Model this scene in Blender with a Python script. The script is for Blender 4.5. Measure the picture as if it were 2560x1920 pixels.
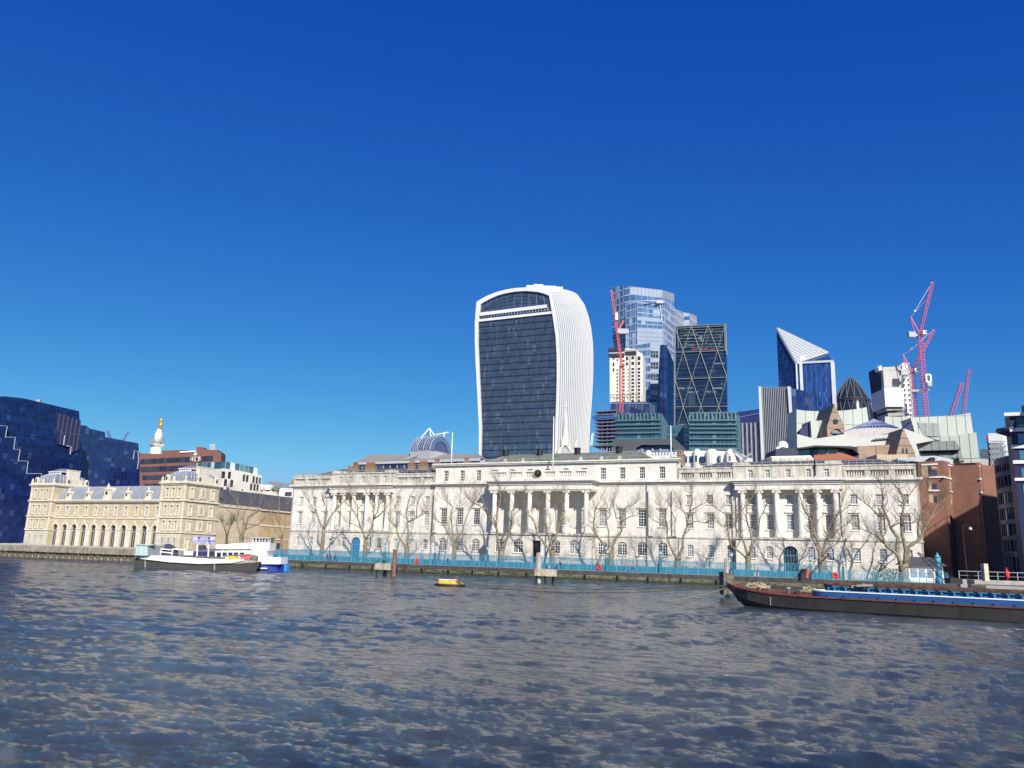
import bpy, bmesh, math, random
import numpy as np
from mathutils import Vector, Matrix
random.seed(7)
for _o in list(bpy.data.objects): bpy.data.objects.remove(_o)
SC = bpy.context.scene
COL = SC.collection
R = math.radians

# ------------------------------------------------------------------ camera
FPX, CX, CY, EYE = 2020.0, 1280.0, 960.0, 3.2       # focal length in pixels of the 2560 px wide photograph
ROLL = math.atan(.032); PITCH = math.atan(440 * math.cos(ROLL) / FPX)
f0 = Vector((0, math.cos(PITCH), math.sin(PITCH)))
r0 = Vector((1, 0, 0)); u0 = r0.cross(f0)
rr = math.cos(ROLL) * r0 + math.sin(ROLL) * u0
uu = -math.sin(ROLL) * r0 + math.cos(ROLL) * u0
cam = bpy.data.cameras.new('camera'); camo = bpy.data.objects.new('camera', cam); COL.objects.link(camo)
cam.sensor_width = 36; cam.lens = FPX / 2560 * 36; cam.clip_end = 30000; cam.clip_start = .5
m3 = Matrix((rr, uu, -f0)).transposed()
camo.matrix_world = Matrix.Translation((0, 0, EYE)) @ m3.to_4x4()
SC.camera = camo

# ------------------------------------------------------------------ light
U = Vector((.90388, -.427786, 0)); N = Vector((-.427786, -.90388, 0))    # along the river front / out to the river
O = Vector((-57.754, 218.039, 0))                                         # west corner of the customs house
SUN_EL = 34.0
sh = (N * math.cos(R(40)) + U * math.sin(R(40))).normalized()            # horizontal direction towards the sun
sd = (sh * math.cos(R(SUN_EL)) + Vector((0, 0, math.sin(R(SUN_EL))))).normalized()
sun = bpy.data.lights.new('sun', 'SUN'); suno = bpy.data.objects.new('sun', sun); COL.objects.link(suno)
sun.energy = 4.9; sun.angle = R(.53); sun.color = (1, .945, .85)
suno.rotation_euler = sd.to_track_quat('Z', 'Y').to_euler(); suno.location = (0, 0, 300)
world = bpy.data.worlds.new('World'); SC.world = world; world.use_nodes = True
nt = world.node_tree; nt.nodes.clear()
sky = nt.nodes.new('ShaderNodeTexSky'); sky.sky_type = 'NISHITA'; sky.sun_disc = False
sky.sun_elevation = R(SUN_EL); sky.sun_rotation = math.atan2(sd.x, sd.y)
sky.altitude = 1500; sky.air_density = 1.0; sky.dust_density = .3; sky.ozone_density = 6.0
hs = nt.nodes.new('ShaderNodeHueSaturation'); hs.inputs['Value'].default_value = 1.0
bg = nt.nodes.new('ShaderNodeBackground'); bg.inputs['Strength'].default_value = .15
wo = nt.nodes.new('ShaderNodeOutputWorld')
hs.inputs['Saturation'].default_value = 1.0
sp = nt.nodes.new('ShaderNodeSeparateColor'); cb = nt.nodes.new('ShaderNodeCombineColor'); nt.links.new(sky.outputs[0], sp.inputs[0])
for ch, (g_, a_) in enumerate(((1.80, 3.37), (1.20, 1.82), (.538, 1.094))):     # deeper, bluer sky than the plain model, as a phone renders it
    k1 = nt.nodes.new('ShaderNodeMath'); k1.operation = 'POWER'; k1.inputs[1].default_value = g_
    k2 = nt.nodes.new('ShaderNodeMath'); k2.operation = 'MULTIPLY'; k2.inputs[1].default_value = a_ * .06 ** g_ / .15 / 1.30
    k3 = nt.nodes.new('ShaderNodeMath'); k3.operation = 'MINIMUM'; k3.inputs[1].default_value = (.30, .52, .86)[ch] / .15 / 1.3
    nt.links.new(sp.outputs[ch], k1.inputs[0]); nt.links.new(k1.outputs[0], k2.inputs[0]); nt.links.new(k2.outputs[0], k3.inputs[0]); nt.links.new(k3.outputs[0], cb.inputs[ch])
nt.links.new(cb.outputs[0], hs.inputs['Color']); nt.links.new(hs.outputs[0], bg.inputs[0]); nt.links.new(bg.outputs[0], wo.inputs[0])
SC.view_settings.view_transform = 'Standard'; SC.view_settings.look = 'None'
SC.view_settings.exposure = 0.45; SC.view_settings.gamma = 1.0
SC.render.engine = 'CYCLES'

# ------------------------------------------------------------------ measuring helpers
def ray(px, py):
    return f0 + (px - CX) / FPX * rr - (py - CY) / FPX * uu
def at(px, py, Y):
    v = ray(px, py); return Vector((v.x * Y / v.y, Y, EYE + v.z * Y / v.y))
def fw(s, off=0, z=0):                     # river-front frame to world
    return O + U * s + N * off + Vector((0, 0, z))
FROT = math.atan2(U.y, U.x)
def fac(px, py, off=0):
    v = ray(px, py); t = (off + O.dot(N)) / v.dot(N); X = v * t
    return (X - O).dot(U), EYE + v.z * t
def cam_crop(sc, x0, y0):
    return lambda u, v: (x0 + u / sc, y0 + v / sc)
z1 = cam_crop(3.455, 0, 960); z2 = cam_crop(3.7705, 320, 1000); z3 = cam_crop(3.7705, 700, 1040); z4 = cam_crop(3.7705, 1080, 1040)
z5 = cam_crop(3.7705, 1460, 1040); z6 = cam_crop(3.7705, 1860, 1040); z7 = cam_crop(2.9625, 2160, 1000)
zW = cam_crop(3.53, 1150, 690); zA = cam_crop(3.53, 1480, 690); zB = cam_crop(4.1475, 1860, 780); zC = cam_crop(3.385, 2160, 690)
zR = cam_crop(3.95, 2380, 1000); zD = cam_crop(5.53, 840, 1020); zK = cam_crop(2.836, 1780, 1340)

# ------------------------------------------------------------------ materials
MATS = {}
def mat(name, col, rough=.75, metal=0.0, var=.12, scale=.6, streak=0.0, bump=0.0, spec=.4, col2=None, emit=None):
    if name in MATS: return MATS[name]
    m = bpy.data.materials.new(name); m.use_nodes = True; t = m.node_tree; b = t.nodes['Principled BSDF']
    b.inputs['Roughness'].default_value = rough; b.inputs['Metallic'].default_value = metal
    b.inputs['Specular IOR Level'].default_value = spec
    tc = t.nodes.new('ShaderNodeTexCoord'); no = t.nodes.new('ShaderNodeTexNoise')
    no.inputs['Scale'].default_value = scale; no.inputs['Detail'].default_value = 6; no.inputs['Roughness'].default_value = .65
    t.links.new(tc.outputs['Object'], no.inputs['Vector'])
    rp = t.nodes.new('ShaderNodeValToRGB'); t.links.new(no.outputs['Fac'], rp.inputs[0])
    c2 = col2 or tuple(max(0, c * (1 - var * 1.6)) for c in col); c1 = tuple(min(1, c * (1 + var)) for c in col)
    rp.color_ramp.elements[0].position = .3; rp.color_ramp.elements[0].color = (*c2, 1)
    rp.color_ramp.elements[1].position = .68; rp.color_ramp.elements[1].color = (*c1, 1)
    last = rp.outputs[0]
    if streak > 0:
        mp = t.nodes.new('ShaderNodeMapping'); mp.inputs['Scale'].default_value = (1.4, 1.4, .09)
        n2 = t.nodes.new('ShaderNodeTexNoise'); n2.inputs['Scale'].default_value = 1.3; n2.inputs['Detail'].default_value = 5
        t.links.new(tc.outputs['Object'], mp.inputs[0]); t.links.new(mp.outputs[0], n2.inputs['Vector'])
        r2 = t.nodes.new('ShaderNodeValToRGB'); r2.color_ramp.elements[0].position = .34; r2.color_ramp.elements[1].position = .6
        r2.color_ramp.elements[0].color = (1 - streak, 1 - streak * 1.05, 1 - streak * 1.15, 1); r2.color_ramp.elements[1].color = (1, 1, 1, 1)
        t.links.new(n2.outputs['Fac'], r2.inputs[0])
        mx = t.nodes.new('ShaderNodeMix'); mx.data_type = 'RGBA'; mx.blend_type = 'MULTIPLY'; mx.inputs[0].default_value = 1
        t.links.new(last, mx.inputs[6]); t.links.new(r2.outputs[0], mx.inputs[7]); last = mx.outputs[2]
    t.links.new(last, b.inputs['Base Color'])
    if bump:
        n3 = t.nodes.new('ShaderNodeTexNoise'); n3.inputs['Scale'].default_value = scale * 6; n3.inputs['Detail'].default_value = 4
        bp = t.nodes.new('ShaderNodeBump'); bp.inputs['Strength'].default_value = bump; bp.inputs['Distance'].default_value = .05
        t.links.new(tc.outputs['Object'], n3.inputs['Vector']); t.links.new(n3.outputs['Fac'], bp.inputs['Height']); t.links.new(bp.outputs[0], b.inputs['Normal'])
    MATS[name] = m; return m
def coursed(name, col, bw, bh, mortar=.012, var=.12, mcol=.6, rough=.8, streak=.12):
    """masonry laid in courses: UV in metres"""
    if name in MATS: return MATS[name]
    m = mat(name, col, rough, var=var, scale=.5, streak=streak); t = m.node_tree; b = t.nodes['Principled BSDF']
    src = b.inputs['Base Color'].links[0].from_socket
    uv = t.nodes.new('ShaderNodeUVMap'); br = t.nodes.new('ShaderNodeTexBrick')
    br.inputs['Scale'].default_value = 1; br.inputs['Brick Width'].default_value = bw; br.inputs['Row Height'].default_value = bh
    br.inputs['Mortar Size'].default_value = mortar; br.inputs['Bias'].default_value = 0
    br.inputs['Color1'].default_value = (1, 1, 1, 1); br.inputs['Color2'].default_value = (.9, .89, .86, 1); br.inputs['Mortar'].default_value = (mcol, mcol, mcol, 1)
    t.links.new(uv.outputs[0], br.inputs['Vector'])
    mx = t.nodes.new('ShaderNodeMix'); mx.data_type = 'RGBA'; mx.blend_type = 'MULTIPLY'; mx.inputs[0].default_value = 1
    t.links.new(src, mx.inputs[6]); t.links.new(br.outputs[0], mx.inputs[7]); t.links.new(mx.outputs[2], b.inputs['Base Color'])
    return m
def glass(name, ca, cb, pw, ph, rough=.08, spec=.6, metal=0.0, frac=.5, cc=None, cfrac=.06):
    """curtain-wall glazing, each pane with its own tone (UV in metres)"""
    if name in MATS: return MATS[name]
    m = bpy.data.materials.new(name); m.use_nodes = True; t = m.node_tree; b = t.nodes['Principled BSDF']
    b.inputs['Roughness'].default_value = rough; b.inputs['Specular IOR Level'].default_value = spec; b.inputs['Metallic'].default_value = metal
    uv = t.nodes.new('ShaderNodeUVMap'); mp = t.nodes.new('ShaderNodeMapping'); mp.inputs['Scale'].default_value = (1 / pw, 1 / ph, 1)
    fl = t.nodes.new('ShaderNodeVectorMath'); fl.operation = 'FLOOR'; wn = t.nodes.new('ShaderNodeTexWhiteNoise'); wn.noise_dimensions = '3D'
    t.links.new(uv.outputs[0], mp.inputs[0]); t.links.new(mp.outputs[0], fl.inputs[0]); t.links.new(fl.outputs[0], wn.inputs['Vector'])
    rp = t.nodes.new('ShaderNodeValToRGB'); t.links.new(wn.outputs['Value'], rp.inputs[0])
    e = rp.color_ramp.elements; e[0].position = 0; e[0].color = (*ca, 1); e[1].position = 1 - cfrac - .01; e[1].color = (*cb, 1)
    if cc: n = e.new(1 - cfrac); n.color = (*cc, 1)
    t.links.new(rp.outputs[0], b.inputs['Base Color'])
    MATS[name] = m; return m

# ------------------------------------------------------------------ mesh builder
class MB:
    def __init__(s): s.v = []; s.f = []; s.uv = []; s.mi = []; s.cm = 0
    def add(s, vs, fs, uvs=None):
        o = len(s.v); s.v += [tuple(v) for v in vs]
        for i, f in enumerate(fs):
            s.f.append([o + k for k in f]); s.mi.append(s.cm)
            s.uv.append(uvs[i] if uvs else None)
        return s
    def box(s, x0, x1, y0, y1, z0, z1):
        vs = [(x, y, z) for z in (z0, z1) for y in (y0, y1) for x in (x0, x1)]
        fs = [(0, 1, 5, 4), (3, 2, 6, 7), (2, 0, 4, 6), (1, 3, 7, 5), (4, 5, 7, 6), (2, 3, 1, 0)]
        us = [[(x0, z0), (x1, z0), (x1, z1), (x0, z1)], [(x1, z0), (x0, z0), (x0, z1), (x1, z1)], [(y1, z0), (y0, z0), (y0, z1), (y1, z1)],
              [(y0, z0), (y1, z0), (y1, z1), (y0, z1)], [(x0, y0), (x1, y0), (x1, y1), (x0, y1)], [(x0, y1), (x1, y1), (x1, y0), (x0, y0)]]
        return s.add(vs, fs, us)
    def quad(s, a, b, c, d, uv=None): return s.add([a, b, c, d], [(0, 1, 2, 3)], [uv] if uv else None)
    def prism(s, pts, z0, z1):                       # horizontal outline, vertical walls; z1 may be a list
        n = len(pts); zt = z1 if isinstance(z1, (list, tuple)) else [z1] * n
        vs = [(p[0], p[1], z0) for p in pts] + [(p[0], p[1], zt[i]) for i, p in enumerate(pts)]
        fs = []; us = []; run = 0
        for i in range(n):
            j = (i + 1) % n; L = math.hypot(pts[j][0] - pts[i][0], pts[j][1] - pts[i][1])
            fs.append((i, j, n + j, n + i)); us.append([(run, z0), (run + L, z0), (run + L, zt[j]), (run, zt[i])]); run += L
        fs.append(tuple(range(n, 2 * n))); us.append(None); fs.append(tuple(reversed(range(n)))); us.append(None)
        return s.add(vs, fs, us)
    def bar(s, a, b, w, h=None, up=None):           # box beam from a to b
        a = Vector(a); b = Vector(b); h = h or w; d = (b - a)
        if d.length < 1e-6: return s
        d.normalize(); u = Vector(up) if up else (Vector((0, 0, 1)) if abs(d.z) < .95 else Vector((0, 1, 0)))
        x = d.cross(u).normalized(); y = x.cross(d)
        vs = [p + x * (i * w / 2) + y * (j * h / 2) for p in (a, b) for i, j in ((-1, -1), (1, -1), (1, 1), (-1, 1))]
        return s.add(vs, [(0, 1, 5, 4), (1, 2, 6, 5), (2, 3, 7, 6), (3, 0, 4, 7), (3, 2, 1, 0), (4, 5, 6, 7)])
    def tube(s, pts, rs, n=6, cap=True):
        pts = [Vector(p) for p in pts]; rings = []; px = None
        if not isinstance(rs, (list, tuple)): rs = [rs] * len(pts)
        for i, p in enumerate(pts):
            d = (pts[min(i + 1, len(pts) - 1)] - pts[max(i - 1, 0)])
            if d.length < 1e-9: d = Vector((0, 0, 1))
            d.normalize()
            if px is None: px = d.cross(Vector((0, 1, 0)) if abs(d.y) < .9 else Vector((1, 0, 0))).normalized()
            px = (px - d * px.dot(d)).normalized(); y = d.cross(px)
            rings.append([p + (px * math.cos(2 * math.pi * k / n) + y * math.sin(2 * math.pi * k / n)) * rs[i] for k in range(n)])
        vs = [v for r_ in rings for v in r_]; fs = []
        for i in range(len(pts) - 1):
            for k in range(n): fs.append((i * n + k, i * n + (k + 1) % n, (i + 1) * n + (k + 1) % n, (i + 1) * n + k))
        if cap: fs.append(tuple(reversed(range(n)))); fs.append(tuple((len(pts) - 1) * n + k for k in range(n)))
        return s.add(vs, fs)
    def lathe(s, c, prof, n=12, sx=1, sy=1):        # prof: (r, z)
        vs = []; fs = []
        for r_, z in prof:
            for k in range(n):
                a = 2 * math.pi * k / n; vs.append((c[0] + r_ * math.cos(a) * sx, c[1] + r_ * math.sin(a) * sy, c[2] + z))
        for i in range(len(prof) - 1):
            for k in range(n): fs.append((i * n + k, i * n + (k + 1) % n, (i + 1) * n + (k + 1) % n, (i + 1) * n + k))
        fs.append(tuple(reversed(range(n)))); fs.append(tuple((len(prof) - 1) * n + k for k in range(n)))
        return s.add(vs, fs)
    def extrude(s, pts, y0, y1):                    # outline in x,z ; thickness along y
        n = len(pts); a = 0
        for i in range(n): a += pts[i][0] * pts[(i + 1) % n][1] - pts[(i + 1) % n][0] * pts[i][1]
        if a < 0: pts = pts[::-1]
        vs = [(p[0], y0, p[1]) for p in pts] + [(p[0], y1, p[1]) for p in pts]
        fs = [tuple(range(n)), tuple(reversed(range(n, 2 * n)))]; us = [[tuple(p) for p in pts], [tuple(p) for p in reversed(pts)]]
        for i in range(n):
            j = (i + 1) % n; fs.append((j, i, n + i, n + j)); us.append([(0, pts[j][1]), (0, pts[i][1]), (abs(y1 - y0), pts[i][1]), (abs(y1 - y0), pts[j][1])])
        return s.add(vs, fs, us)
    def build(s, name, m, parent=None, smooth=False, local=False, loc=None):
        me = bpy.data.meshes.new(name)
        off = Vector((0, 0, 0))
        if parent is not None and not local:
            q = parent
            while q.parent: q = q.parent
            off = Vector(q.location)
        me.from_pydata([(v[0] - off.x, v[1] - off.y, v[2] - off.z) for v in s.v], [], s.f)
        ms = m if isinstance(m, (list, tuple)) else [m]
        for q in ms: me.materials.append(q)
        if len(ms) > 1: me.polygons.foreach_set('material_index', s.mi)
        if any(s.uv):
            ul = me.uv_layers.new(name='UVMap'); k = 0; buf = []
            for i, f in enumerate(s.f):
                u_ = s.uv[i]
                for j in range(len(f)): buf += list(u_[j]) if u_ else [s.v[f[j]][0], s.v[f[j]][1]]
            ul.data.foreach_set('uv', buf)
        me.update()
        if smooth: me.polygons.foreach_set('use_smooth', [True] * len(me.polygons))
        o = bpy.data.objects.new(name, me); COL.objects.link(o)
        if parent is not None: o.parent = parent
        if loc is not None: o.location = loc
        return o
def thing(name, label, cat, loc=(0, 0, 0), rz=0, group=None):
    o = bpy.data.objects.new(name, None); COL.objects.link(o); o.location = loc; o.rotation_euler = (0, 0, rz); o.empty_display_size = .5
    o['label'] = label; o['category'] = cat
    if group: o['group'] = group
    return o
def tag(o, label, cat, group=None):
    o['label'] = label; o['category'] = cat
    if group: o['group'] = group
    return o
def recenter(o, p):
    """move a one-mesh thing's origin to p"""
    p = Vector(p); o.data.transform(Matrix.Translation(-p)); o.location = p; return o
def kids(o): return [c for c in bpy.data.objects if c.parent == o]
def copy_part(o, parent, loc):
    ch = o.children
    c = o.copy(); COL.objects.link(c); c.parent = parent; c.location = loc
    for k in ch:
        d = k.copy(); COL.objects.link(d); d.parent = c
        for k2 in k.children: e = k2.copy(); COL.objects.link(e); e.parent = d
    return c
def dup(root, loc, rz, label=None, group=None):
    c = root.copy(); COL.objects.link(c); c.location = loc; c.rotation_euler = (0, 0, rz)
    for k in list(root.children):
        d = k.copy(); COL.objects.link(d); d.parent = c
        for k2 in list(k.children): e = k2.copy(); COL.objects.link(e); e.parent = d
    if label: c['label'] = label
    if group: c['group'] = group
    return c
def front(name, label, cat, s, off, z, group=None): # a thing whose local x runs along the river front, local -y points to the river
    return thing(name, label, cat, fw(s, off, z), FROT, group)

# wall with real openings, in local x / z, its face at y (river side is -y)
def holed(mb, x0, x1, z0, z1, y, ops, dep=.35):
    xs = sorted({x0, x1, *[v for o in ops for v in (o[0], o[1])]}); zs = sorted({z0, z1, *[v for o in ops for v in (o[2], o[3])]})
    xs = [x for x in xs if x0 <= x <= x1]; zs = [z for z in zs if z0 <= z <= z1]
    for i in range(len(xs) - 1):
        cx = (xs[i] + xs[i + 1]) / 2; run = None
        for j in range(len(zs) - 1):
            cz = (zs[j] + zs[j + 1]) / 2
            hole = any(o[0] < cx < o[1] and o[2] < cz < o[3] for o in ops)
            if not hole and run is None: run = zs[j]
            if run is not None and (hole or j == len(zs) - 2):
                e = zs[j] if hole else zs[j + 1]
                a, b = xs[i], xs[i + 1]
                mb.quad((a, y, run), (b, y, run), (b, y, e), (a, y, e), [(a, run), (b, run), (b, e), (a, e)]); run = None
    for o in ops:
        a, b, c, d = o[:4]; rise = o[4] if len(o) > 4 else 0; yb = y + dep
        mb.quad((a, y, c), (a, yb, c), (a, yb, d - rise), (a, y, d - rise)); mb.quad((b, yb, c), (b, y, c), (b, y, d - rise), (b, yb, d - rise))
        mb.quad((a, y, c), (b, y, c), (b, yb, c), (a, yb, c))
        if not rise: mb.quad((b, y, d), (a, y, d), (a, yb, d), (b, yb, d))
        else:
            n = 10; w = (b - a) / 2; cxm = (a + b) / 2
            if abs(rise - w) < 1e-3: P = [(cxm - w * math.cos(math.pi * k / n), d - rise + w * math.sin(math.pi * k / n)) for k in range(n + 1)]
            else:
                rad = (w * w + rise * rise) / (2 * rise); th = math.asin(min(1, w / rad))
                P = [(cxm + rad * math.sin(-th + 2 * th * k / n), d - rad + rad * math.cos(-th + 2 * th * k / n)) for k in range(n + 1)]
            for k in range(n):
                (ax, az), (bx, bz) = P[k], P[k + 1]
                mb.quad((ax, y, az), (bx, y, bz), (bx, y, d), (ax, y, d), [(ax, az), (bx, bz), (bx, d), (ax, d)])
                mb.quad((bx, y, bz), (ax, y, az), (ax, yb, az), (bx, yb, bz))

# ------------------------------------------------------------------ vertical facade planes for the buildings further back
def inside_spans(poly, c, axis):
    """spans along the other axis where the line axis=c is inside the polygon"""
    xs = []; n = len(poly)
    for i in range(n):
        a, b = poly[i], poly[(i + 1) % n]
        if (a[axis] <= c) != (b[axis] <= c):
            t = (c - a[axis]) / (b[axis] - a[axis]); xs.append(a[1 - axis] + t * (b[1 - axis] - a[1 - axis]))
    xs.sort(); return [(xs[i], xs[i + 1]) for i in range(0, len(xs) - 1, 2)]
class Plane:
    def __init__(s, A, B):
        s.A = Vector((A[0], A[1], 0)); s.u = (Vector((B[0], B[1], 0)) - s.A); s.L = s.u.length; s.u.normalize()
        s.n = Vector((s.u.y, -s.u.x, 0))
        if s.n.dot(-s.A) < 0: s.n = -s.n
    def m(s, px, py):
        v = ray(px, py); t = s.A.dot(s.n) / v.dot(s.n); X = v * t
        return ((X - s.A).dot(s.u), EYE + v.z * t)
    def P(s, a, z, d=0): return s.A + s.u * a + s.n * d + Vector((0, 0, z))
    def ext(s, mb, pts, d0, d1):
        n = len(pts); ar = sum(pts[i][0] * pts[(i + 1) % n][1] - pts[(i + 1) % n][0] * pts[i][1] for i in range(n))
        flip = s.u.cross(Vector((0, 0, 1))).dot(s.n) < 0
        if (ar < 0) != flip: pts = pts[::-1]
        vs = [s.P(p[0], p[1], d0) for p in pts] + [s.P(p[0], p[1], d1) for p in pts]
        fs = [tuple(range(n)), tuple(reversed(range(n, 2 * n)))]; us = [[tuple(p) for p in pts], [tuple(p) for p in reversed(pts)]]
        for i in range(n):
            j = (i + 1) % n; D = abs(d1 - d0)
            fs.append((j, i, n + i, n + j)); us.append([(0, pts[j][1]), (0, pts[i][1]), (D, pts[i][1]), (D, pts[j][1])])
        mb.add(vs, fs, us); return mb
    def bx(s, mb, a0, a1, z0, z1, d0, d1): return s.ext(mb, [(a0, z0), (a1, z0), (a1, z1), (a0, z1)], d0, d1)
    def hb(s, mb, poly, step, h, d, z0=0, dd=0.3, zlo=-1e9, zhi=1e9):
        lo = max(min(p[1] for p in poly), zlo); hi = min(max(p[1] for p in poly), zhi); z = z0 + math.ceil((lo - z0) / step) * step
        while z < hi:
            for a, b in inside_spans(poly, z, 1):
                if b - a > .3: s.bx(mb, a, b, z - h / 2, z + h / 2, d, -dd)
            z += step
    def vb(s, mb, poly, step, w, d, a0=0, dd=0.3, zlo=-1e9, zhi=1e9):
        lo = min(p[0] for p in poly); hi = max(p[0] for p in poly); a = a0 + math.ceil((lo - a0) / step) * step
        while a < hi:
            for z0, z1 in inside_spans(poly, a, 0):
                z0 = max(z0, zlo); z1 = min(z1, zhi)
                if z1 - z0 > .3: s.bx(mb, a - w / 2, a + w / 2, z0, z1, d, -dd)
            a += step
def plane(px1, Y1, px2, Y2, py): return Plane(at(px1, py, Y1), at(px2, py, Y2))
# ================================================================== palette
STONE = coursed('portland_stone', (.71, .68, .625), 1.4, .62, .010, .05, .88, streak=.09)
STONE_R = coursed('rusticated_stone', (.665, .63, .565), 1.3, .62, .025, .08, .62, streak=.12)
TRIM = mat('stone_trim', (.69, .66, .60), .8, var=.08, scale=.9, streak=.14)
TRIM_D = mat('weathered_stone', (.56, .53, .46), .85, var=.16, scale=.8, streak=.32)
PANE_D = mat('dark_pane', (.03, .033, .04), .12, var=.5, scale=.7, spec=.7)
PANE_L = mat('blind_pane', (.30, .31, .32), .3, var=.35, scale=1.6, spec=.6)
WFRAME = mat('white_joinery', (.72, .71, .68), .5, var=.06)
SLATE = mat('slate_roof', (.07, .072, .085), .6, var=.3, scale=1.5)
LEADGREEN = mat('green_grey_roof', (.15, .17, .13), .7, var=.25, scale=.5, streak=.2)
BRICKY = mat('stock_brick', (.26, .19, .12), .9, var=.35, scale=3)
TERRA = mat('terracotta', (.25, .08, .05), .85, var=.25, scale=3)
BLACK = mat('black_paint', (.015, .015, .018), .5, var=.2)
METAL = mat('galvanised_steel', (.45, .46, .48), .45, metal=.4, var=.12, scale=2)
WHITE = mat('white_paint', (.80, .80, .79), .4, var=.05, scale=1)
BLUEP = mat('blue_fence_paint', (.035, .175, .265), .55, var=.18, scale=1.2)
BLUEP_L = mat('blue_rail_paint', (.09, .31, .42), .5, var=.12, scale=1.2)
GOLD = mat('gilding', (.80, .50, .10), .35, metal=.6, var=.2, scale=2)

# ================================================================== setting: ground, water
def struct(o): o['kind'] = 'structure'; return o
g = MB(); g.box(-900, 1300, -21.0, 1600, -3, 1.55)
gp = mat('paving', (.30, .29, .27), .9, var=.2, scale=.4)
gr = g.build('ground', gp, None); gr.location = O; gr.rotation_euler = (0, 0, FROT); struct(gr)

def make_river():
    rs = [5.0]
    while rs[-1] < 420: rs.append(rs[-1] * 1.0062 + .012)
    rs = np.array(rs); th = np.linspace(R(-62), R(62), 560)
    RR, TH = np.meshgrid(rs, th, indexing='ij'); X = RR * np.sin(TH); Y = RR * np.cos(TH) - 2.0
    rng = np.random.RandomState(4); Z = np.zeros_like(X)
    Xw = X + .8 * np.sin(Y * .21 + 1.3) + .5 * np.sin(X * .17 + Y * .33); Yw = Y + .9 * np.sin(X * .19 + .4) + .4 * np.sin(Y * .41 - X * .23)
    env = .62 + .38 * np.sin(X * .11 + 1.7 * np.sin(Y * .06)) * np.sin(Y * .13 + 1.2 * np.sin(X * .05 + 2))
    for i in range(64):
        lam = .26 * (16 ** (i / 63)); k = 2 * math.pi / lam
        ang = rng.normal(R(80), R(22)) if lam < 3 else rng.normal(R(74), R(13))
        amp = .0086 * lam ** (.40 if lam < 2.2 else .5) * rng.uniform(.5, 1.3)
        if lam > 2.6: amp *= .6
        fade = np.clip(1.6 - RR * k * .0018, 0, 1)
        ph = k * (Xw * math.cos(ang) + Yw * math.sin(ang)) + rng.uniform(0, 6.28)
        w = 1.2 - 2.2 * np.abs(np.sin(ph / 2)) ** 1.2 if lam < 2.2 else np.sin(ph) + .25 * np.sin(2 * ph + .8)
        Z += amp * w * fade * (env if lam < 3 else 1)
    Z *= np.clip(1.25 - RR / 900, .5, 1)
    nr, na = X.shape; co = np.stack([X, Y, Z - .02], -1).reshape(-1, 3)
    idx = np.arange(nr * na).reshape(nr, na)
    q = np.stack([idx[:-1, :-1], idx[:-1, 1:], idx[1:, 1:], idx[1:, :-1]], -1)[:, :, ::-1].reshape(-1, 4)
    me = bpy.data.meshes.new('river'); me.vertices.add(len(co)); me.vertices.foreach_set('co', co.ravel())
    me.loops.add(q.size); me.loops.foreach_set('vertex_index', q.ravel().astype(np.int32)); me.polygons.add(len(q))
    me.polygons.foreach_set('loop_start', np.arange(0, q.size, 4, dtype=np.int32)); me.polygons.foreach_set('loop_total', np.full(len(q), 4, dtype=np.int32))
    me.polygons.foreach_set('use_smooth', np.ones(len(q), bool)); me.update(); me.validate()
    m = bpy.data.materials.new('river_water'); m.use_nodes = True; t = m.node_tree; b = t.nodes['Principled BSDF']
    b.inputs['Base Color'].default_value = (.020, .027, .032, 1); b.inputs['Roughness'].default_value = .07; b.inputs['IOR'].default_value = 2.1
    tc = t.nodes.new('ShaderNodeTexCoord'); mp = t.nodes.new('ShaderNodeMapping'); mp.inputs['Rotation'].default_value = (0, 0, R(-8)); mp.inputs['Scale'].default_value = (.55, 1.5, 1)
    n1 = t.nodes.new('ShaderNodeTexNoise'); n1.inputs['Scale'].default_value = 3.6; n1.inputs['Detail'].default_value = 8; n1.inputs['Roughness'].default_value = .68; n1.inputs['Distortion'].default_value = .5
    n2 = t.nodes.new('ShaderNodeTexNoise'); n2.inputs['Scale'].default_value = 11; n2.inputs['Detail'].default_value = 5
    ad = t.nodes.new('ShaderNodeMath'); ad.operation = 'MULTIPLY_ADD'; ad.inputs[1].default_value = .30
    bp = t.nodes.new('ShaderNodeBump'); bp.inputs['Strength'].default_value = 1; bp.inputs['Distance'].default_value = .42
    t.links.new(tc.outputs['Object'], mp.inputs[0]); t.links.new(mp.outputs[0], n1.inputs['Vector']); t.links.new(mp.outputs[0], n2.inputs['Vector'])
    t.links.new(n2.outputs['Fac'], ad.inputs[0]); t.links.new(n1.outputs['Fac'], ad.inputs[2]); t.links.new(ad.outputs[0], bp.inputs['Height']); t.links.new(bp.outputs[0], b.inputs['Normal'])
    me.materials.append(m)
    o = bpy.data.objects.new('river', me); COL.objects.link(o); struct(o)
make_river()
bed = MB(); bed.box(-3000, 3000, -1500, 3500, -4.2, -3.2)
struct(bed.build('river_bed', mat('mud', (.06, .05, .04), .9), None))

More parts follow.
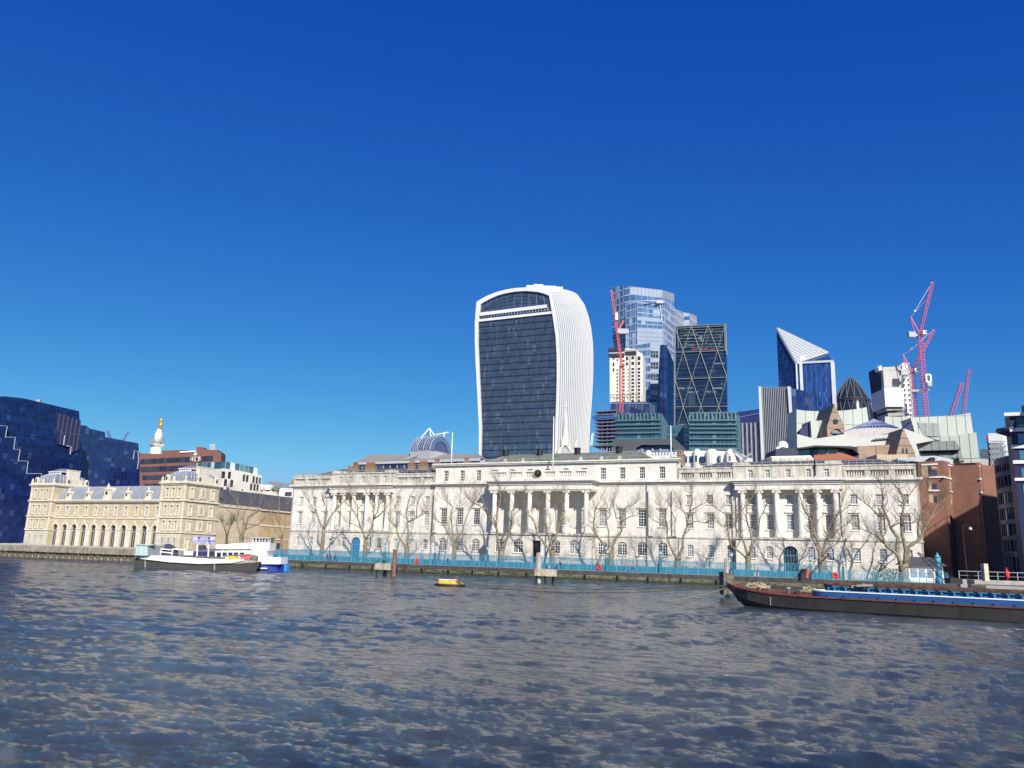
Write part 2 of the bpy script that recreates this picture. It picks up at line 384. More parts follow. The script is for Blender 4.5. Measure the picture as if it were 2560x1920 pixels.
# ================================================================== river wall and promenade (customs house frontage)
w = thing('river_wall', 'mossy granite river wall below the blue railings', 'river wall', fw(66, 21, 0), FROT)
QS0, QS1 = -19.0, 158.0
def lw(s): return s - 66
QW = coursed('quay_granite', (.17, .165, .115), 1.5, .45, .02, .35, .6, .85, streak=.3)
QM = mat('wet_weed', (.035, .045, .018), .7, var=.4, scale=1.5)
b = MB(); b.box(lw(QS0), lw(QS1), -.6, .02, -2.5, .93); b.build('wall_face', QW, w, local=True)
b = MB(); b.box(lw(QS0), lw(QS1), -.68, -.6, -2.5, .26); b.build('weed_band', QM, w, local=True)
b = MB(); b.box(lw(QS0), lw(QS1), -.66, .4, .93, 1.62); b.build('coping', mat('dark_coping', (.075, .07, .068), .85, var=.3, scale=1.2, streak=.2), w, local=True)
for s in (60.9, 66.6, 72.6, 78.7, 91, 97.5, 103.4, 109.6, 116, 122.3, 54.5, 48.3, 42, 36, 29.5, 23):
    b = MB(); b.box(-.13, .13, -.32, 0, -2, .93); b.build('fender_timber', BLACK, w, local=True, loc=(lw(s), -.62, 0))

for s in (50.5, 81.5, 107.5):
    b = MB()
    for dx in (-.22, .22): b.bar((dx, -.75, -1), (dx, -.75, 1.62), .06)
    for k in range(9): b.bar((-.22, -.75, -.6 + k * .25), (.22, -.75, -.6 + k * .25), .04)
    b.build('ladder', mat('ladder_rust', (.10, .07, .05), .8, var=.3), w, local=True, loc=(lw(s), 0, 0))
random.seed(31); b = MB()
for _ in range(420):
    s = random.uniform(0, 128); z = random.uniform(.0, .75) ** 1.3; a = random.uniform(.15, .7); c = Vector((lw(s), -.64 if z < .26 else -.61, z)); b.lathe((c.x, c.y - .03, c.z - .1), [(.02, 0), (a * .5, .06), (a * .35, .16), (.03, .24)], 5, sy=.14)
b.build('weed_tufts', mat('weed_green', (.075, .085, .028), .9, var=.5, scale=2), w, local=True)
b = MB()
for k in range(5):
    s = 50 + k * 6.1; P = [(lw(s + 6.1 * t), -.72, .85 - .35 * 4 * t * (1 - t)) for t in (0, .2, .4, .6, .8, 1)]; b.tube(P, .03, 4)
b.build('hanging_chain', BLACK, w, local=True)

# ================================================================== customs house
CH = front('customs_house', 'long pale stone customs house with pillared portico and clock facing the river', 'historic building', 74, 0, 1.55)
def P_(name, mb, m, parent=CH, smooth=False): # local coordinates: x = s-74, z above 1.55
    mb.v = [(x - 74, y, z - 1.55) for x, y, z in mb.v]; return mb.build(name, m, parent, smooth, local=True)
DEP = 32
def split_x(name, mb, m, cuts, parent=None, smooth=False, ax=0, fn=None):
    cuts = sorted(cuts); groups = {}
    for f, u_ in zip(mb.f, mb.uv):
        c = sum(mb.v[i][ax] for i in f) / len(f); k = sum(1 for q in cuts if c > q); groups.setdefault(k, []).append((f, u_))
    for k in sorted(groups):
        b = MB(); mp = {}
        for f, u_ in groups[k]:
            nf = []
            for i in f:
                if i not in mp: mp[i] = len(b.v); b.v.append(mb.v[i])
                nf.append(mp[i])
            b.f.append(nf); b.uv.append(u_); b.mi.append(0)
        (fn or P_)(name, b, m, **({'smooth': True} if smooth else {}))
winL_x = [3.1, 7.4, 11.3]; winL2 = [33.5, 37.7, 41.9]; colL = [14.65, 17.45, 20.65, 24.75, 27.75, 30.9]; bayL = [15.7, 19.0, 22.75, 26.5, 29.6]
winR_x = [106.4, 110.7, 114.6]; winR2 = [138.6, 143.2, 147.6]; colR = [117.6, 120.9, 124.3, 128.8, 132.1, 135.4]; bayR = [119.2, 122.6, 126.6, 130.5, 133.9]
cenx = [47.0 + 4.47 * i for i in range(13)]
OPEN = []   # (kind, x, y)
def rop(x, w, z0, z1, rise=0): return (x - w / 2, x + w / 2, z0, z1, rise)
wg, wt = MB(), MB()
# wings: ground floor and upper floors
for (x0, x1, wa, wb, cols, bays) in ((0, 44.2, winL_x, winL2, colL, bayL), (104.0, 150.2, winR_x, winR2, colR, bayR)):
    c0, c1 = cols[0] - 1.5, cols[-1] + 1.3
    for a, bb, xs, yy in ((x0, c0, wa, 0), (c1, x1, wb, 0)):
        holed(wg, a, bb, 1.55, 8.75, yy, [rop(x, 1.35, 5.05, 7.5, .25) for x in xs])
        holed(wt, a, bb, 8.75, 20.2, yy, [rop(x, 1.5, 10.85, 13.9) for x in xs] + [rop(x, 1.3, 15.95, 17.85) for x in xs])
        for x in xs: OPEN += [('g', x, yy), ('1', x, yy), ('2', x, yy)]
    # projecting ground floor under the columns
    door = bays[2]
    holed(wg, c0, c1, 1.55, 8.75, -1.7, [rop(x, 1.35, 5.05, 7.5, .25) for x in bays if x != door] + [(door - 1.35, door + 1.35, 1.6, 7.6, .9)])
    for x in bays:
        if x != door: OPEN.append(('g', x, -1.7))
    wg.quad((c0, 0, 1.55), (c0, -1.7, 1.55), (c0, -1.7, 8.75), (c0, 0, 8.75)); wg.quad((c1, -1.7, 1.55), (c1, 0, 1.55), (c1, 0, 8.75), (c1, -1.7, 8.75))
    holed(wt, c0, c1, 8.75, 19.2, .5, [rop(x, 1.45, 10.85, 13.9) for x in bays] + [rop(x, 1.25, 15.95, 17.85) for x in bays])
    for x in bays: OPEN += [('1', x, .5), ('2', x, .5)]
    # returns behind the columns and entablature block
    wt.box(c0, c0 + .5, -.35, .5, 8.75, 19.2); wt.box(c1 - .5, c1, -.35, .5, 8.75, 19.2)
# centre block
holed(wg, 44.2, 104.0, 1.55, 8.75, -.45, [rop(x, 2.1, 5.0, 7.8, .5) for i, x in enumerate(cenx) if i not in (3, 4, 5, 6, 7, 8)])
holed(wt, 44.2, 104.0, 8.75, 20.2, -.45, [rop(x, 1.7, 11.1, 14.7) for x in cenx])
holed(wt, 44.2, 104.0, 21.0, 25.15, -.25, [rop(x, 1.3, 21.45, 24.0) for x in cenx])
for i, x in enumerate(cenx):
    if i not in (3, 4, 5, 6, 7, 8): OPEN.append(('G', x, -.45))
    OPEN += [('C', x, -.45), ('A', x, -.25)]
for x in (44.2, 104.0):     # side returns of the centre block
    wt.quad((x, 0 if x < 50 else -.45, 8.75), (x, -.45 if x < 50 else 0, 8.75), (x, -.45 if x < 50 else 0, 25.15), (x, 0 if x < 50 else -.45, 25.15))
# projecting end bays of the centre block
for a, bb in ((44.2, 49.3), (97.6, 104.0)):
    for xx in (a + .15, bb - 1.15): wt.box(xx, xx + 1.0, -.95, -.46, 9.1, 18.9)
# portico ground floor and side walls
px0, px1, py = 60.9, 86.2, -5.0
pb = [64.5, 69.0, 73.4, 77.9, 82.4]
holed(wg, px0, px1, 1.55, 8.75, py, [rop(x, 2.3, 4.9, 7.8, .5) for x in pb if x != 73.4] + [(72.5, 74.5, 1.6, 7.6)], .5)
for x in pb:
    if x != 73.4: OPEN.append(('P', x, py))
wg.quad((px0, -.4, 1.55), (px0, py, 1.55), (px0, py, 8.75), (px0, -.4, 8.75)); wg.quad((px1, py, 1.55), (px1, -.4, 1.55), (px1, -.4, 8.75), (px1, py, 8.75))
# body behind (roof deck, flanks and back)
wt.box(0, 44.2, 1.3, DEP, 1.55, 21.0); wt.box(104.0, 150.2, 1.3, DEP, 1.55, 21.0); wt.box(44.2, 104.0, .6, DEP, 1.55, 25.1)
wt.box(149.8, 150.2, 0.0, 1.3, 1.55, 20.2); wt.box(0, .4, 0.0, 1.3, 1.55, 20.2)
P_('ground_storey', wg, [STONE_R]); P_('upper_wall', wt, [STONE])
# gable end walls of the two wings flush with the facade
# string course, cornice, parapets
def band(mb, x0, x1, y, z0, z1, back=.5): mb.box(x0, x1, y, back, z0, z1)
st = MB()
for (x0, x1, y) in ((-.15, 13.1, -.15), (32.4, 44.2, -.15), (44.0, 60.9, -.62), (86.2, 104.2, -.62), (104.0, 116.0, -.15), (136.8, 150.35, -.15)):
    band(st, x0, x1, y, 8.78, 9.1, .54)
for c0, c1 in ((13.0, 32.4), (115.9, 136.9)): st.box(c0, c1, -1.95, .48, 8.8, 9.22)
st.box(60.6, 86.5, -5.3, -.4, 8.8, 9.2)
P_('string_course', st, TRIM_D)
cn = MB()
def cornice(x0, x1, y, zb=20.2, h=.8, pr=.75, back=.6):
    cn.box(x0 - .05, x1 + .05, y - .12, back, zb - .38, zb - .12)
    cn.box(x0 - pr * .5, x1 + pr * .5, y - pr * .5, back, zb, zb + h * .45)
    cn.box(x0 - pr, x1 + pr, y - pr, back, zb + h * .45, zb + h)
cornice(0, 44.1, 0); cornice(104.1, 150.2, 0); cornice(44.3, 103.9, -.45, 20.25, .82, .8)
for c0, c1 in ((13.2, 32.3), (116.1, 136.7)): cornice(c0, c1, -1.5, 20.15, .83, .7, .1)
cornice(61, 86.1, -4.75, 20.3, .86, .8, -.9)
cn.box(43.7, 104.5, -.8, .3, 25.15, 25.42); cn.box(43.5, 104.7, -1.0, .3, 25.42, 25.72)
P_('cornice', cn, TRIM)
en = MB()
for c0, c1 in ((13.2, 32.3), (116.1, 136.7)):
    en.box(c0, c1, -1.5, .45, 18.75, 19.15); en.box(c0 + .06, c1 - .06, -1.42, .45, 19.15, 20.13)
en.box(61.0, 86.1, -4.75, -.4, 18.85, 19.35); en.box(61.08, 86.02, -4.66, -.4, 19.35, 20.28)
split_x('entablature', en, STONE, [50, 100])
pa = MB(); bal = MB()
def baluster(mb, x, y, z, h=1.05):
    mb.lathe((x, y, z), [(.1, 0), (.1, .1), (.06, .16), (.14, .38), (.07, .75), (.1, .9), (.1, h)], 6)
def balustrade(x0, x1, y, z, bays, step=.42):
    L = (x1 - x0) / bays
    for i in range(bays):
        a = x0 + i * L + .55; e = x0 + (i + 1) * L - .55; n = int((e - a) / step)
        for k in range(n + 1): baluster(bal, a + (e - a) * k / n, y, z)
        pa.box(x0 + i * L, x0 + i * L + .5, y - .22, y + .22, z, z + 1.06); pa.box(x0 + (i + 1) * L - .5, x0 + (i + 1) * L, y - .22, y + .22, z, z + 1.06)
for x0, x1 in ((0.3, 12.8), (32.6, 43.9), (104.2, 115.6), (137.0, 149.9)):
    pa.box(x0, x1, -.35, .5, 21.02, 21.5); balustrade(x0, x1, -.05, 21.5, 3); pa.box(x0, x1, -.38, .35, 22.56, 22.85); pa.box(x0, x1, -.3, .4, 22.85, 23.35); pa.box(x0 - .05, x1 + .05, -.42, .45, 23.35, 23.6)
    pa.box(x0, x1, .33, .45, 21.5, 22.56)
split_x('parapet', pa, TRIM_D, [22, 50, 100, 125])
at_ = MB()
for bays, c0, c1 in ((bayL, 12.9, 32.5), (bayR, 115.7, 136.9)):
    holed(at_, c0, c1, 21.0, 23.7, -.55, [rop(x, .95, 21.25, 22.9) for x in bays]); at_.box(c0, c1, -.1, 1.2, 21, 23.68)
    at_.quad((c0, 0, 21), (c0, -.55, 21), (c0, -.55, 23.7), (c0, 0, 23.7)); at_.quad((c1, -.55, 21), (c1, 0, 21), (c1, 0, 23.7), (c1, -.55, 23.7))
    for x in bays: OPEN.append(('a', x, -.55))
    at_.box(c0 - .1, c1 + .1, -.75, 1.2, 23.7, 23.95)
    for xa in (c0 + .2, c1 - 3.2): at_.box(xa, xa + 3.0, -.7, 1.2, 23.95, 24.5)
    for x in (bays[0] + 1.7, bays[1] + 1.6, bays[2] + 2.0, bays[3] + 1.8): at_.box(x - .6, x + .6, -1.3, -.76, 21.02, 21.4)
split_x('attic_storey', at_, TRIM_D, [74])
# portico parapet
pp = MB(); pp.box(61.3, 85.8, -4.7, -4.1, 21.17, 21.7); pp.box(61.3, 85.8, -4.7, -4.1, 22.85, 23.2); pp.box(61.9, 85.2, -4.3, -4.2, 21.7, 22.85)
for xa in (61.3, 85.2): pp.box(xa, xa + .6, -4.1, -.5, 21.17, 23.2)
pp.box(61, 86, -4.6, -.4, 21.0, 21.16)
for x in (61.3, 65.3, 69.3, 72.2, 77.4, 81.3, 84.8): pp.box(x, x + 1.0 if x != 72.2 else 74.8, -4.68, -4.12, 21.7, 22.85)
for i in range(6):
    a = [62.3, 66.3, 70.3, 74.9, 78.5, 82.4][i]; e = [65.2, 69.2, 72.1, 77.3, 81.2, 84.7][i]; n = int((e - a) / .4)
    for k in range(n + 1): baluster(bal, a + (e - a) * k / n, -4.45, 21.7, 1.15)
P_('portico_parapet', pp, TRIM)
split_x('baluster_row', bal, TRIM, [4.5, 8.6, 22, 36.4, 40.1, 50, 65.7, 69.7, 74, 77.9, 81.8, 95, 108, 111.8, 125, 141.3, 145.6], smooth=True)
# floor and soffit of the portico
so = MB(); so.box(61.1, 86.0, -4.6, -.46, 18.6, 18.84); P_('portico_ceiling', so, TRIM)
# columns
def column(x, y, z0=9.22, z1=18.75, r=.56):
    b = MB(); h = z1 - z0
    b.box(-r * 1.35, r * 1.35, -r * 1.35, r * 1.35, 0, .25)
    b.lathe((0, 0, 0), [(r * 1.28, .25), (r * 1.3, .42), (r * 1.12, .5), (r * 1.16, .62), (r, .7), (r * .985, h * .35), (r * .86, h - .75)], 20)
    c = b.build('column', TRIM, CH, True, local=True, loc=(x - 74, y, z0 - 1.55))
    k = MB(); k.lathe((0, 0, 0), [(r * .9, h - .76), (r * 1.0, h - .66), (r * .95, h - .3)], 16)
    k.box(-r * 1.15, r * 1.15, -r * 1.1, r * 1.1, h - .22, h)
    for sx in (-1, 1): k.tube([(sx * r * 1.12, -r * 1.05, h - .42), (sx * r * 1.12, r * 1.05, h - .42)], .26, 12)
    k.build('capital', TRIM, c, local=True); return c
c0_ = column(colL[0], -.9)
for x in colL[1:] + colR: copy_part(c0_, CH, (x - 74, -.9, 9.22 - 1.55))
for x in (62.3, 66.7, 71.15, 75.6, 80.1, 84.7): copy_part(c0_, CH, (x - 74, -4.0, 9.2 - 1.5))
# windows
KINDS = {'g': (1.35, 2.45, 3, 5, .25), '1': (1.5, 3.05, 3, 5, 0), '2': (1.3, 1.9, 3, 4, 0), 'G': (2.1, 2.8, 4, 5, .5), 'P': (2.3, 2.9, 4, 5, .5), 'C': (1.7, 3.6, 3, 6, 0), 'A': (1.3, 2.55, 3, 4, 0), 'a': (.95, 1.65, 2, 3, 0)}
ZB = {'g': 5.05, '1': 10.85, '2': 15.95, 'G': 5.0, 'P': 4.9, 'C': 11.1, 'A': 21.45, 'a': 21.25}
protos = {}
def window_mesh(k, pane):
    w_, h_, nc, nr, rise = KINDS[k]; b = MB(); fw_ = .09
    b.box(-w_ / 2, -w_ / 2 + fw_, 0, .1, 0, h_ - rise); b.box(w_ / 2 - fw_, w_ / 2, 0, .1, 0, h_ - rise); b.box(-w_ / 2, w_ / 2, 0, .1, 0, fw_)
    b.box(-w_ / 2, w_ / 2, 0, .1, h_ - fw_ - rise * .6, h_ - rise * .6 + .02)
    for i in range(1, nc): 
        x = -w_ / 2 + w_ * i / nc; ww = .03 if (nc != 4 or i != 2) else .08; b.box(x - ww, x + ww, .01, .08, fw_, h_ - .05)
    for j in range(1, nr):
        z = h_ * j / nr; ww = .03 if j != (nr + 1) // 2 else .055; b.box(-w_ / 2 + fw_, w_ / 2 - fw_, .012, .085, z - ww, z + ww)
    b.box(-w_ / 2 - .14, w_ / 2 + .14, -.42, -.2, -.16, .0)
    o = b.build('window', WFRAME, CH, local=True)
    p = MB(); p.box(-w_ / 2, w_ / 2, .11, .2, 0, h_); p.build('pane', pane, o, local=True); return o
random.seed(3)
for k, x, y in OPEN:
    dark = random.random() < {'A': 1.0, 'C': .35, 'g': .2, 'G': .5, 'P': .6, '1': .3, '2': .25, 'a': .1}[k]
    key = (k, dark); loc = (x - 74, y + .22, ZB[k] - 1.55)
    if key not in protos: protos[key] = window_mesh(k, PANE_D if dark else PANE_L); protos[key].location = loc
    else: copy_part(protos[key], CH, loc)
# window surrounds (hoods) on first floor
hd = MB()
for x in winL_x + winL2 + winR_x + winR2: hd.box(x - 1.0, x + 1.0, -.22, 0, 14.2, 14.42); hd.box(x - 1.0, x + 1.0, -.05, .0, 10.2, 10.72)
for x in cenx:
    if not 61 < x < 86: hd.box(x - 1.15, x + 1.15, -.72, -.45, 15.0, 15.25)
for x in bayL + bayR: hd.box(x - 1.0, x + 1.0, .25, .5, 14.25, 14.5)
for x in winL_x + winR_x + winR2 + bayL + bayR + winL2:
    yy = .5 if x in bayL + bayR else 0
    hd.box(x - .9, x + .9, yy - .08, yy, 15.72, 15.9)
P_('window_hoods', hd, TRIM)
# doors
for x, m_, lab in ((bayL[2], BLUEP, 'blue panelled door under a fanlight'), (bayR[2], BLACK, 'dark arched entrance of the east wing')):
    b = MB(); b.box(-1.3, 1.3, 0, .12, 0, 5.9); d = b.build('door', mat('door_blue', (.03, .13, .27), .5) if m_ is BLUEP else BLACK, CH, local=True, loc=(x - 74, -1.42, .08)); d['label'] = lab
    f = MB()
    for k in range(-2, 3): f.box(k * .55 - .04, k * .55 + .04, -.05, 0, 0, 5.4)
    for z in (2.6, 4.1): f.box(-1.3, 1.3, -.06, 0, z, z + .1)
    f.build('door_frame', mat('door_trim', (.10, .30, .45), .5), d, local=True)
b = MB(); b.box(-1, 1, 0, .15, 0, 6); b.build('door', BLACK, CH, local=True, loc=(73.5 - 74, -4.55, .08))
# clock above the portico
ck = MB(); ck.tube([(0, .35, 0), (0, -.25, 0)], 1.18, 32); ck.tube([(0, -.25, 0), (0, -.38, 0)], [1.18, 1.05], 32)
co = ck.build('clock', TRIM, CH, local=True, loc=(73.5 - 74, -4.85, 22.35 - 1.55))
b = MB(); b.tube([(0, -.36, 0), (0, -.41, 0)], .92, 32); b.build('clock_face', BLACK, co, local=True)
b = MB()
for k in range(12):
    a = 2 * math.pi * k / 12; b.bar((math.sin(a) * .64, -.43, math.cos(a) * .64), (math.sin(a) * .84, -.43, math.cos(a) * .84), .035, .02, up=(0, 1, 0))
for k in range(60):
    a = 2 * math.pi * k / 60; b.bar((math.sin(a) * .87, -.43, math.cos(a) * .87), (math.sin(a) * .9, -.43, math.cos(a) * .9), .012, .02, up=(0, 1, 0))
b.build('numerals', GOLD, co, local=True)
b = MB(); b.bar((0, -.45, -.1), (0, -.45, .72), .06, .02, up=(0, 1, 0)); b.bar((0, -.45, -.08), (.09, -.45, .5), .1, .02, up=(0, 1, 0)); b.build('hands', GOLD, co, local=True)
# roofs
rf = MB()
def hip(mb, x0, x1, y0, y1, z0, z1, hx, hy):
    vs = [(x0, y0, z0), (x1, y0, z0), (x1, y1, z0), (x0, y1, z0), (x0 + hx, y0 + hy, z1), (x1 - hx, y0 + hy, z1), (x1 - hx, y1 - hy, z1), (x0 + hx, y1 - hy, z1)]
    mb.add(vs, [(0, 1, 5, 4), (1, 2, 6, 5), (2, 3, 7, 6), (3, 0, 4, 7), (4, 5, 6, 7), (3, 2, 1, 0)], [[(v[0], v[1]) for v in (vs[a] for a in f)] for f in [(0, 1, 5, 4), (1, 2, 6, 5), (2, 3, 7, 6), (3, 0, 4, 7), (4, 5, 6, 7), (3, 2, 1, 0)]])
hip(rf, 53, 98.5, .9, 26, 25.3, 28.9, 6, 9)
rb = P_('main_roof', rf, LEADGREEN)
rw = MB(); hip(rw, .8, 43.5, 1.6, 30, 23.0, 26.3, 7, 9); hip(rw, 105, 149.6, 1.6, 30, 23.0, 26.0, 6, 9)
split_x('wing_roof', rw, SLATE, [74])
rm = MB()
for x in np.arange(53.4, 98.4, .9): rm.box(x, x + .07, .95, 1.05, 25.3, 25.9)
for k in range(50):
    t = k / 49; xa = 53.6 + t * 44.3; xt = min(max(xa, 59), 92.5); rm.bar((xa, 1.0, 25.36), (xt, 9.9, 28.93), .09)
P_('roof_seams', rm, mat('roof_seam', (.21, .22, .18), .7))
# roof guard rails on the wings and the centre
gr_ = MB()
for x0, x1, y, z in ((2, 43, 1.0, 23.6), (105, 149, 1.0, 23.6)):
    for zz in (.55, 1.05): gr_.bar((x0, y, z + zz), (x1, y, z + zz), .07)
    for x in np.arange(x0, x1 + .1, 1.5): gr_.bar((x, y, z - .2), (x, y, z + 1.05), .07)
for x in np.arange(45, 104, 1.8): gr_.bar((x, -.3, 25.7), (x, -.3, 26.5), .05)
gr_.bar((45, -.3, 26.5), (103.5, -.3, 26.5), .05)
P_('guard_rail', gr_, METAL)
# ornaments on attic cornice
on = MB()
for x in (63.0, 67.6, 82.0, 86.9, 91.2): on.box(x - .35, x + .35, -.8, -.3, 25.72, 26.3); on.lathe((x, -.55, 26.3), [(.36, 0), (.3, .15), (.05, .3)], 8)
P_('parapet_block', on, TRIM_D)
# chimneys
def chimney(x, y, z, w_=3.2, n=6, h=1.7):
    b = MB(); b.box(-w_ / 2, w_ / 2, -.5, .5, 0, h); b.box(-w_ / 2 - .12, w_ / 2 + .12, -.6, .6, h, h + .25)
    c = b.build('chimney', BRICKY, CH, local=True, loc=(x - 74, y, z - 1.55))
    for k in range(n):
        p = MB(); xx = -w_ / 2 + .3 + (w_ - .6) * k / max(1, n - 1); p.lathe((xx, 0, h + .25), [(.2, 0), (.17, .5), (.2, .9)], 8); p.build('chimney_pot', TERRA, c, local=True)
chimney(14.5, 6.0, 24.4, 3.4, 5, 1.0); chimney(16.5, 4.5, 24.4, 1.8, 4, 1.7); chimney(21.0, 5.0, 24.4, 3.0, 6, 1.7)
chimney(33.8, 5, 24.8, 1.8, 3, 1.5); chimney(37.2, 5, 24.8, 2.6, 5, 1.4); chimney(41.2, 5, 24.8, 1.7, 3, 1.8); chimney(104.0, 3.0, 24.5, 1.5, 3, 2.2); chimney(47.5, 9.0, 25.2, 1.5, 3, 2.0)
for x in (58.5, 67.8, 77.6, 88.0):
    b = MB(); b.lathe((0, 0, 0), [(.75, 0), (.75, 1.7), (.85, 1.75), (.85, 2.0), (.3, 2.1)], 10); b.build('roof_vent', BLACK, CH, local=True, loc=(x - 74, 9.0, 28.0 - 1.55))
# flagpoles
for x, y, z, L in ((47.0, 2.0, 25.7, 8.0), (76.3, -3.2, 21.2, 14.2), (102.2, 1.5, 25.7, 7.3)):
    b = MB(); b.tube([(0, 0, 0), (0, 0, L)], [.16, .09], 8); b.lathe((0, 0, L), [(.05, 0), (.14, .1), (.02, .25)], 8); b.build('flagpole', WHITE, CH, True, local=True, loc=(x - 74, y, z - 1.55))
# drain pipes
b = MB()
for x in (43.6, 13.2, 97.3, 115.2): b.tube([(x, -.2 if x < 44 or x > 104 else -.7, 1.7), (x, -.2 if x < 44 or x > 104 else -.7, 20.1)], .09, 6)
P_('drainpipe', b, mat('lead_pipe', (.12, .12, .13), .6))
b = MB(); b.tube([(131.8, -.8, 21.1), (131.8, -.8, 24.8)], .13, 6); b.lathe((131.8, -.8, 23.2), [(.12, 0), (.3, .25), (.12, .5)], 8); P_('rainwater_head', b, BLACK)
# ================================================================== old fish market on the left (same river front, local x = s, y away from the river)
YB = coursed('yellow_brick', (.54, .45, .31), .6, .2, .01, .14, .85, streak=.08)
CREAM = mat('cream_stone', (.66, .60, .48), .8, var=.12, scale=.9, streak=.14)
LEAD = mat('lead_roof', (.22, .235, .27), .5, var=.2, scale=.5, metal=.15)
BG = front('market_hall', 'yellow brick riverside market hall with arches and two domed corner pavilions', 'market building', -72, 0, 2.9)
def B_(name, mb, m, parent=BG, smooth=False, loc=None):
    if loc is None: mb.v = [(x + 72, y, z - 2.9) for x, y, z in mb.v]
    return mb.build(name, m, parent, smooth, local=True, loc=loc)
ax = [-92.6 + 4.33 * i for i in range(11)]
w_ = MB(); cs = MB(); rev = []
holed(w_, -93.9, -47.2, 2.9, 11.75, 0, [(x - 1.15, x + 1.15, 2.95, 9.75, 1.15) for x in ax], .6)
holed(w_, -93.9, -47.2, 11.75, 16.6, 0, [(x - .5, x + .5, 12.7, 15.2) for x in ax], .3)
w_.box(-104.5, -37.5, 2.5, 30, 2.9, 17.0)
PV = []
for (a, e, xs) in ((-104.7, -93.9, (-102.3, -99.6, -96.9)), (-47.2, -37.4, (-44.6, -42.2, -39.9))):
    g0 = [(x - .45, x + .45, 3.2, 6.3) for x in xs]; 
    holed(w_, a, e, 7.9, 12.1, -1.4, [(x - .45, x + .45, 8.6, 11.1) for x in xs], .35); holed(w_, a, e, 12.1, 17.1, -1.4, [(x - .45, x + .45, 12.9, 15.5) for x in xs], .35)
    holed(w_, a, e, 17.1, 22.0, -1.4, [(x - .45, x + .45, 17.9, 20.5) for x in xs], .35); holed(cs, a, e, 2.9, 7.9, -1.4, g0, .35)
    for x in xs: PV += [(x, -1.4, z, .9, h) for z, h in ((3.2, 3.1), (8.6, 2.5), (12.9, 2.6), (17.9, 2.6))]
    for y0, y1, xx in ((-1.4, 11.4, e),):      # river-side pavilion flank seen from the east
        w_.quad((a, y1, 2.9), (a, y0, 2.9), (a, y0, 22.0), (a, y1, 22.0))
        w_.quad((e, y0, 2.9), (e, y1, 2.9), (e, y1, 22.0), (e, y0, 22.0), [(y0, 2.9), (y1, 2.9), (y1, 22), (y0, 22)])
    w_.quad((e, 11.4, 2.9), (a, 11.4, 2.9), (a, 11.4, 22.0), (e, 11.4, 22.0))
    w_.box(a + .3, e - .3, -1.0, 11.2, 21.4, 22.0)
B_('brick_wall', w_, YB)
split_x('rusticated_base', cs, coursed('cream_rustic', (.62, .57, .46), 9, .62, .05, .1, .5), [-70], fn=lambda n_, b_, m_: B_(n_, b_, m_))
t_ = MB()
for x in ax:        # arch rings, keystones, imposts
    n = 12
    for k in range(n):
        a0 = math.pi * k / n; a1 = math.pi * (k + 1) / n; cz = 8.6
        t_.add([(x - r_ * math.cos(a), y, cz + r_ * math.sin(a)) for y in (-.16, 0.02) for a in (a0, a1) for r_ in (1.16, 1.7)],
               [(0, 2, 3, 1), (5, 7, 6, 4), (1, 3, 7, 5), (2, 0, 4, 6)])
    t_.box(x - .25, x + .25, -.34, 0, 10.2, 11.1)
for i in range(12):
    xa = ax[0] - 2.165 + 4.33 * i; h = .98 if 0 < i < 11 else .6
    t_.box(xa - h, xa + h, -.22, .02, 2.9, 8.2); t_.box(xa - h - .08, xa + h + .08, -.34, .02, 8.2, 8.62)
t_.box(-93.9, -47.2, -.2, .02, 11.55, 12.0); t_.box(-93.9, -47.2, -.25, .02, 16.1, 16.5); t_.box(-93.9, -47.2, -.7, .5, 16.5, 16.85); t_.box(-93.9, -47.2, -.95, .6, 16.85, 17.3)
for x in ax:
    for xx in (x - .78, x + .5): t_.box(xx, xx + .28, -.1, 0.02, 12.5, 15.3)
    t_.box(x - .85, x + .85, -.18, .02, 15.2, 15.6); t_.box(x - .8, x + .8, -.2, .02, 12.3, 12.55)
for a, e, xs in ((-104.7, -93.9, (-102.3, -99.6, -96.9)), (-47.2, -37.4, (-44.6, -42.2, -39.9))):
    for z, h, p in ((7.7, .35, .25), (11.9, .4, .3), (16.7, .45, .4), (21.4, .35, .3), (21.75, .45, .6)):
        t_.box(a - p, e + p, -1.4 - p, -1.38, z, z + h); t_.box(e, e + p, -1.4, 11.4 + p, z, z + h); t_.box(a - p, a, -1.4, 11.4, z, z + h)
    for x in (a, e - .7): t_.box(x, x + .7, -1.55, -1.39, 7.9, 21.4)
    for x in xs:
        for z, h in ((8.6, 2.5), (12.9, 2.6), (17.9, 2.6)):
            for xx in (x - .72, x + .46): t_.box(xx, xx + .26, -1.52, -1.39, z - .2, z + h + .1)
            t_.box(x - .8, x + .8, -1.62, -1.39, z + h, z + h + .35); t_.box(x - .75, x + .75, -1.62, -1.39, z - .35, z - .12)
    for x in (a + .3, (a + e) / 2, e - .3): t_.box(x - .28, x + .28, -1.9, -1.3, 22.2, 22.9); t_.lathe((x, -1.6, 22.9), [(.22, 0), (.34, .25), (.3, .55), (.08, .85), (.12, 1.0), (.02, 1.15)], 8)
    t_.box(a - .2, e + .2, -1.5, 11.6, 22.2, 22.5)
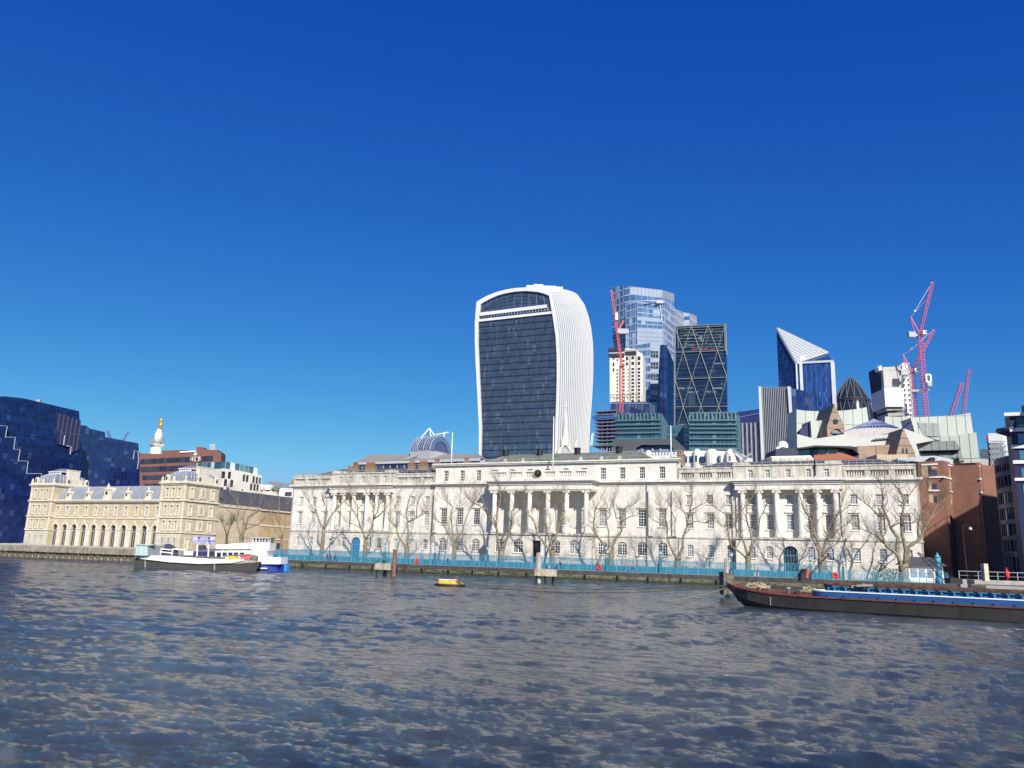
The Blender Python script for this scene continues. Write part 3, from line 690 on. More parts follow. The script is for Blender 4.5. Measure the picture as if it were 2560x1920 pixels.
# east flank of the right pavilion: windows, carved panels
fl = [(.9, 'w'), (5.0, 'p'), (8.8, 'w')]
B_('stone_dressings', t_, CREAM)
def simple_window(w__, h, cols=2, rows=2, pane=PANE_D, parent=BG, fr=WFRAME, name='window'):
    b = MB(); b.box(-w__ / 2, -w__ / 2 + .09, -.02, .08, 0, h); b.box(w__ / 2 - .09, w__ / 2, -.02, .08, 0, h); b.box(-w__ / 2, w__ / 2, -.02, .08, 0, .1); b.box(-w__ / 2, w__ / 2, -.02, .08, h - .1, h)
    for i in range(1, cols): b.box(-w__ / 2 + w__ * i / cols - .03, -w__ / 2 + w__ * i / cols + .03, -.01, .07, 0, h)
    for j in range(1, rows): b.box(-w__ / 2, w__ / 2, -.015, .075, h * j / rows - .045, h * j / rows + .045)
    o = b.build(name, fr, parent, local=True); p = MB(); p.box(-w__ / 2, w__ / 2, .09, .16, 0, h); p.build('pane', pane, o, local=True); return o
pr = {}
def placew(x, y, z, w__, h, parent=BG, ox=72, oz=2.9, rz=0, pane=PANE_D, cols=2, rows=2, fr=WFRAME):
    key = (w__, h, parent.name, pane.name); loc = (x + ox, y, z - oz)
    if key not in pr: pr[key] = simple_window(w__, h, cols, rows, pane, parent, fr); o = pr[key]; o.location = loc
    else: o = copy_part(pr[key], parent, loc)
    o.rotation_euler = (0, 0, rz); return o
for x in ax: placew(x, .2, 12.7, 1.0, 2.5)
for (x, y, z, a_, h) in PV: placew(x, y + .2, z, a_, h)
fs = MB(); pn = MB()
for z, h in ((3.2, 3.1), (8.6, 2.5), (12.9, 2.6), (17.9, 2.6)):
    for y, k in fl:
        if k == 'w':
            placew(-37.33, y, z, .95, h, rz=R(90)).scale = (1, 1, 1)
            fs.box(-37.4, -37.2, y - .8, y - .5, z - .2, z + h + .1); fs.box(-37.4, -37.2, y + .5, y + .8, z - .2, z + h + .1); fs.box(-37.4, -37.12, y - .85, y + .85, z + h, z + h + .35); fs.box(-37.4, -37.12, y - .85, y + .85, z - .4, z - .15)
        elif z > 5:
            fs.box(-37.4, -37.22, y - 1.15, y + 1.15, z - .1, z + h + .3)
            for q in range(5): pn.lathe((-37.2, y, z + .4 + q * .45), [(.05, 0), (.42 - .06 * abs(q - 2), .1), (.3, .3), (.05, .4)], 7, sx=.35)
B_('flank_dressings', fs, CREAM); B_('carved_panels', pn, mat('carving', (.36, .31, .23), .9, var=.3, scale=4))
# dark interiors of the arches with glazed doors
for i, x in enumerate(ax):
    b = MB(); b.box(-1.15, 1.15, 0, .1, 0, 6.9); o = b.build('arch_glazing', PANE_D, BG, local=True, loc=(x + 72, .62, .05))
    f = MB(); f.box(-.45, -.33, -.12, 0, 0, 4.8); f.box(-1.15, 1.15, -.14, 0, 4.8, 5.0); f.box(.35, .42, -.08, 0, 0, 4.8); f.build('glazing_bar', mat('pale_frame', (.35, .36, .40), .5), o, local=True)
# barrel roof with ribs and dormers
rb = MB(); ns = 10; A = -93.9; E_ = -47.2
pf = [(.55 - .05, 17.3)] + [(.5 + 6.2 * (1 - math.cos(a)), 17.3 + 4.5 * math.sin(a)) for a in [math.pi / 2 * k / ns for k in range(ns + 1)]] + [(16, 21.8), (16, 17)]
n = len(pf); rb.add([(x, p[0], p[1]) for x in (A, E_) for p in pf], [(i, n + i, n + i + 1, i + 1) for i in range(n - 1)] + [tuple(range(n)), tuple(reversed(range(n, 2 * n)))])
B_('barrel_roof', rb, LEAD)
rs_ = MB(); x = A + .4
while x < E_:
    for i in range(1, ns + 1):
        a, b_ = pf[i], pf[i + 1] if i + 1 < n else pf[i]
        rs_.bar((x, a[0] - .04, a[1] + .04), (x, b_[0] - .04, b_[1] + .04), .2, .14, up=(1, 0, 0))
    x += .95
B_('roof_ribs', rs_, mat('lead_rolls', (.38, .40, .44), .5, var=.1))
def dormer(x, big):
    s_ = 1.45 if big else 1.0; b = MB(); y = -.2
    b.extrude([(-1.0 * s_, 0), (1.0 * s_, 0), (1.0 * s_, .5 * s_), (.72 * s_, .9 * s_), (.72 * s_, 2.0 * s_), (.4 * s_, 2.6 * s_), (-.4 * s_, 2.6 * s_), (-.72 * s_, 2.0 * s_), (-.72 * s_, .9 * s_), (-1.0 * s_, .5 * s_)], y, 2.4)
    b.box(-.85 * s_, .85 * s_, y - .25, .5, 2.05 * s_, 2.25 * s_); b.lathe((0, .2, 2.6 * s_), [(.4 * s_, 0), (.22 * s_, .25), (.34 * s_, .5), (.1, .9), (.14, 1.1), (.02, 1.3)], 8)
    o = b.build('dormer', CREAM, BG, local=True, loc=(x + 72, 0, 17.3 - 2.9)); q = MB(); q.lathe((0, y - .03, 1.35 * s_), [(.02, 0)], 8) if 0 else q.tube([(0, y - .05, 1.35 * s_), (0, y + .05, 1.35 * s_)], .38 * s_, 12); q.build('round_window', PANE_D, o, local=True)
for x, bg_ in ((-88.6, 0), (-80.0, 0), (-71.4, 1), (-62.7, 0), (-54.0, 0)): dormer(x, bg_)
# domed pavilion roofs with crown and chimney block
for a, e in ((-104.7, -93.9), (-47.2, -37.4)):
    b = MB(); m_ = 8; y0, y1 = -.8, 10.6; x0, x1 = a + .5, e - .5; rings = []
    for k in range(m_ + 1):
        t = math.pi / 2 * k / m_ * .86; ins = 2.6 * (1 - math.cos(t)); z = 22.5 + 3.1 * math.sin(t); rings.append([(x0 + ins, y0 + ins, z), (x1 - ins, y0 + ins, z), (x1 - ins, y1 - ins, z), (x0 + ins, y1 - ins, z)])
    vs = [v for r_ in rings for v in r_]; fsx = [(4 * i + j, 4 * i + (j + 1) % 4, 4 * i + 4 + (j + 1) % 4, 4 * i + 4 + j) for i in range(m_) for j in range(4)]; fsx.append(tuple(4 * m_ + j for j in range(4)))
    b.add(vs, fsx); o = B_('dome_roof', b, LEAD)
    b = MB()
    for j in range(4):
        for q in range(1, 9):
            pts = []
            for r_ in rings: p, p2 = Vector(r_[j]), Vector(r_[(j + 1) % 4]); pts.append(p.lerp(p2, q / 9))
            for k in range(len(pts) - 1): b.bar(pts[k], pts[k + 1], .16, .16)
    b.v = [(x + 72, y, z - 2.9) for x, y, z in b.v]; b.build('roof_rolls', MATS['lead_rolls'], o, local=True)
    c = MB(); cx, cy = (a + e) / 2, 4.5; zt = rings[-1][0][2]; hw = (x1 - x0) / 2 - 2.3
    for xx in np.linspace(-hw, hw, 6): c.box(cx + xx - .18, cx + xx + .18, y0 + 2.6, y0 + 2.95, zt, zt + .8)
    c.box(cx - hw - .3, cx + hw + .3, y0 + 2.4, y1 - 2.4, zt + .8, zt + 1.0); c.box(cx - hw - .2, cx + hw + .2, y0 + 2.5, y1 - 2.5, zt - .4, zt)
    B_('belvedere', c, WHITE)
    c = MB(); hip(c, cx - hw - .3, cx + hw + .3, y0 + 2.4, y1 - 2.4, zt + 1.01, zt + 2.1, 1.6, 2.6); B_('belvedere_roof', c, LEAD)
    c = MB(); c.box(e - 2.2, e - .9, 3.6, 7.6, 23.0, 26.9); c.box(e - 2.3, e - .8, 3.5, 7.7, 26.9, 27.2); c.box(e - 1.8, e - .25, 2.6, 8.6, 22.5, 24.2); B_('chimney_block', c, CREAM)
    for xx, yy, rz in ((a + 1.6, -1.3, 0), (e + .05, 3.2, 1), (e + .05, 9.8, 1)):
        c = MB(); c.box(-.6, .6, -.1, .8, 0, 1.5) if not rz else c.box(-.8, .1, -.6, .6, 0, 1.5)
        c.lathe((0 if not rz else -.3, .3 if not rz else 0, 1.5), [(.65, 0), (.4, .35), (.05, .5)], 8); o = c.build('dormer', CREAM, BG, local=True, loc=(xx + 72, yy, 22.5 - 2.9))
        q = MB(); q.box(-.32, .32, -.16, -.08, .3, 1.2) if not rz else q.box(.08, .16, -.32, .32, .3, 1.2); q.build('pane', PANE_D, o, local=True)

# ------------------------------------------------------------------ long flank building running back from the market hall
AN = front('flank_building', 'tan brick building with long dark slate roof behind the bare trees', 'brick building', -40, 28, 2.9); AN.location = fw(-45, -28, 2.9)
def A_(name, mb, m, smooth=False): mb.v = [(x + 45, y - 28, z - 2.9) for x, y, z in mb.v]; return mb.build(name, m, AN, smooth, local=True)
TAN = coursed('tan_brick', (.47, .34, .19), .5, .2, .01, .15, .85, streak=.12)
b = MB(); b.box(-62, -37.7, 11.6, 60, 2.9, 16.2); A_('wall', b, TAN)
b = MB(); b.add([(-37.4, 11.5, 16.6), (-37.4, 60, 16.6), (-46, 60, 22.2), (-46, 11.5, 22.2), (-60, 60, 16.6), (-60, 11.5, 16.6)], [(0, 1, 2, 3), (3, 2, 4, 5), (0, 3, 5), (1, 4, 2), (5, 4, 1, 0)]); A_('roof', b, SLATE)
b = MB(); b.box(-37.9, -37.2, 11.5, 60, 16.15, 16.6); b.box(-37.75, -37.5, 11.5, 60, 11.3, 11.75); b.box(-37.75, -37.5, 11.5, 60, 7.2, 7.5); A_('string_course', b, CREAM)
for y in (13.2, 16.9):
    for z, h in ((12.2, 3.3), (7.9, 3.2)):
        b = MB(); b.box(-37.72, -37.6, y - 1.0, y + 1.0, z, z + h); A_('blind_window', b, mat('dark_brown', (.06, .045, .04), .8))
for y in (14, 20, 26, 33, 40):
    b = MB(); b.box(-37.72, -37.55, y - 1.0, y + 1.0, 4.4, 6.2); A_('window', b, PANE_D)

# ------------------------------------------------------------------ market quay on timber piles
MQ = front('market_quay', 'weathered concrete quay on thick timber piles in front of the market hall', 'quay', -70, 30, 0)
b = MB(); b.box(-60, 53, -.3, 8.9, 1.45, 2.95); b.build('deck', mat('quay_concrete', (.30, .27, .215), .9, var=.25, scale=.7, streak=.3), MQ, local=True)
b = MB(); b.box(-60, 53, -.1, .15, 2.95, 3.35); b.build('parapet', mat('parapet_conc', (.40, .38, .33), .9, var=.2, scale=.6), MQ, local=True)
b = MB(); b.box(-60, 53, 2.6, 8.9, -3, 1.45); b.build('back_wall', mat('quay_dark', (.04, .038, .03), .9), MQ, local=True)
pile = None
for i in range(47):
    s_ = -58 + i * 2.35 + random.uniform(-.15, .15)
    if pile is None:
        b = MB(); b.box(-.55, .55, 0, .8, -3, 1.5); b.box(-.5, .5, -.35, 0, -3, 1.1); pile = b.build('pile', mat('wet_timber', (.17, .145, .085), .85, var=.45, scale=1.3, streak=.35), MQ, local=True, loc=(s_, .25, 0))
    else: c = copy_part(pile, MQ, (s_, .25, random.uniform(-.25, .1))); c.rotation_euler = (0, R(random.uniform(-1.5, 1.5)), 0)
g = MB(); g.box(-1200 + 40, -20.0, -29.5, -.5, -3, 2.9); g.box(-1160, -19, -.5, 12, -3, 2.88); gq = g.build('market_promenade', gp, None); gq.location = O; gq.rotation_euler = (0, 0, FROT); struct(gq)

# ------------------------------------------------------------------ dark blue glass office block, left edge
BLUEG = glass('deep_blue_glass', (.004, .010, .06), (.008, .022, .11), 1.5, 1.9, .14, spec=.7, cc=(.03, .05, .13), cfrac=.04)
LINE = mat('pale_rail', (.42, .44, .50), .5)
DB = thing('glass_office', 'dark blue stepped glass office block at the left edge', 'office building', (-185, 320, 2.9))
pl = plane(-60, 300, 205, 338, 1250)
front_px = [(-120, 990), (14, 991), (60, 996), (198, 1028), (202, 1120), (240, 1355), (-120, 1345)]
pts = [pl.m(*zp) for zp in front_px]; b = MB(); pl.ext(b, pts, 0, -45); b.build('glass_body', BLUEG, DB)
b = MB(); pl.hb(b, pts, 3.8, .25, .12, 2.9); b.build('floor_edges', mat('navy_spandrel', (.012, .02, .06), .3), DB)
b = MB(); pl.vb(b, pts, 1.5, .07, .1, 0); b.build('mullions', mat('navy_mullion', (.02, .035, .09), .4), DB)
# lower terraces stepping forward with their pale rails
steps = [[(0, 1064), (18, 1065), (13, 1093)], [(13, 1093), (38, 1093), (34, 1123)], [(34, 1123), (50, 1124), (45, 1152)], [(45, 1152), (70, 1153), (66, 1184)], [(66, 1184), (104, 1184), (101, 1204)]]
for k, stp in enumerate(steps):
    f = Plane(pl.P(0, 0, 2 + k * 2.4).xy, pl.P(10, 0, 2 + k * 2.4).xy)
    (xa, ya), (xb, yb_), (xc, yc) = stp
    pg = [f.m(-130, ya), f.m(xb, yb_), f.m(xc - 10 - k * 4 + 6, 1358), f.m(-130, 1350)]
    b = MB(); f.ext(b, pg, 0, -3.5 - 3 * k); t = b.build('terrace', BLUEG, DB)
    r_ = MB(); P = [f.P(*f.m(px, py_), .1) for px, py_ in stp]; r_.tube(P, .12, 6); r_.build('terrace_rail', LINE, t)
r_ = MB(); P = [pl.P(*pl.m(*q), 1.0) for q in (z1(535, 528), z1(545, 445))] ; r_.tube(P, .2, 6); r_.build('rail', LINE, DB)
r_ = MB(); P = [pl.P(*pl.m(*q), 1.0) for q in (z1(560, 535), z1(600, 542), z1(592, 610))]; r_.tube(P, .2, 6); r_.build('rail', LINE, DB)
# brown louvred shaft at its right end
f = Plane(pl.P(0, 0, .8).xy, pl.P(10, 0, .8).xy); pg = [f.m(*z1(*q)) for q in ((490, 248), (700, 315), (690, 560), (600, 600), (590, 540), (500, 520))]
b = MB(); f.ext(b, pg, 0, -6); lo = b.build('shaft', mat('violet_panel', (.025, .027, .08), .5), DB)
b = MB(); f.vb(b, pg, 1.9, .18, .2); f.hb(b, pg, 12, .2, .2); b.build('shaft_ribs', mat('pale_rib', (.11, .11, .18), .5), lo)
b = MB()
for q in ((150, 120), (250, 150), (340, 160), (390, 130)): P = pl.P(*pl.m(*z1(*q)), -4); b.box(P.x - .8, P.x + .8, P.y - .5, P.y + .5, P.z - 2.5, P.z)
P = pl.P(*pl.m(*z1(345, 155)), -3); b.lathe((P.x, P.y, P.z - 1.5), [(1.2, 0), (1.3, .8), (.8, 1.6), (.1, 1.9)], 10)
b.build('roof_plant', METAL, DB)
# second block
DB2 = thing('glass_office', 'smaller dark blue glass office with V shaped roof cradle beside the brown block', 'office building', (-180, 360, 2.9))
pl = plane(195, 352, 375, 368, 1200)
pts = [pl.m(*z1(*q)) for q in ((695, 355), (748, 362), (778, 385), (905, 415), (910, 458), (1195, 512), (1200, 590), (1220, 600), (1235, 730), (1262, 830), (1262, 1300), (600, 1300), (650, 600))]
b = MB(); pl.ext(b, pts, 0, -35); b.build('glass_body', BLUEG, DB2)
b = MB(); pl.hb(b, pts, 3.7, .3, .15, 2.9); b.build('floor_edges', MATS['navy_spandrel'], DB2)
b = MB(); pl.vb(b, pts, 1.5, .07, .1, 0); b.build('mullions', MATS['navy_mullion'], DB2)
b = MB(); P = [pl.P(*pl.m(*z1(*q)), .3) for q in ((1150, 650), (1160, 578), (1190, 580), (1198, 655), (1185, 735))]; b.tube(P, .18, 6)
P = [pl.P(*pl.m(*z1(*q)), .3) for q in ((1218, 815), (1228, 742), (1240, 742))]; b.tube(P, .18, 6); b.build('terrace_rail', LINE, DB2)
b = MB()
for q0, q1 in (((985, 465), (952, 385)), ((1085, 478), (1138, 400)), ((975, 462), (1095, 480)), ((985, 478), (1090, 490))): b.bar(pl.P(*pl.m(*z1(*q0)), -8), pl.P(*pl.m(*z1(*q1)), -8), .9, .9)
b.build('roof_cradle', mat('steel_blue', (.07, .12, .25), .5), DB2)

# ------------------------------------------------------------------ monument column behind
Pm = at(389, 1130, 410); MO = thing('monument_column', 'white stone column topped by a gilded urn above the brown block', 'monument', (Pm.x, Pm.y, 2.9))
def mz(v): return at(389, 1000 + v / 3.7705, 410).z
sc_ = 372 / FPX / 3.7705 * 1.02
b = MB(); zb = mz(515)
b.lathe((Pm.x, Pm.y, 0), [(5.2, 2.9), (5.2, 12), (2.9, 12.2), (2.75, zb - 2), (2.55, mz(450))], 20); b.build('shaft', TRIM, MO, True)
b = MB(); c = (Pm.x + .2, Pm.y, 0); b.lathe(c, [(2.6, mz(452)), (3.2, mz(440)), (3.5, mz(432)), (3.7, mz(430)), (3.7, mz(415)), (2.7, mz(413))], 4); b.build('gallery_slab', TRIM, MO)
b = MB()
for k in range(24):
    a = 2 * math.pi * k / 24; b.bar((c[0] + 3.5 * math.cos(a), c[1] + 3.5 * math.sin(a), mz(415)), (c[0] + 3.5 * math.cos(a), c[1] + 3.5 * math.sin(a), mz(375)), .14)
    a2 = a + 2 * math.pi / 24
    for z in (mz(395), mz(376)): b.bar((c[0] + 3.5 * math.cos(a), c[1] + 3.5 * math.sin(a), z), (c[0] + 3.5 * math.cos(a2), c[1] + 3.5 * math.sin(a2), z), .14)
b.build('gallery_cage', METAL, MO)
b = MB(); c = (Pm.x + .5, Pm.y, 0); b.lathe(c, [(2.1, mz(413)), (2.0, mz(350)), (1.95, mz(325)), (1.3, mz(290)), (.95, mz(278)), (.8, mz(272))], 18); b.build('drum', TRIM, MO, True)
b = MB(); c = (Pm.x + .9, Pm.y, 0); b.lathe(c, [(.8, mz(272)), (.45, mz(255)), (1.2, mz(238)), (1.15, mz(228)), (.45, mz(218)), (.4, mz(208)), (.95, mz(196)), (1.0, mz(186)), (.6, mz(178)), (.35, mz(168)), (.1, mz(163))], 14); b.build('gilded_urn', GOLD, MO, True)

# ------------------------------------------------------------------ red-brown office
BR = thing('brown_office', 'red brown granite office with dark ribbon windows behind the market roof', 'office building', (-95, 320, 2.9))
RB = mat('red_granite', (.165, .062, .05), .6, var=.14, scale=.3, streak=.12)
BG_ = glass('bronze_glass', (.008, .008, .012), (.035, .035, .05), 1.4, 2.6, .1, spec=.8)
pl = plane(350, 326, 533, 330, 1180)
pts = [pl.m(*z2(*q)) for q in ((110, 500), (320, 510), (318, 475), (540, 470), (545, 495), (645, 490), (645, 440), (715, 445), (718, 468), (850, 470), (853, 490), (880, 492), (868, 1000), (110, 1000))]
b = MB(); pl.ext(b, pts, 0, -9); b.build('granite_wall', RB, BR)
def ribbon(p, quads, parent, m=None, d=.12, step=1.45):
    for q in quads:
        pg = [p.m(*c) for c in q]; b = MB(); p.ext(b, pg, d, -.4); w = b.build('ribbon_window', m or BG_, parent)
        b = MB(); p.vb(b, pg, step, .12, d + .08, dd=-d + .02); b.build('mullion', MATS['navy_mullion'], w)
ribbon(pl, [[z2(*c) for c in q] for q in (((115, 560), (800, 525), (800, 575), (112, 605)), ((112, 633), (780, 605), (775, 660), (118, 680)), ((130, 712), (770, 690), (768, 740), (138, 755)), ((150, 790), (765, 770), (765, 820), (150, 830)))], BR)
f = plane(553, 300.2, 560, 312, 1180)
b = MB(); P0 = at(*z2(877, 492), 330); P1 = at(*z2(905, 502), 346)
f = Plane(P0.xy, P1.xy); pg = [(0, 2.9), (f.L, 2.9), (f.L, P1.z), (0, P0.z)]; f.ext(b, pg, 0, -.5); b.build('side_wall', RB, BR)
for k in range(5):
    z = P0.z - 6 - k * 5.6; b = MB(); f.bx(b, 2, f.L - 3, z - 3, z, .15, -.2); b.build('side_window', BG_, BR)
b = MB(); pm_ = lambda u, v, d=0: pl.P(*pl.m(*z2(u, v)), d)
for u in (745, 775, 792): b.bar(pm_(u, 470, -6), pm_(u, 398, -6), .35)
for v in (402, 418, 435, 452): b.bar(pm_(740, v, -6), pm_(795, v, -6), .35)
b.build('aerial_frame', METAL, BR)
b = MB(); b.bar(pm_(492, 492, .3), pm_(640, 484, .3), .5); b.build('roof_pipe', WHITE, BR)
def text_on(p, s, px, py, h, m, parent, name, d=.2, al='LEFT'):
    cu = bpy.data.curves.new('tx', 'FONT'); cu.body = s; cu.size = h * 1.4; cu.extrude = .02; cu.align_x = al
    o = bpy.data.objects.new('tx', cu); COL.objects.link(o); bpy.context.view_layer.update()
    me = bpy.data.meshes.new_from_object(o.evaluated_get(bpy.context.evaluated_depsgraph_get())); bpy.data.objects.remove(o); bpy.data.curves.remove(cu)
    a, z = p.m(px, py); M = Matrix((p.u, Vector((0, 0, 1)), p.n)).transposed().to_4x4(); M.translation = p.P(a, z, d)
    q = parent
    while q.parent: q = q.parent
    me.transform(Matrix.Translation(-Vector(q.location)) @ M); me.name = name; me.materials.append(m); n_ = bpy.data.objects.new(name, me); COL.objects.link(n_); n_.parent = parent; return n_
GILT = mat('pale_letters', (.70, .62, .48), .5)
# emblem and lettering
b = MB(); pl.ext(b, [pl.m(*z2(*q)) for q in ((622, 496), (632, 506), (642, 494), (652, 500), (650, 515), (640, 524), (630, 520), (622, 526))], .35, .05); b.build('emblem', GILT, BR)
text_on(pl, 'H', *z2(600, 573), 1.6, GILT, BR, 'lettering', .4)
b = MB(); P = []
for k in range(17): a = math.pi * 2 * k / 16; c = pl.m(*z2(637, 558)); P.append(pl.P(c[0] + 2.0 * math.cos(a), c[1] + .85 * math.sin(a), .45))
b.tube(P, .12, 5); b.build('emblem', GILT, BR)
text_on(pl, 'E', *z2(660, 570), 1.6, GILT, BR, 'lettering', .4)

# ------------------------------------------------------------------ white building with glass storey
WB = thing('white_office', 'cream office with scattered slit windows under a glass penthouse', 'office building', (-75, 300, 2.9))
CR = mat('cream_render', (.62, .59, .52), .8, var=.07, scale=.2)
pa_ = plane(552, 284, 655, 298, 1200); 
pts = [pa_.m(*z2(*q)) for q in ((893, 645), (990, 655), (1250, 708), (1262, 712), (1245, 1000), (860, 1000))]
b = MB(); pa_.ext(b, pts, 0, -18); b.build('cream_wall', CR, WB)
for u, v0, v1, w__ in ((900, 672, 738, 20), (955, 675, 742, 20), (918, 745, 812, 20), (976, 752, 820, 20), (885, 815, 852, 20), (938, 820, 852, 20), (1092, 702, 768, 14), (1123, 708, 774, 14), (1183, 718, 784, 13), (1214, 726, 790, 12), (1160, 786, 852, 13), (1192, 790, 855, 13), (1220, 796, 855, 12), (1243, 730, 790, 10), (1078, 840, 855, 12)):
    b = MB(); a0, za = pa_.m(*z2(u - w__ / 2, v0)); a1, zb_ = pa_.m(*z2(u + w__ / 2, v1)); b = pa_.bx(b, a0, a1, zb_, za, .06, -.3); b.build('slit_window', PANE_D, WB)
pts = [pa_.m(*z2(*q)) for q in ((900, 578), (992, 585), (1240, 640), (1240, 702), (990, 650), (895, 642))]
b = MB(); pa_.ext(b, pts, -1.2, -16); ph = b.build('penthouse_glass', glass('teal_penthouse', (.02, .06, .09), (.10, .22, .26), 2.0, 9, .06, spec=1, cc=(.55, .65, .62), cfrac=.2), WB)
b = MB(); pa_.vb(b, pts, 2.0, .12, -1.1, dd=1.3); b.build('mullion', LINE, ph)

# ------------------------------------------------------------------ low roofs between (grey mansard, white terrace block with round green cupola)
MR = thing('mansard_house', 'low white house with grey slate mansard and small dormers left of the customs house', 'house', (-62, 320, 2.9))
f = plane(580, 352, 735, 345, 1250); b = MB(); f.ext(b, [f.m(*z2(*q)) for q in ((1245, 838), (1560, 860), (1560, 960), (1245, 960))], 0, -20); b.build('wall', CR, MR)
b = MB(); A0, A1 = f.m(*z2(1240, 840)), f.m(*z2(1600, 858)); h1 = f.m(*z2(1400, 770))[1]
b.add([f.P(A0[0], A0[1], .4), f.P(A1[0], A1[1], .4), f.P(A1[0], h1 - 1, -8), f.P(A0[0], h1 + 1.0, -8), f.P(A1[0], A1[1], -19), f.P(A0[0], A0[1], -19)], [(0, 1, 2, 3), (3, 2, 4, 5), (0, 3, 5), (1, 4, 2)]); b.build('roof', mat('grey_slate', (.20, .21, .245), .6, var=.15), MR)
for u in (1255, 1322):
    a, z = f.m(*z2(u, 848)); b = MB(); f.ext(b, [(a - 1.2, z), (a + 1.2, z), (a + 1.2, z + 1.5), (a, z + 2.4), (a - 1.2, z + 1.5)], .8, -3); b.build('dormer', WHITE, MR)
a, z = f.m(*z2(1495, 800)); b = MB(); f.bx(b, a - 1.3, a + 1.3, z - 1, z + 2.6, -6, -8); b.build('chimney', BRICKY, MR)
CP = thing('cupola_house', 'white roofed house with a round verdigris cupola beside the customs house', 'house', (-50, 290, 2.9))
f = plane(640, 332, 735, 325, 1270); b = MB(); f.ext(b, [f.m(*z2(*q)) for q in ((1360, 915), (1440, 830), (1560, 835), (1560, 1000), (1360, 1000))], 0, -16); b.build('wall', WHITE, CP)
b = MB(); a0, zz = f.m(*z2(1478, 905)); a1, z1_ = f.m(*z2(1545, 868)); f.bx(b, a0, a1, zz, z1_, .1, -.4); b.build('window', PANE_D, CP)
P = f.P(*f.m(*z2(1410, 870)), 1.5); b = MB(); b.lathe((P.x, P.y, P.z - 3), [(.8, 0), (.8, 3.1)], 12); dr = b.build('cupola_drum', CR, CP)
b = MB(); b.lathe((P.x, P.y, P.z), [(.8, .05), (1.4, .5), (1.55, 1.0), (1.25, 1.6), (.7, 2.0), (.15, 2.2), (.05, 3.0)], 16); b.build('cupola_dome', mat('verdigris', (.12, .16, .14), .7, var=.3, scale=1), dr, True)
# ================================================================== the City behind
def pg_(p, f, *q): return [p.m(*f(*c)) for c in q]
FRAMEW = mat('white_fin', (.63, .625, .61), .35, var=.03, scale=.1)
def tower(name, label, cat, Y, px, py=1300): P = at(px, py, Y); return thing(name, label, cat, (P.x, P.y, 1.6))

# ------------------------------------------------------------------ flared tower (glass south face, white finned flank)
WT = tower('flared_tower', 'tall top heavy tower with dark glass front and white finned curved side', 'skyscraper', 455, 1300)
SWp = at(1200, 1150, 468); SEp = at(1390, 1150, 450); ps = Plane(SWp.xy, SEp.xy)
lf = [(187, 1640), (178, 1350), (165, 1100), (155, 900), (145, 730), (139, 560), (140, 400), (146, 310), (155, 235)]
tp = [(200, 205), (250, 180), (320, 152), (400, 128), (500, 112), (600, 108), (700, 120), (760, 136), (800, 152)]
rt = [(822, 250), (845, 350), (862, 480), (872, 620), (874, 750), (873, 900), (868, 1100), (860, 1300), (846, 1640)]
outline = [ps.m(*zW(*q)) for q in lf + tp + rt]
outline[0] = (outline[0][0] + 1.2, 1.6); outline[-1] = (outline[-1][0] - .5, 1.6)
gl = [(207, 1640), (199, 1350), (189, 1100), (181, 900), (172, 730), (166, 560), (167, 420), (175, 330), (190, 255)]
gt = [(240, 225), (320, 185), (400, 160), (500, 143), (600, 138), (700, 148), (760, 165), (793, 180)]
gr2 = [(812, 290), (833, 400), (850, 520), (858, 640), (862, 750), (862, 900), (857, 1100), (849, 1300), (836, 1640)]
gout = [ps.m(*zW(*q)) for q in gl + gt + gr2]; gout[0] = (gout[0][0], 1.6); gout[-1] = (gout[-1][0], 1.6)
# north outline: same shape pushed back, right edge fitted to the far silhouette
DN = 46.0; pn_ = Plane(ps.P(0, 0, -DN).xy, ps.P(10, 0, -DN).xy)
rn = [(1030, 165), (1060, 195), (1082, 230), (1100, 270), (1120, 325), (1140, 400), (1158, 500), (1168, 620), (1171, 750), (1168, 900), (1158, 1100), (1142, 1300), (1112, 1640)]
rN = [pn_.m(*zW(*q)) for q in rn]
def redge(z):
    ps_ = sorted(rN, key=lambda p: p[1])
    if z <= ps_[0][1]: return ps_[0][0] - (ps_[0][1] - z) * .03
    for i in range(len(ps_) - 1):
        if z <= ps_[i + 1][1]: t = (z - ps_[i][1]) / (ps_[i + 1][1] - ps_[i][1] + 1e-9); return ps_[i][0] + t * (ps_[i + 1][0] - ps_[i][0])
    return ps_[-1][0]
nl, ntp, nr_ = len(lf), len(tp), len(rt)
def resamp(pts, k):
    L = [0]
    for i in range(len(pts) - 1): L.append(L[-1] + math.dist(pts[i], pts[i + 1]))
    out = []
    for q in range(k + 1):
        d = L[-1] * q / k; i = max(0, min(len(pts) - 2, next((j for j in range(len(L) - 1) if L[j + 1] >= d - 1e-9), len(pts) - 2))); t = (d - L[i]) / (L[i + 1] - L[i] + 1e-9)
        out.append((pts[i][0] + t * (pts[i + 1][0] - pts[i][0]), pts[i][1] + t * (pts[i + 1][1] - pts[i][1])))
    return out
rN[-1] = (rN[-1][0] - .5, 1.6)
nt_ = [(340, 235), (430, 196), (520, 165), (600, 143), (680, 127), (760, 118), (850, 116), (930, 126), (990, 144)]
S_L, S_T, S_R = resamp(outline[:nl], 14), resamp(outline[nl - 1:nl + ntp], 16), resamp(outline[nl + ntp - 1:], 20)
N_L, N_T = resamp(outline[:nl - 1] + [pn_.m(*zW(*nt_[0]))], 14), resamp([pn_.m(*zW(*q)) for q in nt_] + [rN[0]], 16); N_R = resamp(rN, 20)
outline = S_L + S_T[1:] + S_R[1:]; north = N_L + N_T[1:] + N_R[1:]; nl, ntp = 15, 16
NJ = 20; rows = []
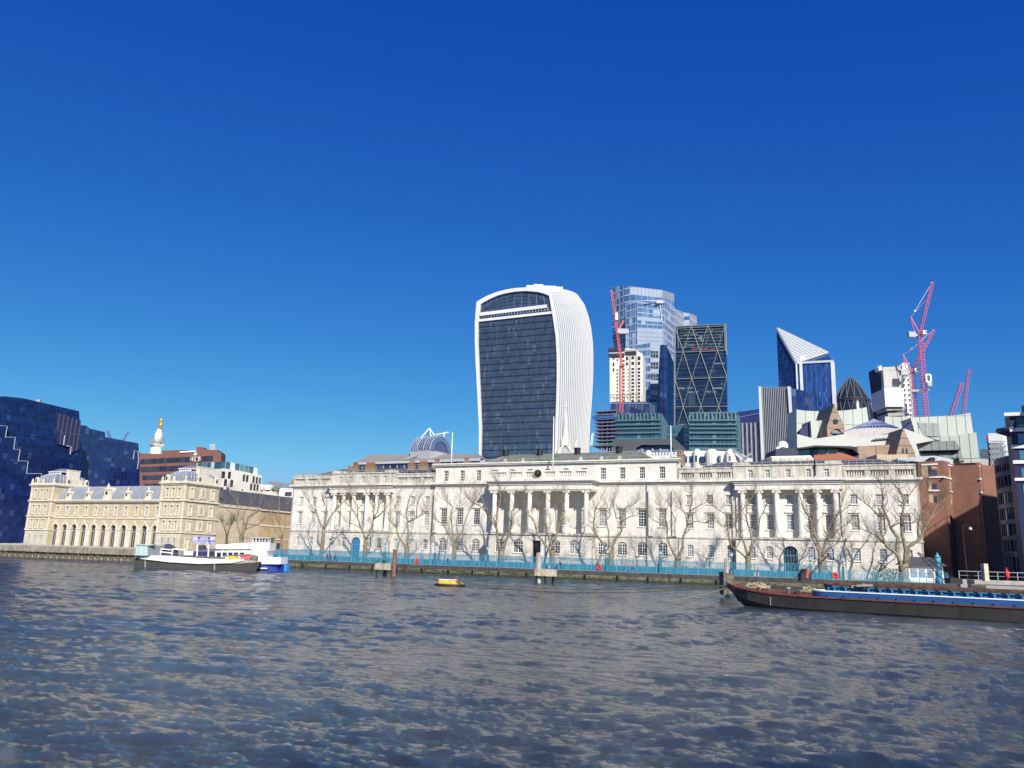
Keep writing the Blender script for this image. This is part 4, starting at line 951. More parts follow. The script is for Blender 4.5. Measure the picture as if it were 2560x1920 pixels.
for j in range(NJ + 1):
    t = j / NJ; bulge = math.sin(math.pi * t) * 1.2; row = []
    for i in range(len(outline)):
        (a0, z0), (a1, z1_) = outline[i], north[i]; a = a0 + (a1 - a0) * t; z = z0 + (z1_ - z0) * t
        if nl <= i < nl + ntp: z += bulge * .5
        a += (bulge if i >= nl + ntp else (-bulge if i < nl else 0)); row.append((a, z, -DN * t))
    rows.append(row)
b = MB(); n = len(outline); vs = [ps.P(a, z, d) for r_ in rows for a, z, d in r_]
fsx = [(j * n + i, j * n + i + 1, (j + 1) * n + i + 1, (j + 1) * n + i) for j in range(NJ) for i in range(n - 1)]; fsx.append(tuple(NJ * n + i for i in range(n)))
b.add(vs, fsx); b.build('curved_skin', mat('fin_backing', (.30, .32, .36), .5, var=.05), WT)
b = MB()
for j in range(NJ + 1):
    for i in range(n - 1):
        (a0, z0, d0), (a1, z1_, d1) = rows[j][i], rows[j][i + 1]
        nx, nz = (z1_ - z0), -(a1 - a0); L = math.hypot(nx, nz) or 1; nx, nz = -nx / L, -nz / L
        if nx * (a0 - 22) + nz * (z0 - 75) < 0: nx, nz = -nx, -nz
        e = .45; w__ = .30
        q = [ps.P(a0, z0, d0 + w__), ps.P(a1, z1_, d1 + w__), ps.P(a1 + nx * e, z1_ + nz * e, d1 + w__), ps.P(a0 + nx * e, z0 + nz * e, d0 + w__), ps.P(a0, z0, d0 - w__), ps.P(a1, z1_, d1 - w__), ps.P(a1 + nx * e, z1_ + nz * e, d1 - w__), ps.P(a0 + nx * e, z0 + nz * e, d0 - w__)]
        b.add(q, [(0, 1, 2, 3), (7, 6, 5, 4), (3, 2, 6, 7), (0, 4, 5, 1)])
b.build('fins', FRAMEW, WT)
# roof plant
b = MB(); pr9 = Plane(ps.P(0, 0, -22).xy, ps.P(10, 0, -22).xy)
for u, v, w__, h in ((650, 104, 9, 1.8), (690, 96, 6, 2.2), (760, 106, 12, 1.6), (840, 114, 9, 1.4)):
    P = pr9.P(*pr9.m(*zW(u, v))); b.box(P.x - w__ / 2, P.x + w__ / 2, P.y - 3, P.y + 3, P.z - 7, P.z + h * .3)
b.build('roof_plant', FRAMEW, WT)
# white frame round the glass: ring between the outlines
b = MB()
oA = resamp(outline[:nl], 12) + resamp(outline[nl - 1:nl + ntp], 12)[1:] + resamp(outline[nl + ntp - 1:], 12)[1:]
gA = resamp(gout[:len(gl)], 12) + resamp(gout[len(gl) - 1:len(gl) + len(gt)], 12)[1:] + resamp(gout[len(gl) + len(gt) - 1:], 12)[1:]
for i in range(len(oA) - 1):
    ps.ext(b, [oA[i], oA[i + 1], gA[i + 1], gA[i]], 1.6, -1.5)
b.build('face_frame', FRAMEW, WT)
WG = glass('tower_glass', (.03, .046, .085), (.052, .08, .135), 1.5, 3.95, .12, spec=.7, cc=(.08, .115, .16), cfrac=.05)
b = MB(); ps.ext(b, gA, .2, -1); b.build('glass_face', WG, WT)
zt0, zt1 = ps.m(*zW(170, 387))[1], ps.m(*zW(825, 312))[1]; ztop = (zt0 + zt1) / 2
b = MB(); ps.hb(b, gA, 3.95, .38, .42, 1.6, dd=-.1, zhi=ztop - 1); b.build('floor_bands', mat('dark_band', (.012, .015, .022), .4), WT)
b = MB(); ps.vb(b, gA, 1.5, .10, .36, dd=-.15, zhi=ztop); ps.hb(b, gA, .8, .08, .32, 1.6, dd=-.15, zlo=70, zhi=ztop); b.build('glazing_bars', mat('slate_bar', (.07, .085, .11), .4), WT)
b = MB()
for (l, r_, h) in (((170, 387), (828, 314), 1.5), ((182, 328), (770, 256), 2.0)):
    A0, A1 = ps.m(*zW(*l)), ps.m(*zW(*r_)); ps.ext(b, [(A0[0], A0[1]), (A1[0], A1[1]), (A1[0], A1[1] - h), (A0[0], A0[1] - h)], 1.2, 0)
b.build('terrace_edge', FRAMEW, WT)
b = MB(); A0 = pg_(ps, zW, (186, 315), (770, 250), (778, 262), (822, 300), (182, 370), (182, 330)); ps.vb(b, [ps.m(*zW(*q)) for q in ((180, 345), (820, 275), (825, 300), (178, 368))], 1.9, .35, .7, dd=-.2)
b.build('terrace_mullions', mat('pale_blue_bar', (.35, .42, .52), .4), WT)
b = MB()
for k in range(9):
    P0 = ps.m(*zW(190 + k * 70, 315 - k * 7)); P1 = ps.m(*zW(240 + k * 62, 230 - min(k, 5) * 18 + max(0, k - 5) * 8)); b.bar(ps.P(*P0, .35), ps.P(P1[0], P1[1], .35), .3, .25)
for t in (.3, .55, .8):
    P = [ps.P(*ps.m(*zW(u, 315 - (u - 190) * .1 - t * 130 * math.sin(math.pi * (u - 170) / 660))), .35) for u in range(220, 790, 60)]; b.tube(P, .14, 4)
b.build('atrium_ribs', mat('navy_rib', (.03, .05, .12), .4), WT)

# ------------------------------------------------------------------ helper for simple faceted glass towers
def facet(parent, name, f, quad, Ys, m, floor=4.0, bandm=None, band=.5, mull=3.0, mullm=None, mw=.25, depth=-12, d=.25, z0=1.6):
    """quad: traced outline of one vertical facet; Ys: distance at its left and right ends"""
    p = plane(f(*quad[0])[0], Ys[0], f(*quad[1])[0], Ys[1], f(*quad[0])[1]); pts = [p.m(*f(*q)) for q in quad]
    b = MB(); p.ext(b, pts, 0, depth); o = b.build(name, m, parent)
    if bandm: b = MB(); p.hb(b, pts, floor, band, d, z0, dd=-.02); b.build('floor_bands', bandm, o)
    if mullm: b = MB(); p.vb(b, pts, mull, mw, d + .1, dd=-.02); b.build('mullions', mullm, o)
    return p, pts, o
SIL = mat('silver_band', (.38, .43, .52), .35, metal=.3, var=.06, scale=.05)
LILAC = mat('pale_louvre', (.34, .385, .47), .5, var=.08, scale=.05)
GREYL = mat('grey_louvre', (.25, .26, .32), .5, var=.08, scale=.05)
BG22 = glass('sky_glass', (.05, .11, .24), (.11, .22, .40), 4, 8, .08, spec=.9, cc=(.35, .50, .60), cfrac=.08)
T2 = tower('faceted_skyscraper', 'tallest stepped skyscraper of pale blue glass and silver bands behind the cranes', 'skyscraper', 800, 1600)
facet(T2, 'glass_face', zA, [(182, 100), (290, 85), (298, 1300), (178, 1300)], (830, 812), BG22, 7.5, LILAC, 1.6, 6, SIL, .5)
facet(T2, 'glass_face', zA, [(290, 85), (338, 92), (338, 300), (293, 300)], (812, 808), BG22, 7.5, LILAC, 1.4, 6, SIL, .5)
facet(T2, 'louvre_face', zA, [(338, 92), (622, 125), (622, 195), (338, 160)], (808, 800), LILAC, 13, GREYL, .8, 4, SIL, .5)
facet(T2, 'glass_face', zA, [(338, 160), (622, 195), (622, 300), (338, 300)], (808, 800), BG22, 7.5, SIL, .9, 6, SIL, .4)
facet(T2, 'louvre_face', zA, [(622, 125), (725, 158), (725, 220), (622, 198)], (800, 825), GREYL, 4, LILAC, .5, 4, SIL, .3)
facet(T2, 'glass_face', zA, [(622, 198), (725, 220), (728, 300), (622, 300)], (800, 825), BG22, 7.5, LILAC, 1.4, 4.5, SIL, .5)
facet(T2, 'lower_glass_face', zA, [(300, 248), (400, 225), (400, 1300), (292, 1300)], (796, 786), BG22, 7.5, LILAC, 1.4, 6, SIL, .5)
p22, pts22, o22 = facet(T2, 'lower_glass_face', zA, [(400, 225), (622, 250), (628, 1300), (400, 1300)], (786, 780), BG22, 7.5, None)
b = MB()
for v0, v1 in ((228, 240), (272, 280), (318, 328), (358, 392), (418, 426), (455, 615)):
    p22.ext(b, pg_(p22, zA, (400, v0), (624, v0 + 25 - (v0 - 228) * .05), (624, v1 + 25 - (v0 - 228) * .05), (400, v1)), .3, .05)
b.build('silver_band', SIL, o22)
b = MB()
for v in (492, 530, 568): p22.ext(b, pg_(p22, zA, (400, v), (625, v + 12), (625, v + 14), (400, v + 2)), .45, .3)
b.build('band_joint', GREYL, o22)
b = MB(); p22.vb(b, pts22, 5, .35, .5, dd=-.3, zlo=p22.m(*zA(500, 700))[1]); b.build('mullions', SIL, o22)
facet(T2, 'grey_face', zA, [(624, 258), (725, 285), (725, 1300), (628, 1300)], (780, 812), BG22, 7.5, LILAC, 2.6, 5, GREYL, .6)
facet(T2, 'stepped_face', zA, [(725, 285), (808, 322), (815, 1300), (725, 1300)], (812, 842), GREYL, 8, LILAC, 2.4, 7, SIL, .6)
facet(T2, 'stepped_face', zA, [(808, 322), (862, 330), (870, 1300), (815, 1300)], (842, 840), LILAC, 12, BG22, 4.0, 7, SIL, .6)
facet(T2, 'stepped_face', zA, [(862, 330), (925, 352), (930, 1300), (870, 1300)], (840, 856), GREYL, 8, LILAC, 2.4, 7, SIL, .6)
facet(T2, 'base_block', zA, [(400, 610), (515, 590), (520, 1300), (430, 1300)], (772, 765), BG22, 8, LILAC, 3.0, 5, SIL, .5)
pb_, ptb, ob = facet(T2, 'base_block', zA, [(515, 590), (600, 602), (605, 1300), (520, 1300)], (765, 762), LILAC, 20, None)
for k in range(5):
    b = MB(); v = 660 + k * 98; pb_.ext(b, pg_(pb_, zA, (520, v), (585, v + 4), (585, v + 62), (520, v + 58)), .2, -.3); w_o = b.build('ribbon_window', PANE_D, T2)
    b = MB(); pb_.vb(b, pg_(pb_, zA, (520, v), (585, v + 4), (585, v + 62), (520, v + 58)), 2.6, .5, .4, dd=-.1); pb_.hb(b, pg_(pb_, zA, (520, v), (585, v + 4), (585, v + 62), (520, v + 58)), 4, .6, .4, dd=-.1); b.build('mullion', SIL, w_o)
# building maintenance arm on its roof
b = MB(); P = p22.P(*p22.m(*zA(600, 235)), 1); b.box(P.x - 4, P.x + 3, P.y - 2, P.y + 2, P.z - 1.5, P.z + 1.2); b.bar((P.x, P.y, P.z - 1), (P.x + 2, P.y, P.z - 22), .8); b.bar((P.x - 14, P.y, P.z + 1.5), (P.x + 4, P.y, P.z + .5), .8); b.build('cleaning_cradle', mat('cradle_grey', (.4, .42, .45), .5), T2)

# dark blue glass tower with slanted shoulder
T3 = tower('slanted_tower', 'dark blue glass tower with slanted shoulder between silver skyscraper and braced tower', 'skyscraper', 720, 1670)
NAVY = glass('navy_glass', (.008, .018, .075), (.014, .036, .13), 3, 4, .25, spec=.5, cc=(.05, .09, .2), cfrac=.03)
facet(T3, 'glass_face', zA, [(600, 640), (630, 606), (628, 1700), (560, 1700), (585, 900)], (706, 700), NAVY, 4, MATS['navy_spandrel'], .5, 3, None, depth=-4)
facet(T3, 'glass_face', zA, [(630, 606), (676, 652), (722, 770), (724, 1700), (628, 1700)], (700, 715), NAVY, 7.6, mat('navy_line', (.04, .08, .20), .4), .5, 3, None, depth=-3)

# braced wedge tower
T4 = tower('braced_tower', 'dark glass tower crossed by a grid of pale steel diamond bracing', 'skyscraper', 690, 1750)
LG = glass('braced_glass', (.006, .012, .035), (.014, .026, .07), 6, 4, .08, spec=.5, cc=(.035, .05, .075), cfrac=.07)
p4 = plane(zA(728, 0)[0], 698, zA(1190, 0)[0], 684, 1000)
pts = pg_(p4, zA, (732, 452), (1180, 426), (1186, 670), (1200, 1700), (728, 1700)); b = MB(); p4.ext(b, pts, 0, -14); b.build('glass_body', LG, T4)
STB = mat('pale_steel', (.115, .14, .155), .5, var=.08)
b = MB(); p4.hb(b, pts, 4.0, .5, .25, 1.6, dd=-.02); b.build('floor_bands', mat('blue_band', (.03, .05, .11), .4), T4)
b = MB(); L_ = [(732, 452), (1180, 426)]
def nb(q0, q1, w__=.5, d=.9): b.bar(p4.P(*p4.m(*zA(*q0)), d), p4.P(*p4.m(*zA(*q1)), d), w__, .8)
r0_ = [(732, 452), (875, 445), (1022, 435), (1172, 428)]; r1_ = [(805, 670), (955, 665), (1108, 662)]; r2_ = [(735, 912), (880, 908), (1035, 902), (1190, 896)]; r3_ = [(805, 1155), (962, 1150), (1118, 1152)]; r4_ = [(735, 1395), (880, 1390), (1038, 1390), (1200, 1385)]
for up, dn in ((r0_, r1_), (r2_, r1_), (r2_, r3_), (r4_, r3_)):
    for i, q in enumerate(dn): nb(up[i], q); nb(up[i + 1], q)
for a_, e_ in (((728, 676), (1188, 660)), ((728, 912), (1192, 896)), ((726, 1157), (1198, 1152)), ((728, 450), (1182, 426)), ((735, 465), (1176, 442))): nb(a_, e_, .8)
nb((734, 450), (729, 1700), .9); nb((1180, 426), (1188, 700), .9); nb((1168, 430), (1176, 660), .7); nb((752, 452), (764, 640), .5)
b.build('diamond_bracing', STB, T4)
random.seed(11)
b = MB()
for k in range(7):      # open roof storeys: decks and plant
    v = 470 + k * 26; p4.ext(b, pg_(p4, zA, (775, v + 8), (1150, v - 4), (1150, v), (775, v + 12)), .9, .1)
for k in range(26):
    u = random.uniform(780, 1130); v = random.uniform(465, 625); w__ = random.uniform(8, 40); p4.ext(b, pg_(p4, zA, (u, v), (u + w__, v - 1), (u + w__, v + 7), (u, v + 8)), .7, .1)
b.build('roof_decks', mat('deck_grey', (.13, .17, .18), .6, var=.3, scale=.1), T4)
b = MB()
for u0, u1 in ((878, 940), (955, 1030), (1042, 1086)): p4.ext(b, pg_(p4, zA, (u0, 640), (u1, 636), (u1, 655), (u0, 662)), .7, .1)
b.build('red_panel', mat('red_panel', (.13, .03, .035), .5), T4)
b = MB()
for u, v, w__, h in ((1070, 772, 100, 7), (760, 988, 60, 10), (835, 985, 55, 8), (1070, 985, 80, 10), (840, 1022, 50, 9), (900, 1020, 40, 8), (1000, 1020, 50, 8), (1060, 1020, 40, 8), (1142, 945, 8, 14), (780, 1065, 8, 8), (835, 608, 70, 8), (1030, 600, 35, 8), (870, 512, 60, 6), (760, 1308, 60, 6)):
    p4.ext(b, pg_(p4, zA, (u, v), (u + w__, v - w__ * .02), (u + w__, v + h), (u, v + h)), .5, .2)
b.build('lit_storey', mat('pale_blind', (.16, .22, .24), .4), T4)

# concrete core under construction with red crane in front
T5 = tower('concrete_core', 'pale concrete core of an unfinished tower with rows of square openings', 'unfinished building', 650, 1560)
CONC = mat('pale_concrete', (.62, .60, .53), .85, var=.06, scale=.08)
p5 = plane(zA(155, 0)[0], 655, zA(448, 0)[0], 648, 1000)
pts = pg_(p5, zA, (155, 700), (288, 700), (288, 655), (395, 655), (410, 668), (447, 685), (450, 1120), (158, 1120)); b = MB(); p5.ext(b, pts, 0, -25); b.build('concrete_wall', CONC, T5)
b = MB(); p5.ext(b, pg_(p5, zA, (143, 642), (282, 636), (282, 664), (143, 668)), 2, -26); p5.ext(b, pg_(p5, zA, (143, 688), (286, 684), (286, 714), (150, 712)), 1.5, -25.5); b.build('formwork_screen', mat('formwork_navy', (.02, .02, .07), .6), T5)
b = MB(); p5.ext(b, pg_(p5, zA, (150, 664), (282, 660), (282, 690), (150, 690)), .6, -24); p5.ext(b, pg_(p5, zA, (302, 618), (318, 616), (320, 642), (302, 642)), -6, -9); p5.ext(b, pg_(p5, zA, (290, 640), (392, 645), (390, 656), (290, 652)), .5, -24); b.build('upper_lift', CONC, T5)
OPD = mat('opening_dark', (.02, .02, .04), .8)
ow = {}
def opening(u, v, w__, h, m=OPD):
    a0, za = p5.m(*zA(u, v)); a1, zb = p5.m(*zA(u + w__, v + h)); b = MB(); p5.bx(b, a0, a1, zb, za, .15, -.6); return b.build('opening', m, T5)
for k in range(11):
    v = 812 + k * 31
    opening(348, v, 24, 18); opening(403, v - 2, 22, 19); opening(268, v + 4, 20, 17); opening(218, v + 12, 11, 9); opening(218, v + 24 - 2, 11, 5)
for u, v, w__, h in ((348, 708, 24, 26), (348, 758, 24, 26), (403, 710, 24, 32), (403, 758, 22, 26), (300, 712, 20, 32), (300, 762, 18, 26), (268, 742, 20, 14), (268, 776, 20, 14), (218, 735, 12, 14), (183, 725, 14, 12), (183, 765, 14, 30), (183, 815, 14, 26)): opening(u, v, w__, h)
for q in ((292, 665, 100, 36),):
    opening(*q)
for k, s_ in enumerate(('47', '46', '45', '44', '43', '42', '41', '40')): text_on(p5, s_, *zA(311, 834 + k * 31.2), 2.1, mat('number_grey', (.22, .22, .22), .8), T5, 'floor_number', .25)
b = MB(); p5.vb(b, pts, 19.0, .5, .4, a0=9, dd=-.05)
for u in (337, 392): b.bar(p5.P(*p5.m(*zA(u, 705)), .5), p5.P(*p5.m(*zA(u + 2, 1100)), .5), .5)
b.build('joint', mat('conc_joint', (.25, .24, .22), .8), T5)
# steel and glass lower floors
pf_ = plane(zA(165, 0)[0], 640, zA(500, 0)[0], 635, 1000)
for q, Ya in (([(165, 1112), (495, 1108), (500, 1700), (168, 1700)], (640, 634)), ([(495, 1108), (555, 1155), (560, 1700), (500, 1700)], (634, 650))):
    facet(T5, 'lower_floors', zA, q, Ya, glass('site_glass', (.012, .02, .06), (.04, .07, .15), 3, 4, .1, spec=.8), 8.5, mat('site_edge', (.18, .2, .3), .6), .7, 5, mat('site_post', (.14, .17, .28), .6), .35)
b = MB()
for k in range(12): u = 165 + k * 25; b.bar(pf_.P(*pf_.m(*zA(u, 1050)), 1), pf_.P(*pf_.m(*zA(u, 1105)), 1), .35)
for v in (1050, 1075): b.bar(pf_.P(*pf_.m(*zA(160, v)), 1), pf_.P(*pf_.m(*zA(420, v)), 1), .35)
for k in range(6): u = 180 + k * 40; b.bar(pf_.P(*pf_.m(*zA(u, 1050)), 1), pf_.P(*pf_.m(*zA(u + 30, 1100)), 1), .35)
b.build('site_railing', mat('scaffold_olive', (.16, .15, .10), .7), T5)

# unfinished floor slabs building
T6 = tower('slab_building', 'unfinished building of open dark floor slabs right of the flared tower', 'unfinished building', 430, 1520)
p6 = plane(zA(10, 0)[0], 430, zA(215, 0)[0], 424, 1050)
b = MB(); p6.ext(b, pg_(p6, zA, (120, 1040), (155, 1040), (158, 1620), (124, 1620)), -40, -60); b.build('dark_shaft', mat('dark_shaft', (.02, .022, .08), .5), T6)
b = MB(); p6.ext(b, pg_(p6, zA, (50, 1165), (160, 1160), (215, 1165), (215, 1620), (60, 1620)), -14, -18); b.build('core', mat('core_violet', (.035, .035, .09), .8), T6)
vs_ = [1192, 1222, 1262, 1292, 1323, 1356, 1388, 1420, 1452, 1495, 1560]
for k, v in enumerate(vs_):
    b = MB(); l = 22 if v < 1240 or v > 1300 else 18; l = 0 if v > 1480 else l; A0 = p6.m(*zA(l, v)); A1 = p6.m(*zA(215, v - 3)); zc = (A0[1] + A1[1]) / 2
    p6.bx(b, A0[0], A1[0], zc - .32, zc + .32, 0, -16); b.build('floor_slab', mat('slab_grey', (.13, .13, .20), .8), T6)
b = MB()
for u in (85, 130, 175, 210): A0 = p6.m(*zA(u, 1180)); A1 = p6.m(*zA(u, 1620)); p6.bx(b, A0[0] - .3, A0[0] + .3, 1.6, A0[1], -1, -1.6)
for k in range(24): A0 = p6.m(*zA(20 + k * 8, 1250)); A1 = p6.m(*zA(20 + k * 8, 1262)); 
b.build('column_row', mat('slab_post', (.16, .16, .24), .8), T6)
b = MB(); p6.ext(b, pg_(p6, zA, (0, 1240), (215, 1228), (215, 1250), (5, 1262)), .3, 0); b.build('safety_mesh', mat('blue_mesh', (.03, .10, .30), .7), T6)
b = MB(); p6.ext(b, pg_(p6, zA, (40, 1480), (180, 1475), (180, 1482), (40, 1488)), .3, 0); b.build('safety_mesh', mat('green_mesh', (.10, .28, .16), .7), T6)
b = MB(); p6.vb(b, pg_(p6, zA, (0, 1525), (215, 1518), (215, 1620), (0, 1620)), 1.6, .25, .3, dd=.1); b.build('railing', mat('pale_rail2', (.3, .34, .45), .6), T6)
b = MB(); b.bar(p6.P(*p6.m(*zA(5, 1500)), 1), p6.P(*p6.m(*zA(18, 1385)), 1), .3); b.bar(p6.P(*p6.m(*zA(-8, 1495)), 1), p6.P(*p6.m(*zA(8, 1390)), 1), .3); b.build('hoist_mast', WHITE, T6)

# pair of green glass office blocks
TEAL = glass('teal_glass', (.02, .06, .09), (.045, .11, .15), 1.6, 3.9, .1, spec=.6, cc=(.11, .21, .23), cfrac=.09)
TBAND = mat('teal_band', (.10, .17, .20), .4, var=.08, scale=.1); TLIGHT = mat('teal_fin', (.07, .14, .18), .4)
T7 = tower('green_office', 'green glass office blocks stepping down to a lower middle behind the green roof', 'office building', 345, 1650)
for q, Ya, dd in (([(205, 1216), (610, 1212), (612, 1620), (208, 1620)], (352, 346), -14), ([(612, 1212), (665, 1312), (668, 1620), (612, 1620)], (346, 362), -3), ([(640, 1322), (805, 1322), (808, 1620), (640, 1620)], (358, 357), -8), ([(858, 1206), (1276, 1203), (1290, 1620), (864, 1620)], (344, 340), -14), ([(1276, 1203), (1302, 1262), (1318, 1620), (1290, 1620)], (340, 354), -3)):
    p, pts, o = facet(T7, 'glass_block', zA, q, Ya, TEAL, 3.9, TBAND, .35, 1.6, TLIGHT, .16, depth=dd)
for q, Ya in (((205, 610), (352, 346)), ((858, 1276), (344, 340))):
    p = plane(zA(q[0], 0)[0], Ya[0], zA(q[1], 0)[0], Ya[1], 1040); b = MB(); pg = pg_(p, zA, (q[0], 1214), (q[1], 1210), (q[1], 1275), (q[0], 1279)); p.vb(b, pg, 1.6, .5, .9, dd=-.3); b.build('roof_louvre', TBAND, T7)
    b = MB()
    for v in (1279, 1318, 1352, 1390, 1440, 1490, 1535): A0 = p.m(*zA(q[0], v)); A1 = p.m(*zA(q[1], v - 6)); zc = (A0[1] + A1[1]) / 2; p.bx(b, A0[0], A1[0], zc - .3, zc + .3, 1.0, 0)
    b.build('walkway', TLIGHT, T7)

# dark grey mansard roof block
T8 = tower('dark_roof_block', 'low block with broad dark grey roof below the green glass offices', 'office building', 262, 1600)
p8 = plane(zA(185, 0)[0], 266, zA(800, 0)[0], 258, 1110); DG = mat('dark_zinc', (.075, .08, .09), .6, var=.1, scale=.1)
b = MB(); p8.ext(b, pg_(p8, zA, (183, 1448), (250, 1442), (735, 1440), (810, 1522), (810, 1560), (740, 1545), (690, 1490), (440, 1490), (390, 1515), (390, 1640), (183, 1640)), 0, -14); b.build('zinc_roof', DG, T8)
b = MB(); p8.ext(b, pg_(p8, zA, (385, 1505), (700, 1490), (790, 1560), (790, 1650), (385, 1650)), -1.4, -12); b.build('glazed_storey', glass('indigo_glass', (.015, .02, .08), (.05, .07, .18), 2, 5, .1, cc=(.2, .25, .4), cfrac=.05), T8)
b = MB()
for u in (435, 530, 600): a, z = p8.m(*zA(u, 1520)); p8.bx(b, a - .35, a + .35, 10, z, -.9, -1.5)
b.build('pier', mat('grey_pier', (.3, .3, .32), .7), T8)
# white rounded-bay building
T9 = tower('rounded_bay_building', 'white building with rounded turret bays behind the customs house roof', 'office building', 232, 1780)
p9 = plane(zA(0, 0)[0], 236, zA(1305, 0)[0], 214, 1150)
b = MB(); p9.ext(b, pg_(p9, zA, (0, 1572), (390, 1560), (600, 1550), (1010, 1540), (1180, 1545), (1300, 1560), (1310, 1760), (0, 1760)), 0, -14); b.build('white_wall', mat('white_render', (.70, .69, .64), .7, var=.05, scale=.2, streak=.08), T9)
for u, w__ in ((930, 36), (1060, 52), (1225, 42), (500, 30)):
    a, z = p9.m(*zA(u, 1532 + (12 if u == 500 else 0))); rad = w__ / 3.53 * 222 / FPX; b = MB()
    P = p9.P(a, 0, .2); b.lathe((P.x, P.y, 0), [(rad, 8), (rad, z - 1.6), (rad * .92, z - .6), (rad * .6, z), (.05, z + .2)], 16); b.build('turret_bay', MATS['white_render'], T9, True)
    b = MB()
    for k in range(7): t = -1.2 + k * .4; a_ = math.atan2(-P.y, -P.x) + t; b.bar((P.x + math.cos(a_) * rad * 1.01, P.y + math.sin(a_) * rad * 1.01, z - 6), (P.x + math.cos(a_) * rad * 1.01, P.y + math.sin(a_) * rad * 1.01, z - 1.5), .12)
    b.build('turret_rib', CREAM, T9)
for u, v, w__, h in ((810, 1592, 30, 52), (862, 1590, 28, 55), (928, 1590, 14, 52), (966, 1598, 30, 48), (1058, 1592, 28, 50), (1125, 1590, 12, 45), (1218, 1595, 18, 42), (620, 1605, 30, 10), (690, 1600, 60, 10)):
    b = MB(); p9.ext(b, pg_(p9, zA, (u, v), (u + w__, v), (u + w__, v + h), (u, v + h)), 1.5 if u > 900 else .2, -.3); b.build('window', glass('blue_window', (.01, .02, .09), (.05, .10, .25), 1.5, 2, .1), T9)
b = MB(); p9.vb(b, pg_(p9, zA, (0, 1556), (800, 1536), (800, 1570), (0, 1585)), .9, .1, .3, dd=.1); b.bar(p9.P(*p9.m(*zA(0, 1556)), .25), p9.P(*p9.m(*zA(800, 1538)), .25), .15); b.build('roof_railing', mat('grey_rail', (.30, .33, .38), .5), T9)
b = MB()
for q in (((1245, 1530), (1370, 1620)), ((1330, 1640), (1412, 1570))): b.bar(p9.P(*p9.m(*zA(*q[0])), 1), p9.P(*p9.m(*zA(*q[1])), 1), .35, .6)
b.build('glass_canopy', mat('pale_canopy', (.30, .34, .38), .4), T9)

# ribbed office with white edge fins, curved dark flank, low ribbed wing and navy wedge
T10 = tower('ribbed_office', 'tall office with dark vertical ribs between two white edge fins', 'office building', 500, 1940)
RIB = mat('grey_rib', (.20, .215, .26), .45, var=.06); RG = glass('rib_glass', (.012, .02, .035), (.06, .10, .12), 2.4, 3.6, .1, spec=.6, cc=(.16, .24, .26), cfrac=.15)
p10 = plane(zB(170, 0)[0], 500, zB(480, 0)[0], 490, 1000)
pts = pg_(p10, zB, (175, 782), (475, 782), (500, 1420), (520, 1700), (208, 1700), (200, 1540)); b = MB(); p10.ext(b, pts, 0, -20); b.build('glass_face', RG, T10)
b = MB()
for k in range(15):
    t = k / 14; u0 = 190 + t * 262; u1 = 228 + t * 262; b.bar(p10.P(*p10.m(*zB(u0, 778)), .4), p10.P(*p10.m(*zB(u1, 1690)), .4), .45, .8)
b.build('vertical_ribs', RIB, T10)
b = MB()
for q in (((160, 778), (182, 780), (222, 1700), (196, 1700)), ((460, 778), (486, 780), (520, 1420), (502, 1420))): p10.ext(b, pg_(p10, zB, *q), 2.2, -.5)
b.build('edge_fin', FRAMEW, T10)
b = MB(); A0 = p10.m(*zB(486, 790)); ctr = p10.P(A0[0], 0, -14); vs = []; nk = 10
prof = []
for k in range(nk + 1): a_ = math.pi / 2 * k / nk; prof.append(p10.P(A0[0] + 7.5 * math.sin(a_), 0, -22 * (1 - math.cos(a_))).xy[:])
prof = [tuple(q) for q in prof]; back = p10.P(A0[0], 0, -24); prof.append((back.x, back.y)); b.prism(prof, 1.6, A0[1] - .5); b.build('curved_flank', NAVY, T10)
facet(T10, 'low_wing', zB, [(-60, 1152), (170, 1146), (195, 1700), (-60, 1700)], (505, 500), glass('wing_glass', (.02, .02, .04), (.05, .05, .08), 2.4, 3.6, .2), 40, None, .5, 2.6, mat('lilac_rib', (.26, .26, .31), .5), 1.0, d=.6)
T11 = tower('navy_wedge', 'navy glass wedge roof behind the low ribbed wing', 'office building', 560, 1880)
p_ = plane(zB(-60, 0)[0], 560, zB(170, 0)[0], 556, 1060); b = MB(); p_.ext(b, pg_(p_, zB, (-70, 1035), (0, 1028), (166, 1004), (170, 1400), (-70, 1400)), 0, -20); b.build('navy_body', mat('navy_body', (.008, .015, .10), .3, spec=.7), T11)
b = MB(); b.bar(p_.P(*p_.m(*zB(-60, 1095)), .3), p_.P(*p_.m(*zB(166, 1050)), .3), .5); b.build('seam', mat('steel_seam', (.10, .14, .3), .5), T11)

